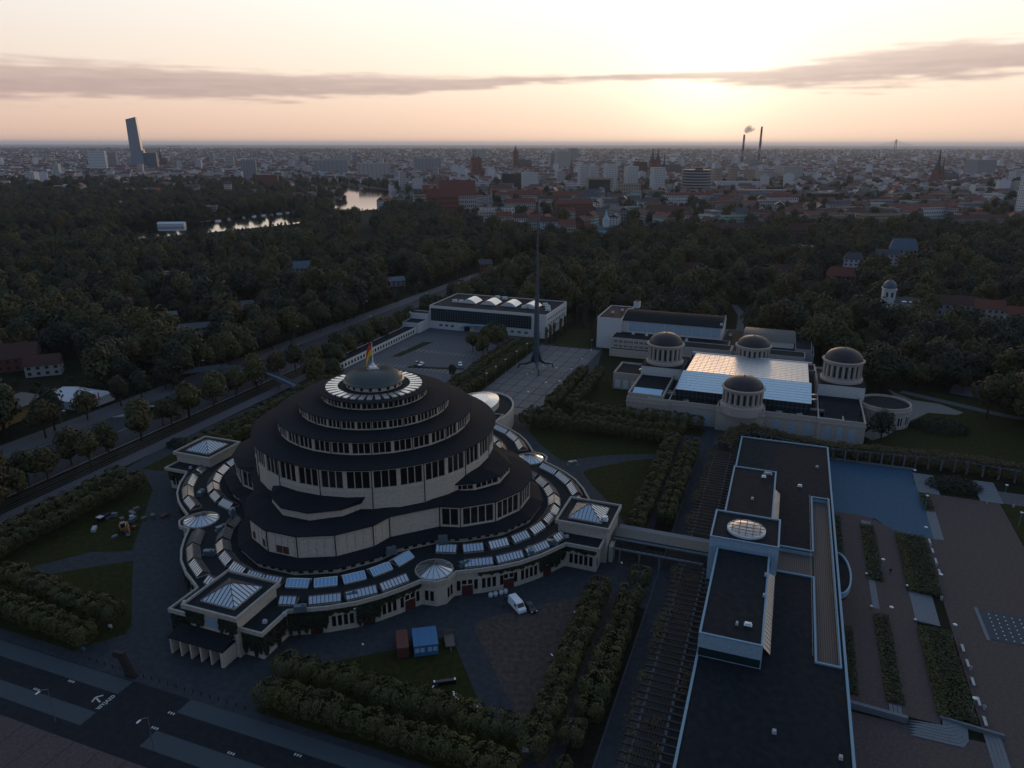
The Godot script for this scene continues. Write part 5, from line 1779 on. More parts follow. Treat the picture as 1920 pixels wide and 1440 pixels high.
func studios() -> void:
	var h := site("studio_building", "cream studio building with long pitched roof and rows of small windows", "building")
	block(h, 14.0, 26.5, -226.0, -195.0, -0.2, 15.4, M.white_wall, M.felt, 0.5, "end_block")
	block(h, 26.5, 29.5, -229.0, -224.5, 15.5, 18.4, M.white_wall, M.felt, 0.2, "roof_house")
	var st := ST()
	box(st, 26.5, 75.5, -0.2, 14.6, -222.0, -197.5)
	obj("wall", st, M.white_wall, h)
	st = ST()
	var prof := []
	for i in 9: prof.append(Vector2(-197.0 - i * 3.2, 14.6 + 3.0 * sin(PI * i / 8.0)))
	for i in 8: quad(st, Vector3(26.5, prof[i].y, prof[i].x), Vector3(26.5, prof[i + 1].y, prof[i + 1].x), Vector3(76.0, prof[i + 1].y, prof[i + 1].x), Vector3(76.0, prof[i].y, prof[i].x))
	obj("vault_roof", st, M.felt_blue, h)
	for x in [26.4, 75.6]:
		st = ST()
		for i in 8: quad(st, Vector3(x, 14.5, prof[i].x), Vector3(x, prof[i].y + 0.5, prof[i].x), Vector3(x, prof[i + 1].y + 0.5, prof[i + 1].x), Vector3(x, 14.5, prof[i + 1].x))
		obj("gable_wall", st, M.white_wall, h)
	for i in 10:
		st = ST()
		box(st, 30.2 + i * 4.5, 34.3 + i * 4.5, 9.6, 14.2, -197.5, -197.36)
		obj("wall_panel", st, M.plaster_blue, h)
	block(h, 24.0, 80.0, -197.3, -184.0, -0.2, 8.6, M.concrete, M.felt_blue, 0.15, "low_wing")
	block(h, 24.0, 52.0, -183.9, -181.5, -0.2, 3.6, M.concrete, M.felt_blue, 0.1, "low_wing")
	var t := Transform3D(Basis(), Vector3(0, 0, -183.98))
	var xs := []
	for i in 13: xs.append(26.4 + i * 2.55)
	window_rows(h, t, xs, 6.4, 1.5, 1.3, 3, M.pane, "window", M.white_bar)
	window_rows(h, t, xs, 4.2, 1.5, 1.2, 3, M.pane, "window", M.white_bar)
	block(h, 56.0, 82.0, -183.5, -173.0, -0.2, 9.8, M.plaster, M.felt_blue, 0.35, "front_block")
	block(h, 82.0, 114.0, -188.0, -178.0, -0.2, 8.6, M.plaster, M.felt_blue, 0.3, "right_wing")
	t = Transform3D(Basis(), Vector3(0, 0, -177.98))
	xs = []
	for i in 12: xs.append(84.0 + i * 2.5)
	window_rows(h, t, xs, 6.0, 1.6, 1.5, 4, M.pane_far, "window", M.white_bar)
	window_rows(h, t, xs, 3.0, 1.6, 1.6, 4, M.pane_far, "window", M.white_bar)
	st = ST()
	box(st, 86.0, 109.0, 8.0, 11.0, -220.0, -195.0)
	obj("hall_wall", st, M.white_wall, h)
	st = ST()
	prof = []
	for i in 7: prof.append(Vector2(-194.4 - i * 4.4, 11.0 + 1.6 * sin(PI * i / 6.0)))
	for i in 6: quad(st, Vector3(85.6, prof[i].y, prof[i].x), Vector3(85.6, prof[i + 1].y, prof[i + 1].x), Vector3(109.5, prof[i + 1].y, prof[i + 1].x), Vector3(109.5, prof[i].y, prof[i].x))
	obj("vault_roof", st, M.slate, h)
	block(h, 76.0, 118.0, -224.0, -188.0, -0.2, 8.0, M.plaster_grey, M.felt_blue, 0.2, "low_wing")
	block(h, 109.6, 117.0, -222.0, -189.0, 8.1, 9.5, M.plaster_grey, M.felt_blue, 0.2, "low_wing")
	for q in [[19.0, 15.5, -208.0], [22.5, 15.5, -215.0], [60.0, 8.7, -190.0], [57.0, 8.7, -188.0], [40.0, 8.7, -193.0], [33.0, 8.7, -194.0], [75.0, 15.4, -200.0], [79.0, 8.2, -210.0], [112.5, 9.6, -214.0]]:
		roof_unit(h, Vector3(q[0], q[1], q[2]), 1.5, 1.0, 1.0, 0.2, M.white_wall)

func exhibition_hall() -> void:
	var h := site("exhibition_hall", "white exhibition hall with dark glass front and arched roof skylights", "building")
	block(h, -85.0, -15.5, -240.0, -202.0, -0.2, 12.6, M.white_wall, M.felt, 0.45)
	var st := ST()
	box(st, -84.0, -24.0, 4.6, 11.6, -202.0, -201.8)
	obj("glass_front", st, M.pane_teal, h)
	st = ST()
	for i in 41: box(st, -84.0 + i * 1.5 - 0.05, -84.0 + i * 1.5 + 0.05, 4.6, 11.6, -201.8, -201.66)
	for i in 6: box(st, -84.0, -24.0, 4.6 + i * 1.4 - 0.05, 4.6 + i * 1.4 + 0.05, -201.65, -201.55)
	obj("mullions", st, M.steel, h)
	for i in 4:
		var x := -67.0 + i * 12.2
		st = ST()
		var p := []
		for k in 9: p.append(Vector2(x - 4.6 + k * 1.15, 12.7 + 2.2 * sin(PI * k / 8.0) + 0.25))
		for k in 8: quad(st, Vector3(p[k].x, p[k].y, -226), Vector3(p[k].x, p[k].y, -216), Vector3(p[k + 1].x, p[k + 1].y, -216), Vector3(p[k + 1].x, p[k + 1].y, -226))
		var o := obj("arched_skylight", st, M.glazing_white, h)
		for z in [-216.0, -226.0]:
			st = ST()
			for k in 8: quad(st, Vector3(p[k].x, 12.65, z), Vector3(p[k].x, p[k].y, z), Vector3(p[k + 1].x, p[k + 1].y, z), Vector3(p[k + 1].x, 12.65, z))
			obj("arch_end", st, M.white_wall, o)
	st = ST()
	var arc := []
	for i in 11: arc.append(Vector3(-66.0 + i * 2.6, 4.5 - 0.012 * pow((i - 5) * 2.6, 2) + 0.3, 0))
	for i in 10: quad(st, arc[i] + Vector3(0, 0, -201.9), arc[i] + Vector3(0, -0.4, -198.8), arc[i + 1] + Vector3(0, -0.4, -198.8), arc[i + 1] + Vector3(0, 0, -201.9))
	obj("canopy", st, M.blue_trim, h)
	var t := Transform3D(Basis(), Vector3(0, 0, -201.98))
	window_rows(h, t, [-78.0, -74.5, -71.0, -43.0, -39.0, -35.0, -31.0, -27.0], 1.6, 1.8, 1.3, 3, M.pane_far, "window", M.blue_trim)
	for x in [-62.0, -56.0, -50.0]:
		st = ST()
		box(st, x - 1.6, x + 1.6, 0, 2.8, -202.0, -201.9)
		obj("door", st, M.grey_paint if x > -60 else M.pane_teal, h)
	window_rows(h, t, [-20.0], 8.2, 1.2, 1.4, 2, M.pane_far)
	window_rows(h, t, [-20.0], 5.0, 1.2, 1.4, 2, M.pane_far)
	st = ST()
	box(st, -21.0, -19.0, 0, 3.2, -202.0, -201.88)
	obj("door", st, M.blue_trim, h)
	t = Transform3D(Basis(Vector3.UP, PI / 2), Vector3(-15.48, 0, 0))
	var xs := []
	for i in 11: xs.append(205.5 + i * 3.0)
	for y in [3.0, 6.4, 9.4]: window_rows(h, t, xs, y, 1.3, 1.2, 2, M.pane_far)
	block(h, -97.0, -85.0, -206.0, -199.0, -0.2, 8.4, M.white_wall, M.felt, 0.3, "side_block")
	block(h, -95.0, -85.0, -199.0, -188.0, -0.2, 5.4, M.white_wall, M.felt, 0.3, "side_block")
	block(h, -93.5, -86.5, -188.0, -112.0, -0.2, 3.2, M.white_wall, M.felt, 0.2, "side_wall")
	t = Transform3D(Basis(Vector3.UP, PI / 2), Vector3(-86.48, 0, 0))
	xs = []
	for i in 27: xs.append(114.5 + i * 2.7)
	window_rows(h, t, xs, 0.8, 1.3, 1.6, 1, M.pane)
	for q in [[-76.0, -217.0], [-72.0, -217.0], [-33.0, -216.0], [-28.5, -216.0], [-57.0, -236.0], [-52.0, -235.0], [-24.0, -226.0], [-21.0, -221.0], [-18.5, -214.0]]:
		roof_unit(h, Vector3(q[0], 12.7, q[1]), 3.0, 1.4, 2.2, 0.1, M.white_wall)

func spire() -> void:
	var h := site("steel_spire", "very tall tapering steel spire on three splayed feet", "spire", 145.0, -1.9)
	var st := ST()
	var levels := [[3.5, 1.9], [8.0, 1.75], [20.0, 1.4], [40.0, 0.9], [62.0, 0.42], [80.0, 0.16], [96.0, 0.05]]
	for k in levels.size() - 1:
		loft(st, ring(levels[k][1], levels[k][0], 3, 0.4), ring(levels[k + 1][1], levels[k + 1][0], 3, 0.4))
	obj("mast", st, M.spire, h)
	st = ST()
	for k in 30:
		var y := 5.0 + k * 2.9
		var r := lerpf(1.8, 0.1, k / 30.0) + 0.02
		var p := ring(r, y, 3, 0.4)
		for i in 3: beam(st, p[i], p[(i + 1) % 3], 0.09, 0.09)
	obj("mast_rings", st, M.steel, h)
	for a in [2.35, -1.55, 0.45]:
		st = ST()
		var dir := Vector3(sin(a), 0, cos(a))
		var pts := [Vector3(0, 8.0, 0) + dir * 1.3, Vector3(0, 4.4, 0) + dir * 2.2, Vector3(0, 2.9, 0) + dir * 4.6, Vector3(0, 2.1, 0) + dir * 8.2, Vector3(0, 0.1, 0) + dir * 8.9]
		var wide := [1.2, 1.5, 1.1, 0.7, 0.5]
		for i in 4: tube(st, pts[i], pts[i + 1], wide[i] * 0.6, wide[i + 1] * 0.6, 4)
		obj("foot", st, M.spire, h)
	for i in 6:
		var q := Vector2(rng.randf_range(-9, 9), rng.randf_range(-9, 9))
		var o := site("ground_spotlight", "small pale floodlight on the paving round the spire feet", "floodlight", 145.0 + q.x, -1.9 + q.y, "floodlights round the spire")
		st = ST()
		box(st, -0.3, 0.3, 0, 0.35, -0.3, 0.3)
		obj("housing", st, M.grey_paint, o)
		st = ST()
		box(st, -0.34, 0.34, 0.35, 0.42, -0.34, 0.34)
		obj("cap", st, M.lamp_white, o)

# ---------------------------------------------------------------- things standing about the hall
func yard_things() -> void:
	rng.seed = 9
	car("white delivery van parked on the yard edge by the hall", sp(-31.9, 53.3), TURN + 0.85, M.white_paint, true)
	car("black car parked beside the white van", sp(-31.2, 56.2), TURN + 0.80, M.black_paint)
	var bb := -1
	for q in [[-29.8, 46.0], [-29.0, 46.9], [-28.0, 47.9], [-27.2, 48.7]]:
		bb += 1
		var o := site("bulk_bag", "%s white bulk bag from the containers in the row by red doors" % ORD[bb], "bag", q[0], q[1], "white bulk bags by the hall")
		var st := ST()
		lathe(st, [Vector2(0.46, 0.0), Vector2(0.56, 0.35), Vector2(0.54, 0.75), Vector2(0.42, 0.95), Vector2(0.2, 1.02), Vector2(0, 1.0)], 10, true)
		obj("sack", st, M.tent, o)
		st = ST()
		for k in 4:
			var a := PI / 2 * k + 0.4
			beam(st, Vector3(cos(a) * 0.45, 0.9, sin(a) * 0.45), Vector3(cos(a) * 0.2, 1.25, sin(a) * 0.2), 0.08, 0.03)
		obj("lifting_straps", st, M.grey_paint, o)
	# containers on the lawn, set at an angle
	var ang := TURN + 0.55
	var o := thing("site_cabin", "bright blue site cabin with four windows on the lawn", "cabin", sp(-51.3, 40.0), ang)
	var st := ST()
	box(st, -2.5, 2.5, 0.15, 2.55, -3.0, 3.0)
	obj("body", st, M.blue_sheet, o)
	for x in [-1.27, 1.27]:
		st = ST()
		box(st, x - 1.26, x + 1.26, 2.55, 2.68, -3.05, 3.05)
		box(st, x - 0.04, x + 0.04, 2.68, 2.73, -3.0, 3.0)
		obj("roof_sheet", st, M.blue_sheet, o)
	for x in [-1.85, -0.75, 0.75, 1.85]:
		inst("window", pane_mesh(0.85, 1.0, M.plaster_blue), o, Transform3D(Basis(), Vector3(x, 1.1, 3.06)))
	o = thing("cargo_container", "rust red cargo container beside the blue cabin", "container", sp(-53.6, 35.9), ang)
	st = ST()
	box(st, -1.2, 1.2, 0.1, 2.6, -3.0, 3.0)
	obj("body", st, M.rust_sheet, o)
	st = ST()
	for i in 20:
		for x in [-1.22, 1.22]: box(st, x - 0.03, x + 0.03, 0.2, 2.5, -2.9 + i * 0.3, -2.75 + i * 0.3)
	obj("ribs", st, M.rust_sheet, o)
	st = ST()
	box(st, -1.1, 1.1, 0.2, 2.5, 3.0, 3.06)
	obj("doors", st, M.rust_sheet, o)
	o = thing("flat_trailer", "small flat trailer parked against the blue cabin", "trailer", sp(-48.4, 44.2), ang)
	st = ST()
	box(st, -1.0, 1.0, 0.6, 0.75, -2.2, 2.0)
	box(st, -1.0, 1.0, 0.75, 1.7, -2.25, -2.15)
	obj("bed", st, M.deck, o)
	st = ST()
	beam(st, Vector3(0, 0.6, 2.0), Vector3(0, 0.5, 3.4), 0.12, 0.12)
	obj("drawbar", st, M.steel, o)
	for x in [-1.1, 1.1]:
		st = ST()
		tube(st, Vector3(x - 0.1, 0.32, -0.2), Vector3(x + 0.1, 0.32, -0.2), 0.32, 0.32, 10)
		obj("wheel", st, M.tyre, o)
	for q in [[-60.0, 48.6, "dark steel beam case lying nearer the cabins on the lawn"], [-65.2, 55.6, "dark steel beam case lying at the lawn path corner"]]:
		o = thing("beam_case", q[2], "case", sp(q[0], q[1]), ang, "steel beam cases on the lawn")
		st = ST()
		box(st, -2.2, 2.2, 0.0, 0.9, -0.35, 0.35)
		obj("body", st, M.black_paint, o)
		for x in [-2.0, 2.0]:
			st = ST()
			box(st, x - 0.15, x + 0.15, 0.9, 1.0, -0.3, 0.3)
			obj("clamp", st, M.white_paint, o)
	for q in [[-62.2, 52.0], [-61.9, 51.4], [-62.5, 52.6]]:
		st = ST()
		box(st, -0.15, 0.15, 0.02, 0.12, -0.6, 0.6)
		box(st, -0.2, 0.2, 0.12, 0.16, -0.62, -0.3)
		var b := obj("board", st, M.lamp_white, self)
		b.transform = Transform3D(Basis(Vector3.UP, ang), sp(q[0], q[1]))
		tag(b, "pale board left on the bare soil between the beam cases", "board", "boards on the lawn")
	# angular pylon by the exit
	o = site("steel_pylon", "dark angular steel pylon shaped like a seven by the bollards", "pylon", -79.6, -11.0)
	st = ST()
	var p := [Vector2(-0.4, 0), Vector2(1.9, 0), Vector2(-0.2, 5.2), Vector2(-2.8, 5.0), Vector2(-3.0, 3.7), Vector2(-1.7, 3.7)]
	var id := Geometry2D.triangulate_polygon(pack(p))
	for z in [-0.35, 0.35]:
		for i in range(0, id.size(), 3): tri(st, Vector3(p[id[i]].x, p[id[i]].y, z), Vector3(p[id[i + 1]].x, p[id[i + 1]].y, z), Vector3(p[id[i + 2]].x, p[id[i + 2]].y, z))
	for i in 6:
		var a: Vector2 = p[i]
		var b: Vector2 = p[(i + 1) % 6]
		quad(st, Vector3(a.x, a.y, -0.35), Vector3(b.x, b.y, -0.35), Vector3(b.x, b.y, 0.35), Vector3(a.x, a.y, 0.35))
	obj("plate", st, M.brown_beam, o)
	st = ST()
	box(st, -0.6, 2.1, 0, 0.12, -0.6, 0.6)
	obj("base", st, M.asphalt_dark, o)
	# bollards
	st = ST()
	lathe(st, [Vector2(0.07, -0.05), Vector2(0.07, 0.8), Vector2(0.05, 0.88), Vector2(0, 0.9)], 8)
	var bol := fin(st, M.black_paint)
	for i in 22:
		var v := -21.8 + i * 2.03
		if v > -12.8 and v < -9.4: continue
		var b := inst("bollard", bol, self)
		b.position = sp(-79.1, v)
		tag(b, "%s thin black bollard from the triangular lawn along the exit road" % ORD[i], "bollard", "bollards along the exit road")
	# lamps
	var g := "tall thin lamps on the exit road"
	street_lamp("tall dark lamp on the paving strip with the exit arrow", g, sp(-93.9, -13.1), TURN, 8.0)
	street_lamp("tall dark lamp on the paving strip past the road junction", g, sp(-92.9, 8.9), TURN, 8.0)
	g = "disc lamps along the spire plaza"
	bb = -1
	for q in [[112.5, -23.8], [123.3, -20.8], [135.3, -13.0], [150.0, -13.0], [165.0, -13.0], [180.0, -13.6]]:
		bb += 1
		disc_lamp("%s disc lamp from the hall in the clipped row by the car park" % ORD[bb], g, sp(q[0], -13.4), 6.5)
	for q in [[99.6, 10.0], [102.0, 16.6], [118.0, 17.5], [136.0, 17.5], [153.9, 17.5], [170.0, 17.5], [189.1, 13.0]]:
		bb += 1
		disc_lamp("%s disc lamp from the hall on the plaza edge opposite the car park" % ORD[bb - 6], g, sp(q[0], q[1]), 5.0 if q[0] != 102.0 else 9.0)
	g = "street lamps along the tram street"
	for i in 14: street_lamp("%s curved street lamp along the tram street, counted from the yellow gate" % ORD[i], g, sp(-60 + i * 34.0, -106.5 if i % 2 else -134.0), TURN + (PI / 2 if i % 2 == 0 else -PI / 2), 10.0)
	g = "small lamps round the hall"
	for q in [[-50.5, 24.0, "thin double lamp between the ivy facade and the containers"], [-60.5, 30.5, "thin lamp on the lawn behind the rust container"], [-66.0, 50.0, "thin lamp standing in the clipped row by the beam cases"], [-52.0, 68.5, "thin lamp standing in the sandy yard row"], [-37.0, 69.0, "thin lamp in the yard row nearer the van"], [-12.5, 72.5, "thin lamp by the covered walkway"]]:
		street_lamp(q[2], g, sp(q[0], q[1]), rng.randf() * TAU, 5.5)
	# signs
	for q in [[-78.0, -24.5, "blue", "small blue sign on a post at the lawn corner"], [-70.5, -25.5, "white", "small white notice board on the lawn by the hall path"], [-74.5, 20.2, "dark", "dark notice stand at the end of the clipped row"], [-71.5, 69.3, "white", "white notice board at the tip of the sandy yard row"], [30.0, 69.0, "white", "white notice board under the clipped row by the walkway"]]:
		o = site("sign_post", q[3], "sign", q[0], q[1])
		st = ST()
		tube(st, Vector3.ZERO, Vector3(0, 1.6, 0), 0.05, 0.05, 5)
		obj("post", st, M.steel, o)
		st = ST()
		box(st, -0.55, 0.55, 1.1, 2.0, -0.04, 0.04)
		obj("panel", st, M.blue_sheet if q[2] == "blue" else (M.black_paint if q[2] == "dark" else M.white_paint), o)
	# cyclist at the clipped row
	person("person in black beside a bicycle at the clipped row end", sp(-78.6, 21.6), TURN, Color(0.012, 0.012, 0.014), Color(0.02, 0.02, 0.022), 0.08)
	o = site("bicycle", "bicycle held by the person at the clipped row end", "bicycle", -79.3, 21.9)
	for x in [-0.52, 0.52]:
		st = ST()
		for i in 16:
			var a := TAU * i / 16
			var b := TAU * (i + 1) / 16
			tube(st, Vector3(x + cos(a) * 0.33, 0.34 + sin(a) * 0.33, 0), Vector3(x + cos(b) * 0.33, 0.34 + sin(b) * 0.33, 0), 0.025, 0.025, 4, false)
		obj("wheel", st, M.tyre, o)
	st = ST()
	for s in [[Vector3(-0.52, 0.34, 0), Vector3(-0.15, 0.85, 0)], [Vector3(-0.15, 0.85, 0), Vector3(0.38, 0.82, 0)], [Vector3(0.38, 0.82, 0), Vector3(-0.05, 0.32, 0)], [Vector3(-0.05, 0.32, 0), Vector3(-0.15, 0.85, 0)], [Vector3(-0.52, 0.34, 0), Vector3(-0.05, 0.32, 0)], [Vector3(0.52, 0.34, 0), Vector3(0.36, 1.0, 0)], [Vector3(0.36, 1.0, -0.25), Vector3(0.36, 1.0, 0.25)]]: tube(st, s[0], s[1], 0.025, 0.025, 5)
	obj("frame", st, M.red_paint, o)
	st = ST()
	box(st, -0.3, -0.02, 0.88, 0.95, -0.08, 0.08)
	obj("saddle", st, M.black_paint, o)
	# two people working behind the van
	person("person crouching low on the yard behind the white van", sp(-30.5, 50.0), TURN + 1.2, Color(0.02, 0.05, 0.09), Color(0.03, 0.03, 0.035), 0.3)
	person("person in dark clothes standing at the van side", sp(-33.2, 50.6), TURN + 0.4, Color(0.05, 0.04, 0.01), Color(0.015, 0.015, 0.02), 0.12)
	# digger and building waste on the far lawn
	o = thing("digger", "orange digger standing among building waste on the lawn", "digger", sp(-36.0, -58.5), TURN + 1.0)
	var orange := mat("orange", lin(0.42, 0.17, 0.03), 0.5)
	st = ST()
	box(st, -1.1, 1.1, 0.7, 1.5, -1.6, 1.2)
	obj("engine_deck", st, orange, o)
	st = ST()
	box(st, -1.0, 0.1, 1.5, 2.7, -0.2, 1.2)
	obj("cab", st, M.car_glass, o)
	st = ST()
	beam(st, Vector3(0.5, 1.5, 1.0), Vector3(0.5, 3.4, 3.0), 0.35, 0.4)
	beam(st, Vector3(0.5, 3.4, 3.0), Vector3(0.5, 1.2, 4.6), 0.28, 0.3)
	obj("arm", st, orange, o)
	st = ST()
	extrude_profile(st, [[4.3, 0.6], [4.9, 1.3], [5.2, 0.7], [4.8, 0.3]], 0.9)
	obj("bucket", st, M.steel, o)
	for x in [-0.95, 0.95]:
		st = ST()
		extrude_profile(st, [[-1.7, 0.35], [-1.4, 0.7], [1.4, 0.7], [1.7, 0.35], [1.4, 0.0], [-1.4, 0.0]], 0.5)
		var c := obj("track", st, M.tyre, o)
		c.position.x = x
	for i in 16:
		st = ST()
		var sx := rng.randf_range(0.5, 1.3)
		for k in 3 + i % 3: box(st, -sx, sx, k * 0.22, k * 0.22 + 0.18, -0.5, 0.5)
		var w := obj("material_stack", st, [M.slab_stone, M.deck, M.slab_stone, M.rust_sheet, M.grey_paint, M.deck][i % 6], self)
		w.transform = Transform3D(Basis(Vector3.UP, rng.randf() * TAU), sp(-25.0 - rng.randf() * 15.0, -69.0 + rng.randf() * 12.0 + (i % 4)))
		tag(w, "low stack of building material on the lawn round the digger", "stack", "building material on the lawn")
	# big box and skip near it
	o = site("waste_skip", "dark waste skip with pale lid near the lawn hedge", "skip", -33.5, -69.0)
	st = ST()
	extrude_profile(st, [[-1.8, 1.3], [1.8, 1.3], [1.2, 0.0], [-1.2, 0.0]], 1.7)
	obj("tub", st, M.black_paint, o)
	st = ST()
	box(st, -0.85, 0.85, 1.3, 1.36, 0.2, 1.7)
	obj("lid", st, M.tent, o)
	# cars in the car park and street
	g = "cars in the car park"
	var i := 0
	for q in [[133.5, -58.0, 0.1, "dark_car"], [133.0, -55.4, 0.1, "white"], [139.5, -38.0, 0.5, "white"], [180.5, -44.0, 1.5, "white"], [183.0, -30.0, 1.5, "dark_car"], [128.0, -88.0, 0.0, "white"]]:
		car(["dark car parked beside a white one on the car park", "white car parked beside a dark one on the car park", "white car parked alone by the grass island", "white car parked before the exhibition hall canopy", "dark car parked by the exhibition hall corner door", "white car parked by the white car park wall"][i], sp(q[0], q[1]), TURN + q[2], M.white_paint if q[3] == "white" else M.black_paint, false, g)
		i += 1
	g = "cars on the tram street"
	for q in [[-20, -122, 0], [86, -112, 1], [150, -112, 0], [262, -118, 1], [292, -112, 1], [345, -118, 0], [372, -112, 1], [398, -118, 1], [420, -112, 0], [40, -126, 0]]:
		car("%s car driving on the tram street" % ["dark", "white"][q[2]], sp(q[0], q[1]), TURN + PI, M.white_paint if q[2] else M.black_paint, false, g)
	o = site("footbridge", "grey footbridge ramp crossing the tram street behind the hall", "footbridge")
	var ramp_ := [Vector3(-146, 4.6, -66), Vector3(-128, 5.4, -82), Vector3(-107, 5.4, -83), Vector3(-96, 4.6, -80), Vector3(-86, 2.8, -78)]
	for k in 4:
		st = ST()
		beam(st, ramp_[k], ramp_[k + 1], 3.4, 0.5)
		obj("deck", st, M.slab_stone, o)
		for s in [-1.6, 1.6]:
			st = ST()
			var side: Vector3 = (ramp_[k + 1] - ramp_[k]).normalized().cross(Vector3.UP) * s
			beam(st, ramp_[k] + side + Vector3.UP * 0.7, ramp_[k + 1] + side + Vector3.UP * 0.7, 0.08, 0.9)
			obj("railing", st, M.steel, o)
		st = ST()
		box(st, ramp_[k + 1].x - 0.3, ramp_[k + 1].x + 0.3, -0.1, ramp_[k + 1].y - 0.25, ramp_[k + 1].z - 0.3, ramp_[k + 1].z + 0.3)
		obj("pier", st, M.slab_stone, o)
	# gate building with yellow columns, tent and flags across the street
	o = site("gate_building", "flat-roofed gate building with a row of yellow columns", "building", 4.0, -170.0)
	st = ST()
	box(st, -7, 9.5, 5.2, 6.0, -22, 14)
	obj("roof", st, M.slate, o)
	st = ST()
	box(st, -4, 7, -0.1, 5.2, -22, -4)
	obj("wall", st, M.yellow_wall, o)
	for k in 7:
		st = ST()
		box(st, 7.6, 8.8, -0.1, 5.2, -3.4 + k * 2.6, -2.2 + k * 2.6)
		obj("column", st, M.yellow_wall, o)
	o = site("marquee", "white marquee roof among dark trees beyond the street", "tent", 37.0, -160.0)
	st = ST()
	gable(st, 20, 15, 3.2, 2.6, 0.3, 2.0)
	obj("canvas_roof", st, M.tent, o)
	st = ST()
	box(st, -10, 10, -0.1, 3.2, -7.5, 7.5)
	obj("canvas_wall", st, M.tent, o)
	for k in 3:
		o = site("banner_flag", "narrow orange flag on a pole by the yellow gate", "flag", 24.0 + k * 5.0, -146.0, "flags by the gate")
		st = ST()
		tube(st, Vector3.ZERO, Vector3(0, 7, 0), 0.06, 0.04, 5)
		obj("pole", st, M.steel, o)
		st = ST()
		for j in 5: quad(st, Vector3(0.05, 7 - j * 0.6, 0), Vector3(0.8, 6.8 - j * 0.6, 0.15 * sin(j * 1.0)), Vector3(0.8, 6.2 - j * 0.6, 0.15 * sin(j + 1.0)), Vector3(0.05, 6.4 - j * 0.6, 0))
		obj("cloth", st, M.flag_red, o)
	# green columns of trimmed climbers and masts behind the spire
	g = "green climbing columns by the exhibition hall"
	for q in [[189.5, -11.5], [195.0, -11.0], [201.0, -10.8], [212.0, -10.5], [219.0, -10.0], [226.0, -9.6], [209.0, 9.5], [217.0, 8.0], [226.0, 6.5], [233.0, 5.5], [233.0, -3.0], [203.0, 11.0]]:
		o = site("green_column", "tall slim column of clipped climbing leaves near the exhibition hall", "column tree", q[0], q[1], g)
		st = ST()
		leaf_quads(st, 420, 0.5, func():
			var a := rng.randf() * TAU
			return [Vector3(cos(a) * 0.75, rng.randf_range(0.2, 9.5), sin(a) * 0.75), Vector3(cos(a), 0, sin(a))])
		obj("leaves", st, M.hedge_leaf, o)
		st = ST()
		tube(st, Vector3.ZERO, Vector3(0, 9.0, 0), 0.4, 0.35, 6)
		obj("post", st, M.bark, o)
	for k in 9:
		st = ST()
		tube(st, Vector3.ZERO, Vector3(0, 12, 0), 0.09, 0.06, 5)
		lathe(st, [Vector2(0.2, -0.05), Vector2(0.2, 0.2), Vector2(0, 0.25)], 8)
		var mst := obj("flag_mast", st, M.steel, self)
		mst.position = sp(236.0 + (k % 2) * 8.0, -8.0 + k * 3.2)
		tag(mst, "bare grey flag mast in the group behind the spire lawn", "mast", "bare masts behind the spire")

# ---------------------------------------------------------------- houses
func house(called: String, label: String, cat: String, at: Vector3, turn: float, w: float, d: float, hgt: float, rh: float, wall: Material, roof: Material, floors: int, bays: int, group := "", hip := 0.0, chim := 0, deep := 0) -> Node3D:
	var o := thing(called, label, cat, at, turn, group)
	var st := ST()
	box(st, -w / 2, w / 2, -0.3, hgt, -d / 2, d / 2)
	obj("wall", st, wall, o)
	st = ST()
	if rh > 0.0:
		gable(st, w, d, hgt, rh, 0.4, hip)
	else:
		box(st, -w / 2 + 0.3, w / 2 - 0.3, hgt, hgt + 0.15, -d / 2 + 0.3, d / 2 - 0.3)
	var r := obj("roof", st, roof, o)
	if rh <= 0.0:
		st = ST()
		for e in [[-w / 2, w / 2, d / 2 - 0.3, d / 2], [-w / 2, w / 2, -d / 2, -d / 2 + 0.3], [-w / 2, -w / 2 + 0.3, -d / 2 + 0.3, d / 2 - 0.3], [w / 2 - 0.3, w / 2, -d / 2 + 0.3, d / 2 - 0.3]]: box(st, e[0], e[1], hgt, hgt + 0.7, e[2], e[3])
		obj("parapet", st, wall, o)
	if floors > 0:
		st = ST()
		var fh := hgt / floors
		var side := maxi(2, int(bays * d / w)) if deep == 0 else deep
		for f in floors:
			for b in bays:
				var x := -w / 2 + w * (b + 0.5) / bays
				var ww := minf(1.4, w / bays * 0.55)
				for z in [-d / 2 - 0.05, d / 2]: box(st, x - ww / 2, x + ww / 2, f * fh + fh * 0.32, f * fh + fh * 0.82, z, z + 0.05)
			for b in side:
				var z := -d / 2 + d * (b + 0.5) / side
				var ww := minf(1.4, d / side * 0.55)
				for x in [-w / 2 - 0.05, w / 2]: box(st, x, x + 0.05, f * fh + fh * 0.32, f * fh + fh * 0.82, z - ww / 2, z + ww / 2)
		obj("windows", st, M.pane_far, o).set_meta("kind", "stuff")
	for c in chim:
		st = ST()
		var x := w * (0.28 if c % 2 else -0.22) + c * 0.4
		box(st, x - 0.4, x + 0.4, hgt, hgt + rh + 0.9, -0.5 - d * 0.1, 0.4 - d * 0.1)
		obj("chimney", st, M.plaster_grey if c % 2 else M.brick, r)
	return o

# ---------------------------------------------------------------- forest
const CITY_EDGE := [[-1500, -1750], [-760, -1500], [-420, -1330], [-130, -1130], [-60, -930], [26, -900], [110, -820], [200, -850], [288, -900], [470, -880], [674, -900], [1500, -900]]

func edge_at(x: float) -> float:
	for i in range(1, CITY_EDGE.size()):
		if x <= CITY_EDGE[i][0]:
			return lerpf(CITY_EDGE[i - 1][1], CITY_EDGE[i][1], (x - CITY_EDGE[i - 1][0]) / float(CITY_EDGE[i][0] - CITY_EDGE[i - 1][0]))
	return -900.0

var keep_clear := []   # circles [x, z, r]

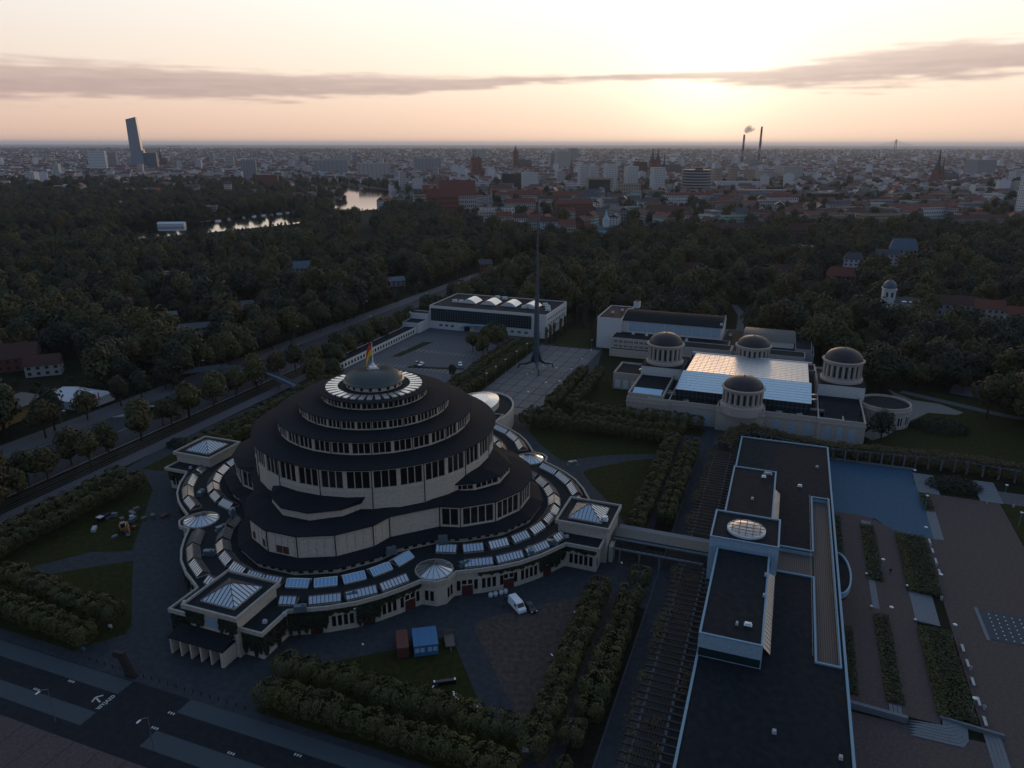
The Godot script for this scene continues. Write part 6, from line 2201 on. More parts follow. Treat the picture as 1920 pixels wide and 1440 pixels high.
func uv_of(x: float, z: float) -> Vector2:
	var d := Vector3(x, 0, z) - HALL
	return Vector2(d.dot(AX), d.dot(AY))

var water_polys := []
var low_zones := []   # where trees stay low
func is_free(x: float, z: float) -> bool:
	var q := uv_of(x, z)
	var u := q.x
	var v := q.y
	if u < 235 and v > -92 and v < 134 and not (u > 205 and v > 118): return false
	if v > -150 and v < -91 and u < 60: return false
	if v > -137 and v < -91 and u < 480: return false
	if v > -150 and v <= -137 and u < 30: return false
	if u < 84 and v > -92: return false
	if u > 84 and u < 168 and v >= 134 and v < 200 - maxf(0.0, (u - 120) * 0.4): return false
	if u > 200 and u < 250 and v > -92 and v < 30: return false
	if u > 230 and u < 335 and v > 68 + maxf(0, 300 - u) * 0.02 and v < 86: return false
	if v > -185 and v < -150 and u > 0 and u < 50: return false
	for c in keep_clear:
		if (x - c[0]) * (x - c[0]) + (z - c[1]) * (z - c[1]) < c[2] * c[2]: return false
	for p in water_polys:
		if Geometry2D.is_point_in_polygon(Vector2(x, z), p): return false
	return true

func forest() -> void:
	for pl in [[[-720, -690], [-520, -740], [-420, -815], [-350, -890], [-280, -985], [-280, -1060], [-330, -1165], [-385, -1150], [-400, -1060], [-440, -950], [-520, -850], [-720, -790]],
		[[-262, -1150], [-240, -1180], [-205, -1225], [-175, -1345], [-190, -1480], [-260, -1680], [-420, -1900], [-470, -1870], [-360, -1640], [-330, -1480], [-322, -1330], [-300, -1230]],
		[[-262, -1150], [-215, -1150], [-190, -1050], [-165, -900], [-140, -780], [-165, -780], [-188, -900], [-212, -1050], [-240, -1180]]]:
		var p := PackedVector2Array()
		for q in pl: p.append(Vector2(q[0], q[1]))
		water_polys.append(p)
	for pl in [[[-317, -1033], [-328, -944], [-376, -913], [-430, -850], [-330, -620], [-285, -690], [-240, -700], [-225, -780], [-240, -900]], [[-310, -1300], [-205, -1235], [-165, -975], [-245, -1000]], [[-185, -910], [-145, -840], [-110, -640], [-142, -690]]]:
		var p := PackedVector2Array()
		for q in pl: p.append(Vector2(q[0], q[1]))
		low_zones.append(p)
	rng.seed = 1234
	var all := []
	var z := -180.0
	var n := FastNoiseLite.new()
	n.frequency = 0.012
	n.seed = 5
	while z > -2000.0:
		var step := 9.4 if z > -700 else (10.2 if z > -1200 else 11.5)
		var half := -z * 0.76 + 50.0
		var x := -half
		while x < half:
			var px := x + rng.randf_range(-0.45, 0.45) * step
			var pz := z + rng.randf_range(-0.45, 0.45) * step
			var e := edge_at(px)
			var keep := 0.93
			if pz < e: keep = 0.30 if px < -250 and pz > -2000 else 0.12
			elif pz < e + 60: keep = 0.75
			if rng.randf() < keep and is_free(px, pz):
				var clump := n.get_noise_2d(px, pz)
				var size := lerpf(0.7, 1.75, pow(rng.randf(), 1.3)) * (1.0 + clump * 0.3)
				for p in low_zones:
					if Geometry2D.is_point_in_polygon(Vector2(px, pz), p): size = rng.randf_range(0.22, 0.42)
				all.append([px * px + pz * pz, px, pz, size, clump])
			x += step
		z -= step
	all.sort_custom(func(a, b): return a[0] < b[0])
	var multi := []
	for i in 6: multi.append([[], []])
	var count := 0
	var tints := [[0.036, 0.044, 0.007], [0.024, 0.034, 0.008], [0.066, 0.064, 0.009], [0.052, 0.040, 0.009], [0.015, 0.023, 0.008], [0.074, 0.058, 0.010]]
	var looks := ["mid green", "dark green", "yellow green", "brownish green", "very dark green", "pale spring green"]
	for a in all:
		var kind := rng.randi() % 6
		var tint := rng.randi() % 6
		if a[4] < -0.2 and rng.randf() < 0.6: tint = 4
		if a[4] > 0.25 and rng.randf() < 0.5: tint = 2
		if count < 285 and absf(a[1]) < -a[2] * 0.72 + 6.0:
			var q := uv_of(a[1], a[2])
			var where := "in the wood beyond the tram street" if q.y < -90 else ("in the wood beyond the park lawn" if q.y > 120 and q.x < 260 else "in the wood behind the studio building")
			tree(kind, Vector3(a[1], 0, a[2]), a[3] * 0.95, tint, "%s%s broad tree %s" % ["tall " if a[3] > 1.35 else ("small " if a[3] < 0.8 else ""), looks[tint], where], "trees of the surrounding wood")
			count += 1
		else:
			var b := Basis(Vector3.UP, rng.randf() * TAU).scaled(Vector3(a[3], a[3] * rng.randf_range(0.88, 1.12), a[3]) * 0.98)
			multi[kind][0].append(Transform3D(b, Vector3(a[1], -0.8, a[2])))
			var c: Array = tints[tint]
			var k := rng.randf_range(0.8, 1.15)
			multi[kind][1].append(Color(c[0] * k, c[1] * k, c[2] * k))
	scatter("woodland", "dark spring wood of many trees between the hall and the city", multi, crowns, 0)

func scatter(called: String, label: String, multi: Array, meshes: Array, override: int) -> void:
	for i in meshes.size():
		if multi[i][0].is_empty(): continue
		var mm := MultiMesh.new()
		mm.transform_format = MultiMesh.TRANSFORM_3D
		mm.use_colors = true
		mm.mesh = meshes[i]
		mm.instance_count = multi[i][0].size()
		for j in mm.instance_count:
			mm.set_instance_transform(j, multi[i][0][j])
			mm.set_instance_color(j, multi[i][1][j])
		var o := MultiMeshInstance3D.new()
		o.name = numbered(called)
		o.multimesh = mm
		o.material_override = M.leaf_tint if override == 0 else M.town
		add_child(o)
		tag(o, label, "", "", "stuff")
		if override == 0: o.set_meta("category", "wood")
		else: o.set_meta("category", "town")

func park_trees() -> void:
	rng.seed = 88
	for q in [[-47, -122, 1.0, 2, "broad yellow green tree on the tram track verge by the hatched marking"], [38, -105, 1.05, 2, "large yellow green tree between tram track and street opposite the marquee"], [30, -106, 0.8, 3, "smaller brownish tree beside the large tree on the tram verge"]]:
		tree(rng.randi() % 6, sp(q[0], q[1]), q[2], q[3], q[4], "trees along the tram verge")
	var tn := -1
	for q in [[-32, -104], [-20, -107], [-8, -103], [2, -106], [14, -104], [-42, -99], [-55, -102], [-66, -100], [52, -106], [66, -107], [78, -106], [92, -107], [104, -105], [-30, -115], [-58, -117]]:
		tn += 1
		tree(rng.randi() % 6, sp(q[0], q[1]), rng.randf_range(0.7, 1.0), [3, 2, 5, 0][rng.randi() % 4], "small tree by the tram track, %s of its loose row" % ORD[tn], "trees along the tram track")
	tn = -1
	for i in 13:
		tn += 1
		tree(rng.randi() % 6, sp(-66 + i * 13.5 + rng.randf_range(-3, 3), -107.5 + rng.randf_range(-2, 2)), rng.randf_range(0.75, 1.15), [2, 3, 0, 2, 1][rng.randi() % 5], "large spreading tree between tram track and street, %s from the exit road" % ORD[tn], "large trees between track and street")
	for i in 24:
		if i in [4, 5]: continue
		tree(rng.randi() % 6, sp(-70 + i * 12.0 + rng.randf_range(-3, 3), -140 + rng.randf_range(-3, 3)), rng.randf_range(0.9, 1.35), rng.randi() % 6, "large tree on the zoo pavement, %s along the street" % ORD[i], "large trees on the zoo pavement")
	for i in 20:
		tree(rng.randi() % 6, sp(104 + i * 8.5 + rng.randf_range(-2, 2), -97 + rng.randf_range(-2, 2)), rng.randf_range(0.75, 1.1), [1, 0, 4, 2][rng.randi() % 4], "dense tree on the tram pavement, %s behind the car park" % ORD[i], "dense trees on the tram pavement")
	for q in [[98, -80], [104, -85], [112, -88], [120, -91], [90, -84], [96, -92], [120, -96], [134, -95], [150, -96], [165, -95], [180, -97], [196, -99], [212, -98], [140, -98], [158, -99], [174, -98]]:
		tree(rng.randi() % 6, sp(q[0], q[1]), rng.randf_range(0.6, 0.9), [1, 2, 0][rng.randi() % 3], "medium tree behind the white car park wall", "trees behind the car park wall")
	for q in [[120, -33, 0.5], [96, -45, 0.45], [88, -52, 0.45], [168, -36, 0.95], [164, -42, 0.8], [172, -32, 0.9], [158, -34, 0.8], [190, -42, 0.75], [186, -35, 0.7], [100, -63, 0.5]]:
		tree(rng.randi() % 6, sp(q[0], q[1]), q[2], [1, 2, 4][rng.randi() % 3], "loose dark tree at the car park by the clipped rows", "trees at the car park")
	for q in [[146, 180, 1.3, "largest round brown green tree by the park path bend"], [138, 192, 1.25, "second round brown green tree by the park path bend"], [126, 206, 1.2, "third round brown green tree by the park path bend"]]:
		tree(1, sp(q[0], q[1]), q[2], 3, q[3], "round trees by the park path")
	tree(2, sp(108, 140), 0.85, 4, "dark loose pine between the museum and its round annex", "", "pine_tree")
	for q in [[126, 161, 1.0, "large dark shrub mound in the middle of the park lawn"], [73, 157, 0.8, "dark round shrub between the two park stairs"], [112, 128.5, 0.5, "dark shrub at the museum corner by the path"], [96, 172, 0.55, "dark shrub behind the curved arcade"], [16, -88, 0.6, "dark shrub beside the back pavilion of the hall"]]:
		var o := site("shrub", q[3], "shrub", q[0], q[1])
		var st := ST()
		leaf_quads(st, int(2600 * q[2]), 0.55, func():
			var d := Vector3(rng.randfn(), absf(rng.randfn()), rng.randfn()).normalized()
			return [d * Vector3(10.0, 4.2, 6.5) * q[2] * rng.randf_range(0.8, 1.03) * (1.0 + 0.08 * sin(d.x * 11.0) * sin(d.z * 9.0)), d], 0.5)
		obj("foliage", st, M.leaf4, o)
		st = ST()
		for k in 5: tube(st, Vector3.ZERO, Vector3(cos(k * 1.3) * 3.0, 2.4, sin(k * 1.3) * 2.0) * q[2], 0.15, 0.05, 5)
		obj("stems", st, M.bark, o)
	for i in 6:
		tree(0, Vector3(-300 + i * 7.0 - (i % 2) * 30, 0, -935 - i * 30), 1.25 + 0.1 * (i % 3), 4, "slim dark poplar on the river bank", "poplars by the river", "poplar_tree")

# ---------------------------------------------------------------- the city
func town_mesh(w: float, d: float, h: float, rh: float, wall: Color, roof: Color, floors: int, bays: int) -> ArrayMesh:
	var st := ST()
	st.set_color(wall)
	box(st, -w / 2, w / 2, -1, h, -d / 2, d / 2)
	st.set_color(roof)
	if rh > 0: gable(st, w, d, h, rh, 0.4)
	else:
		box(st, -w / 2 + 0.4, w / 2 - 0.4, h, h + 0.2, -d / 2 + 0.4, d / 2 - 0.4)
		st.set_color(wall)
		box(st, -w * 0.1, w * 0.08, h + 0.2, h + 2.6, -d * 0.2, d * 0.2)
	st.set_color(Color(0.035, 0.04, 0.05))
	for f in floors:
		for b in bays:
			var x := -w / 2 + w * (b + 0.5) / bays
			var ww := w / bays * 0.5
			for z in [-d / 2 - 0.06, d / 2]: box(st, x - ww / 2, x + ww / 2, (f + 0.3) * h / floors, (f + 0.78) * h / floors, z, z + 0.06)
	return fin(st, M.town)

func city() -> void:
	rng.seed = 4321
	var kinds := [town_mesh(26, 12, 14, 5, Color(0.56, 0.54, 0.50), Color(0.15, 0.07, 0.055), 4, 9), town_mesh(20, 12, 15, 5.5, Color(0.48, 0.45, 0.41), Color(0.085, 0.06, 0.055), 4, 7), town_mesh(44, 13, 17, 0, Color(0.60, 0.60, 0.60), Color(0.10, 0.10, 0.11), 5, 14), town_mesh(40, 28, 8, 0, Color(0.42, 0.42, 0.43), Color(0.20, 0.21, 0.22), 2, 8), town_mesh(18, 18, 34, 0, Color(0.52, 0.52, 0.51), Color(0.12, 0.12, 0.12), 11, 5), town_mesh(30, 12, 12, 4.5, Color(0.55, 0.53, 0.50), Color(0.10, 0.085, 0.08), 3, 9)]
	var multi := []
	for i in 6: multi.append([[], []])
	var near := []
	var z := -880.0
	while z > -11500.0:
		var step := 40.0 if z > -2400 else (52.0 if z > -4000 else 95.0)
		var half := -z * 0.78 + 60.0
		var x := -half
		while x < half:
			var px := x + rng.randf_range(-0.35, 0.35) * step
			var pz := z + rng.randf_range(-0.35, 0.35) * step
			x += step
			var e := edge_at(px) - 25.0
			if pz > e: continue
			var keep := 0.72 if pz > -2400 else 0.8
			if px < -300 and pz > -2300: keep = 0.22
			if pz < -5000: keep = 0.55
			if rng.randf() > keep: continue
			var ok := true
			for c in keep_clear:
				if Vector2(px - c[0], pz - c[1]).length() < c[2] + 12.0: ok = false
			for p in water_polys:
				if Geometry2D.is_point_in_polygon(Vector2(px, pz), p): ok = false
			if not ok: continue
			near.append([px * px + pz * pz, px, pz])
		z -= step * 0.85
	near.sort_custom(func(a, b): return a[0] < b[0])
	var n := 0
	var walls := [M.plaster, M.plaster_beige, M.plaster_grey, M.plaster_green, M.white_wall]
	var wall_names := ["pale", "beige", "grey", "greenish", "white"]
	for a in near:
		var turn: float = [0.35, -1.22, 0.1, 1.3][rng.randi() % 4] + rng.randf_range(-0.1, 0.1)
		if n < 210 and absf(a[1]) < -a[2] * 0.71:
			var wi := rng.randi() % 5
			var flat := rng.randf() < 0.22
			var w := rng.randf_range(18, 36)
			var red := rng.randf() < (0.75 if a[1] > 330 or (a[1] > -120 and a[1] < 60) else 0.35)
			var where := "beyond the park on the river side" if a[1] < -120 else ("among the houses beyond the wood" if a[1] < 260 else "in the red-roofed quarter beyond the wood")
			house("town_house", "%s %s house %s" % [wall_names[wi], "flat-roofed" if flat else ("red-roofed" if red else "dark-roofed"), where], "house", Vector3(a[1], 0, a[2]), turn, w, rng.randf_range(11, 14), rng.randf_range(10, 17) + (3 if flat else 0), 0.0 if flat else rng.randf_range(3.8, 5.5), walls[wi], M.slate if flat or not red else (M.tile_red if rng.randf() < 0.7 else M.tile_dark), 4, int(w / 2.8), "town houses beyond the wood", 0.0 if rng.randf() < 0.6 else 3.0, 0 if flat else 1 + rng.randi() % 2)
			n += 1
		else:
			var k: int = [0, 0, 1, 1, 2, 3, 5, 0][rng.randi() % 8]
			if rng.randf() < 0.025: k = 4
			var s := rng.randf_range(0.75, 1.2) * (1.0 if a[2] > -4000 else 1.35)
			multi[k][0].append(Transform3D(Basis(Vector3.UP, turn).scaled(Vector3(s, rng.randf_range(0.75, 1.2), s)), Vector3(a[1], 0, a[2])))
			var t := rng.randf_range(0.7, 1.15)
			multi[k][1].append(Color(t, t * rng.randf_range(0.93, 1.0), t * rng.randf_range(0.9, 1.02)))
	scatter("distant_city", "hazy distant city of countless roofs and blocks", multi, kinds, 1)
	# trees between the far roofs
	var green := []
	for i in 6: green.append([[], []])
	for i in 11000:
		var pz := -900.0 - pow(rng.randf(), 0.85) * 11000.0
		var px := rng.randf_range(-1, 1) * (-pz * 0.76 + 50)
		if pz > edge_at(px) - 20: continue
		var ok := true
		for p in water_polys:
			if Geometry2D.is_point_in_polygon(Vector2(px, pz), p): ok = false
		if not ok: continue
		var s := rng.randf_range(0.7, 1.3) * (1.0 + maxf(0, -pz - 3000) / 5000.0)
		green[i % 6][0].append(Transform3D(Basis(Vector3.UP, rng.randf() * TAU).scaled(Vector3(s, s * 0.8, s)), Vector3(px, -1.2, pz)))
		green[i % 6][1].append(Color(0.030, 0.042, 0.020))
	scatter("city_greenery", "dark trees scattered between the distant roofs", green, crowns, 0)

func tower_block(label: String, at: Vector3, w: float, hgt: float, turn: float, wall: Material, floors: int, bays: int, group := "") -> void:
	house("tower_block", label, "tower block", at, turn, w, w * 0.8, hgt, 0.0, wall, M.slate, floors, bays, group, 0.0, 0)

func steeple(label: String, at: Vector3, w: float, hgt: float, m: Material, roof: Material, sharp := 0.45, body := 0.0, turn := 0.3) -> void:
	var o := thing("church", label, "church", at, turn)
	var st := ST()
	box(st, -w / 2, w / 2, -1, hgt * (1 - sharp), -w / 2, w / 2)
	obj("tower", st, m, o)
	st = ST()
	lathe(st, [Vector2(w * 0.62, hgt * (1 - sharp)), Vector2(w * 0.2, hgt * (1 - sharp * 0.55)), Vector2(w * 0.06, hgt)], 8)
	obj("spire", st, roof, o)
	if body > 0.0:
		st = ST()
		box(st, w / 2, w / 2 + body, -1, hgt * 0.3, -w * 0.8, w * 0.8)
		obj("nave", st, m, o)
		st = ST()
		gable(st, body, w * 1.6, hgt * 0.3, hgt * 0.16, 0.3)
		var r := obj("nave_roof", st, roof, o)
		r.position.x = w / 2 + body / 2
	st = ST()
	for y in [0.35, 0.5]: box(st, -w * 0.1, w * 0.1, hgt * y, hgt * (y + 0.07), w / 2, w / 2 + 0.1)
	obj("belfry_shade_panel", st, M.pane_far, o)  # dark panels on the tower face paint the shade inside belfry openings

func landmarks() -> void:
	# each: x, z, width, height worked out beforehand from the view
	var o: Node3D
	var st: SurfaceTool
	# leaning-looking glass skyscraper
	var q := [-1597.6, -3300.0, 47.0, 203.4]
	o = thing("skyscraper", "very tall blue-grey slab skyscraper with a slanted top on the skyline", "skyscraper", Vector3(q[0], 0, q[1]), 0.2)
	var w: float = q[2]
	var hh: float = q[3]
	st = ST()
	for f in [[-0.5, 0.5, 0.0, 1.0]]:
		var lo := [Vector3(-w * 0.5, -1, w * 0.3), Vector3(w * 0.5, -1, w * 0.3), Vector3(w * 0.5, -1, -w * 0.3), Vector3(-w * 0.5, -1, -w * 0.3)]
		var hi := [Vector3(-w * 0.5, hh * 0.95, w * 0.3), Vector3(w * 0.34, hh, w * 0.3), Vector3(w * 0.34, hh, -w * 0.3), Vector3(-w * 0.5, hh * 0.95, -w * 0.3)]
		loft(st, lo, hi)
		quad(st, hi[0], hi[3], hi[2], hi[1])
	obj("main_shaft", st, M.tower_glass, o)
	st = ST()
	loft(st, [Vector3(w * 0.4, -1, w * 0.25), Vector3(w * 0.62, -1, w * 0.25), Vector3(w * 0.62, -1, -w * 0.25), Vector3(w * 0.4, -1, -w * 0.25)], [Vector3(w * 0.4, hh * 0.3, w * 0.25), Vector3(w * 0.6, hh * 0.36, w * 0.25), Vector3(w * 0.6, hh * 0.36, -w * 0.25), Vector3(w * 0.4, hh * 0.3, -w * 0.25)])
	obj("side_tower", st, M.tower_glass, o)
	st = ST()
	box(st, -w * 0.9, w * 1.6, -1, hh * 0.2, -w * 0.5, w * 0.29)
	obj("podium", st, M.plaster_grey, o)
	st = ST()
	for i in 36: box(st, -w * 0.5, w * 0.3, hh * (0.2 + i * 0.0205), hh * (0.206 + i * 0.0205), w * 0.3, w * 0.305)
	obj("floor_bands", st, M.plaster_grey, o)
	# power station
	for c in [[1040.0, -3500.0, 14.3, 139.5, "shorter power station chimney with a smoke plume"], [1115.2, -3500.0, 14.3, 173.5, "taller power station chimney without smoke"]]:
		o = thing("power_chimney", c[4], "chimney", Vector3(c[0], 0, c[1]))
		for i in 6:
			st = ST()
			lathe(st, [Vector2(lerpf(7.0, 4.0, i / 6.0), c[3] * i / 6.0), Vector2(lerpf(7.0, 4.0, (i + 1) / 6.0), c[3] * (i + 1) / 6.0)], 12, true)
			obj("shaft_ring", st, M.brick if i % 2 else M.plaster_grey, o)
	house("power_station", "long grey boiler house below the two tall chimneys", "building", Vector3(1086.2, 0, -3520), 0.1, 90, 40, 32, 0, M.plaster_grey, M.slate, 4, 12)
	var smoke := FogMaterial.new()
	smoke.density = 0.035
	smoke.albedo = Color(0.9, 0.88, 0.88)
	for c in [[1397, 249, 9.0], [1399, 246, 12.0], [1404, 248, 10.0], [1402, 243, 12.0], [1409, 246, 9.0], [1399, 251, 7.0]]:
		var f := FogVolume.new()
		f.name = numbered("smoke")
		f.shape = RenderingServer.FOG_VOLUME_SHAPE_ELLIPSOID
		f.size = Vector3(c[2] * 2.4, c[2] * 1.9, c[2] * 2.0)
		f.material = smoke
		add_child(f)
		f.position = Vector3(1044.0 + (c[0] - 1396) * 2.5, 146 + (252 - c[1]) * 2.5, -3500)
		tag(f, "pale smoke drifting from the shorter power station chimney", "smoke", "", "stuff")
	# churches on the skyline
	var cs := [[12.5, -2900.0, 17.9, 91.9, "tall solitary dark church tower on the central skyline", 0.22, 50.0], [426.4, -2350.0, 14.5, 86.4, "first of the twin sharp cathedral towers", 0.4, 0.0], [442.5, -2350.0, 14.5, 86.4, "second of the twin sharp cathedral towers", 0.4, 70.0], [462.6, -2350.0, 9.7, 75.7, "thin green church spire beside the cathedral", 0.6, 40.0], [-112.6, -2250.0, 15.5, 68.5, "heavier tower of the double-towered brick church", 0.12, 0.0], [-99.1, -2260.0, 15.6, 66.9, "second tower of the double-towered brick church", 0.12, 40.0], [1049.5, -1900.0, 17.0, 86.3, "dark sharp church spire over the outlying roofs", 0.55, 0.0], [1067.7, -1910.0, 9.2, 67.5, "small dark turret beside the sharp outlying spire", 0.5, 45.0], [176.4, -2300.0, 9.5, 60.6, "slim twin-topped brick church before the towers", 0.5, 30.0], [-83.4, -3300.0, 9.1, 40.8, "tiny dark steeple far beyond the double-towered church", 0.5, 20.0], [-1500.8, -3300.0, 11.3, 84.2, "tiny dark steeple beside the skyscraper", 0.5, 20.0], [-899.8, -3300.0, 11.3, 67.8, "tiny grey steeple on the river side skyline", 0.5, 20.0]]
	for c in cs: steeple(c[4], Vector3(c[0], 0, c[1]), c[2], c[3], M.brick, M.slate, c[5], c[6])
	house("church_hall", "steep red-brown roof of a large brick church by the cathedral", "church", Vector3(373.6, 0, -2250), 0.2, 40, 18, 22, 28, M.brick, M.tile_dark, 0, 0)
	# white tower blocks
	var tb := [[152.9, -1652.4, 25.4, 56.5, "white tower block standing first in the line of five"], [176.8, -1671.7, 23.4, 52.7, "white tower block half hidden by the beige framed office"], [206.3, -1617.6, 30.5, 58.6, "tallest white tower block in the line of five"], [256.0, -1655.0, 31.2, 53.3, "white tower block between the tallest and the outermost"], [293.6, -1551.9, 30.4, 54.2, "white tower block standing nearest the round office tower"]]
	for c in tb: tower_block(c[4], Vector3(c[0], 0, c[1]), c[2] * 0.8, c[3], 0.3, M.white_wall, 16, 7, "white tower blocks")
	for c in [[485.1, -1823.5, 17.8, 44.0, "yellowish tower block just beyond the round office tower"], [536.5, -1870.7, 18.3, 42.6, "yellowish tower block in the middle of three"], [577.3, -1871.8, 20.9, 40.1, "yellowish tower block outermost of three"]]: tower_block(c[4], Vector3(c[0], 0, c[1]), c[2], c[3], 0.3, M.plaster_beige, 11, 5, "yellowish tower blocks")
	tower_block("grey block with a brick-orange gable panel", Vector3(653.4, 0.0, -1999.0), 40, 34, 0.3, M.plaster, 10, 8)
	# round office tower
	q = [373.3, -1553.8, 60.9, 49.1]
	o = thing("round_office", "round grey office tower with stacked window rings", "office tower", Vector3(q[0], 0, q[1]))
	for i in 9:
		var y0: float = q[3] * i / 9.0
		st = ST()
		lathe(st, [Vector2(q[2] * 0.5, y0), Vector2(q[2] * 0.5, y0 + q[3] / 9.0 * 0.5), Vector2(q[2] * 0.47, y0 + q[3] / 9.0 * 0.5)], 32)
		obj("floor_ring", st, M.plaster_grey, o)
		st = ST()
		lathe(st, [Vector2(q[2] * 0.47, y0 + q[3] / 9.0 * 0.5), Vector2(q[2] * 0.47, y0 + q[3] / 9.0)], 32)
		obj("window_ring", st, M.pane_far, o)
	st = ST()
	lathe(st, [Vector2(q[2] * 0.5, q[3]), Vector2(q[2] * 0.5, q[3] + 1.2), Vector2(0, q[3] + 1.3)], 32)
	box(st, -4, 10, q[3] + 1.2, q[3] + 5, -5, 5)
	obj("roof", st, M.slate, o)
	# offices and other named blocks: x, z, w, h from the view, depth, turn, wall, roof, floors, bays, label
	for b in [[174.9, -1549.0, 54.2, 33.4, 16, 0.05, "plaster_beige", "dark_glass", 0, 0, "beige framed office with a big dark glass front", "office"],
		[-0.7, -1686.1, 44.7, 36.3, 20, 0.15, "dark_glass", "slate", 7, 12, "dark glass office wing joined to a white slab", "office"],
		[38.5, -1649.5, 34.6, 39.9, 26, 0.15, "white_wall", "slate", 8, 8, "white office slab joined to a dark glass wing", "office"],
		[222.1, -1458.2, 42.9, 26.7, 16, 0.05, "plaster_beige", "slate", 4, 9, "beige office with arched window rows below the tower blocks", "office"],
		[-573.9, -1793.8, 50.1, 28.9, 22, 0.15, "brick", "slate_blue", 5, 8, "square red brick block with a green roof by the river", "building"],
		[-717.2, -2096.5, 39.4, 54.5, 20, 0.2, "plaster_grey", "slate", 12, 6, "tall grey residential block behind the square brick block", "tower block"],
		[-1410.3, -3013.9, 48.0, 61.8, 20, 0.2, "slate_blue", "slate", 9, 8, "bluish office block below the skyscraper", "office"],
		[-1449.1, -2700.0, 55.7, 72.6, 20, 0.2, "white_wall", "slate", 8, 10, "pale block with dark vertical bays beside the skyscraper", "tower block"],
		[730.9, -1081.5, 16.8, 60.3, 16, 0.1, "white_wall", "slate", 17, 5, "single tall white tower block at the edge of the city", "tower block"],
		[-795.1, -1435.2, 171.0, 14.6, 30, 0.05, "brick", "slate", 2, 30, "long low red brick works building beyond the wood", "building"],
		[-700.5, -1437.3, 60.4, 17.6, 40, 0.05, "brick", "slate", 3, 12, "taller red brick end of the long works building", "building"],
		[-627.3, -1220.6, 60.1, 10.0, 30, 0.0, "plaster_grey", "slate_blue", 2, 12, "low pale shed with bluish roof before the brick works", "building"],
		[-21.2, -1053.3, 46.1, 14.5, 18, 0.25, "white_wall", "felt", 3, 10, "white modern block with square dark windows among red roofs", "building"],
		[66.2, -1183.8, 50.0, 18.6, 14, 0.3, "plaster", "tile_dark", 4, 14, "long pale tenement row behind the corner house", "building"],
		[503.6, -1699.3, 106.8, 20.6, 24, 0.05, "white_wall", "slate", 4, 22, "long white hospital slab beyond the round office tower", "building"],
		[473.3, -1408.1, 118.5, 19.1, 26, 0.05, "plaster_grey", "slate", 4, 26, "long grey hospital wing beyond the round office tower", "building"],
		[502.1, -1464.5, 26.7, 21.8, 16, 0.05, "dark_glass", "slate", 6, 6, "small dark glass office past the hospital wing", "office"],
		[532.8, -1297.8, 54.7, 20.3, 26, 0.05, "dark_glass", "slate", 3, 10, "dark glass hall with a slanted pale canopy", "building"],
		[570.1, -1063.0, 127.6, 16.1, 16, 0.35, "white_wall", "tile_red", 3, 40, "very long white range with red roof in the outlying quarter", "building"],
		[463.8, -956.3, 54.2, 15.3, 18, 0.25, "plaster_beige", "felt", 4, 22, "beige flat school with dark window band at the wood edge", "school"],
		[564.8, -915.4, 77.9, 14.0, 14, 0.15, "plaster", "tile_dark", 3, 26, "row of pale gabled houses at the wood edge", "building"],
		[299.3, -1293.1, 81.7, 16.8, 14, 0.05, "white_wall", "tile_red", 3, 26, "long white house with a bright red roof below the round tower", "building"],
		[433.1, -1220.4, 47.2, 18.4, 14, 0.05, "white_wall", "tile_red", 3, 14, "white house with large bright red roof beside tall trees", "building"]]:
		var roof: Material = M[b[7]]
		var rh := 5.0 if b[7].begins_with("tile") else 0.0
		house("office_building" if b[11] == "office" else "city_building", b[10], b[11], Vector3(b[0], 0, b[1]), b[5], b[2], b[4], b[3], rh, M[b[6]], roof if b[7] != "dark_glass" else M.slate, b[8], b[9])
		if b[7] == "dark_glass":
			st = ST()
			box(st, -b[2] * 0.4, b[2] * 0.4, 2, b[3] * 0.93, b[4] / 2, b[4] / 2 + 0.4)
			obj("glass_front", st, M.dark_glass, get_child(get_child_count() - 1))
	# the red-roofed university quarter
	var k := 0
	for b in [[-102.8, -1117.0, 46, 26, 11, 0.2], [-75.2, -1153.1, 40, 25, 10, 0.2], [-126.4, -1209.8, 26, 27, 10, -1.2], [-93.4, -1296.7, 60, 28, 13, 0.15], [-59.5, -1252.8, 30, 20, 8, -1.2], [-117.4, -1450.5, 50, 20, 8, 0.2], [-152.1, -1394.5, 24, 20, 8, 0.3], [11.6, -1136.5, 44, 16, 6, 0.25], [21.9, -1276.3, 60, 18, 7, 0.25], [88.5, -1095.0, 54, 18, 6, 0.3], [90.8, -1300.4, 60, 17, 6, 0.25], [-20.9, -1452.7, 40, 18, 7, 0.2]]:
		var p: Vector3 = Vector3(b[0], 0, b[1])
		house("gabled_block", ["steep red roofed brick block of the university quarter by the river", "steep red roofed pale block in the university quarter"][k % 2], "building", p, b[5], b[2], 14, b[3], b[4], M.brick if k % 3 == 0 else M.plaster, M.tile_red, 4, int(b[2] / 3.0), "red roofed university blocks", 0.0, 2)
		k += 1
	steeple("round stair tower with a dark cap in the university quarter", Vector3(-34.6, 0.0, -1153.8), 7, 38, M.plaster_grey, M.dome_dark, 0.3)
	k = 0
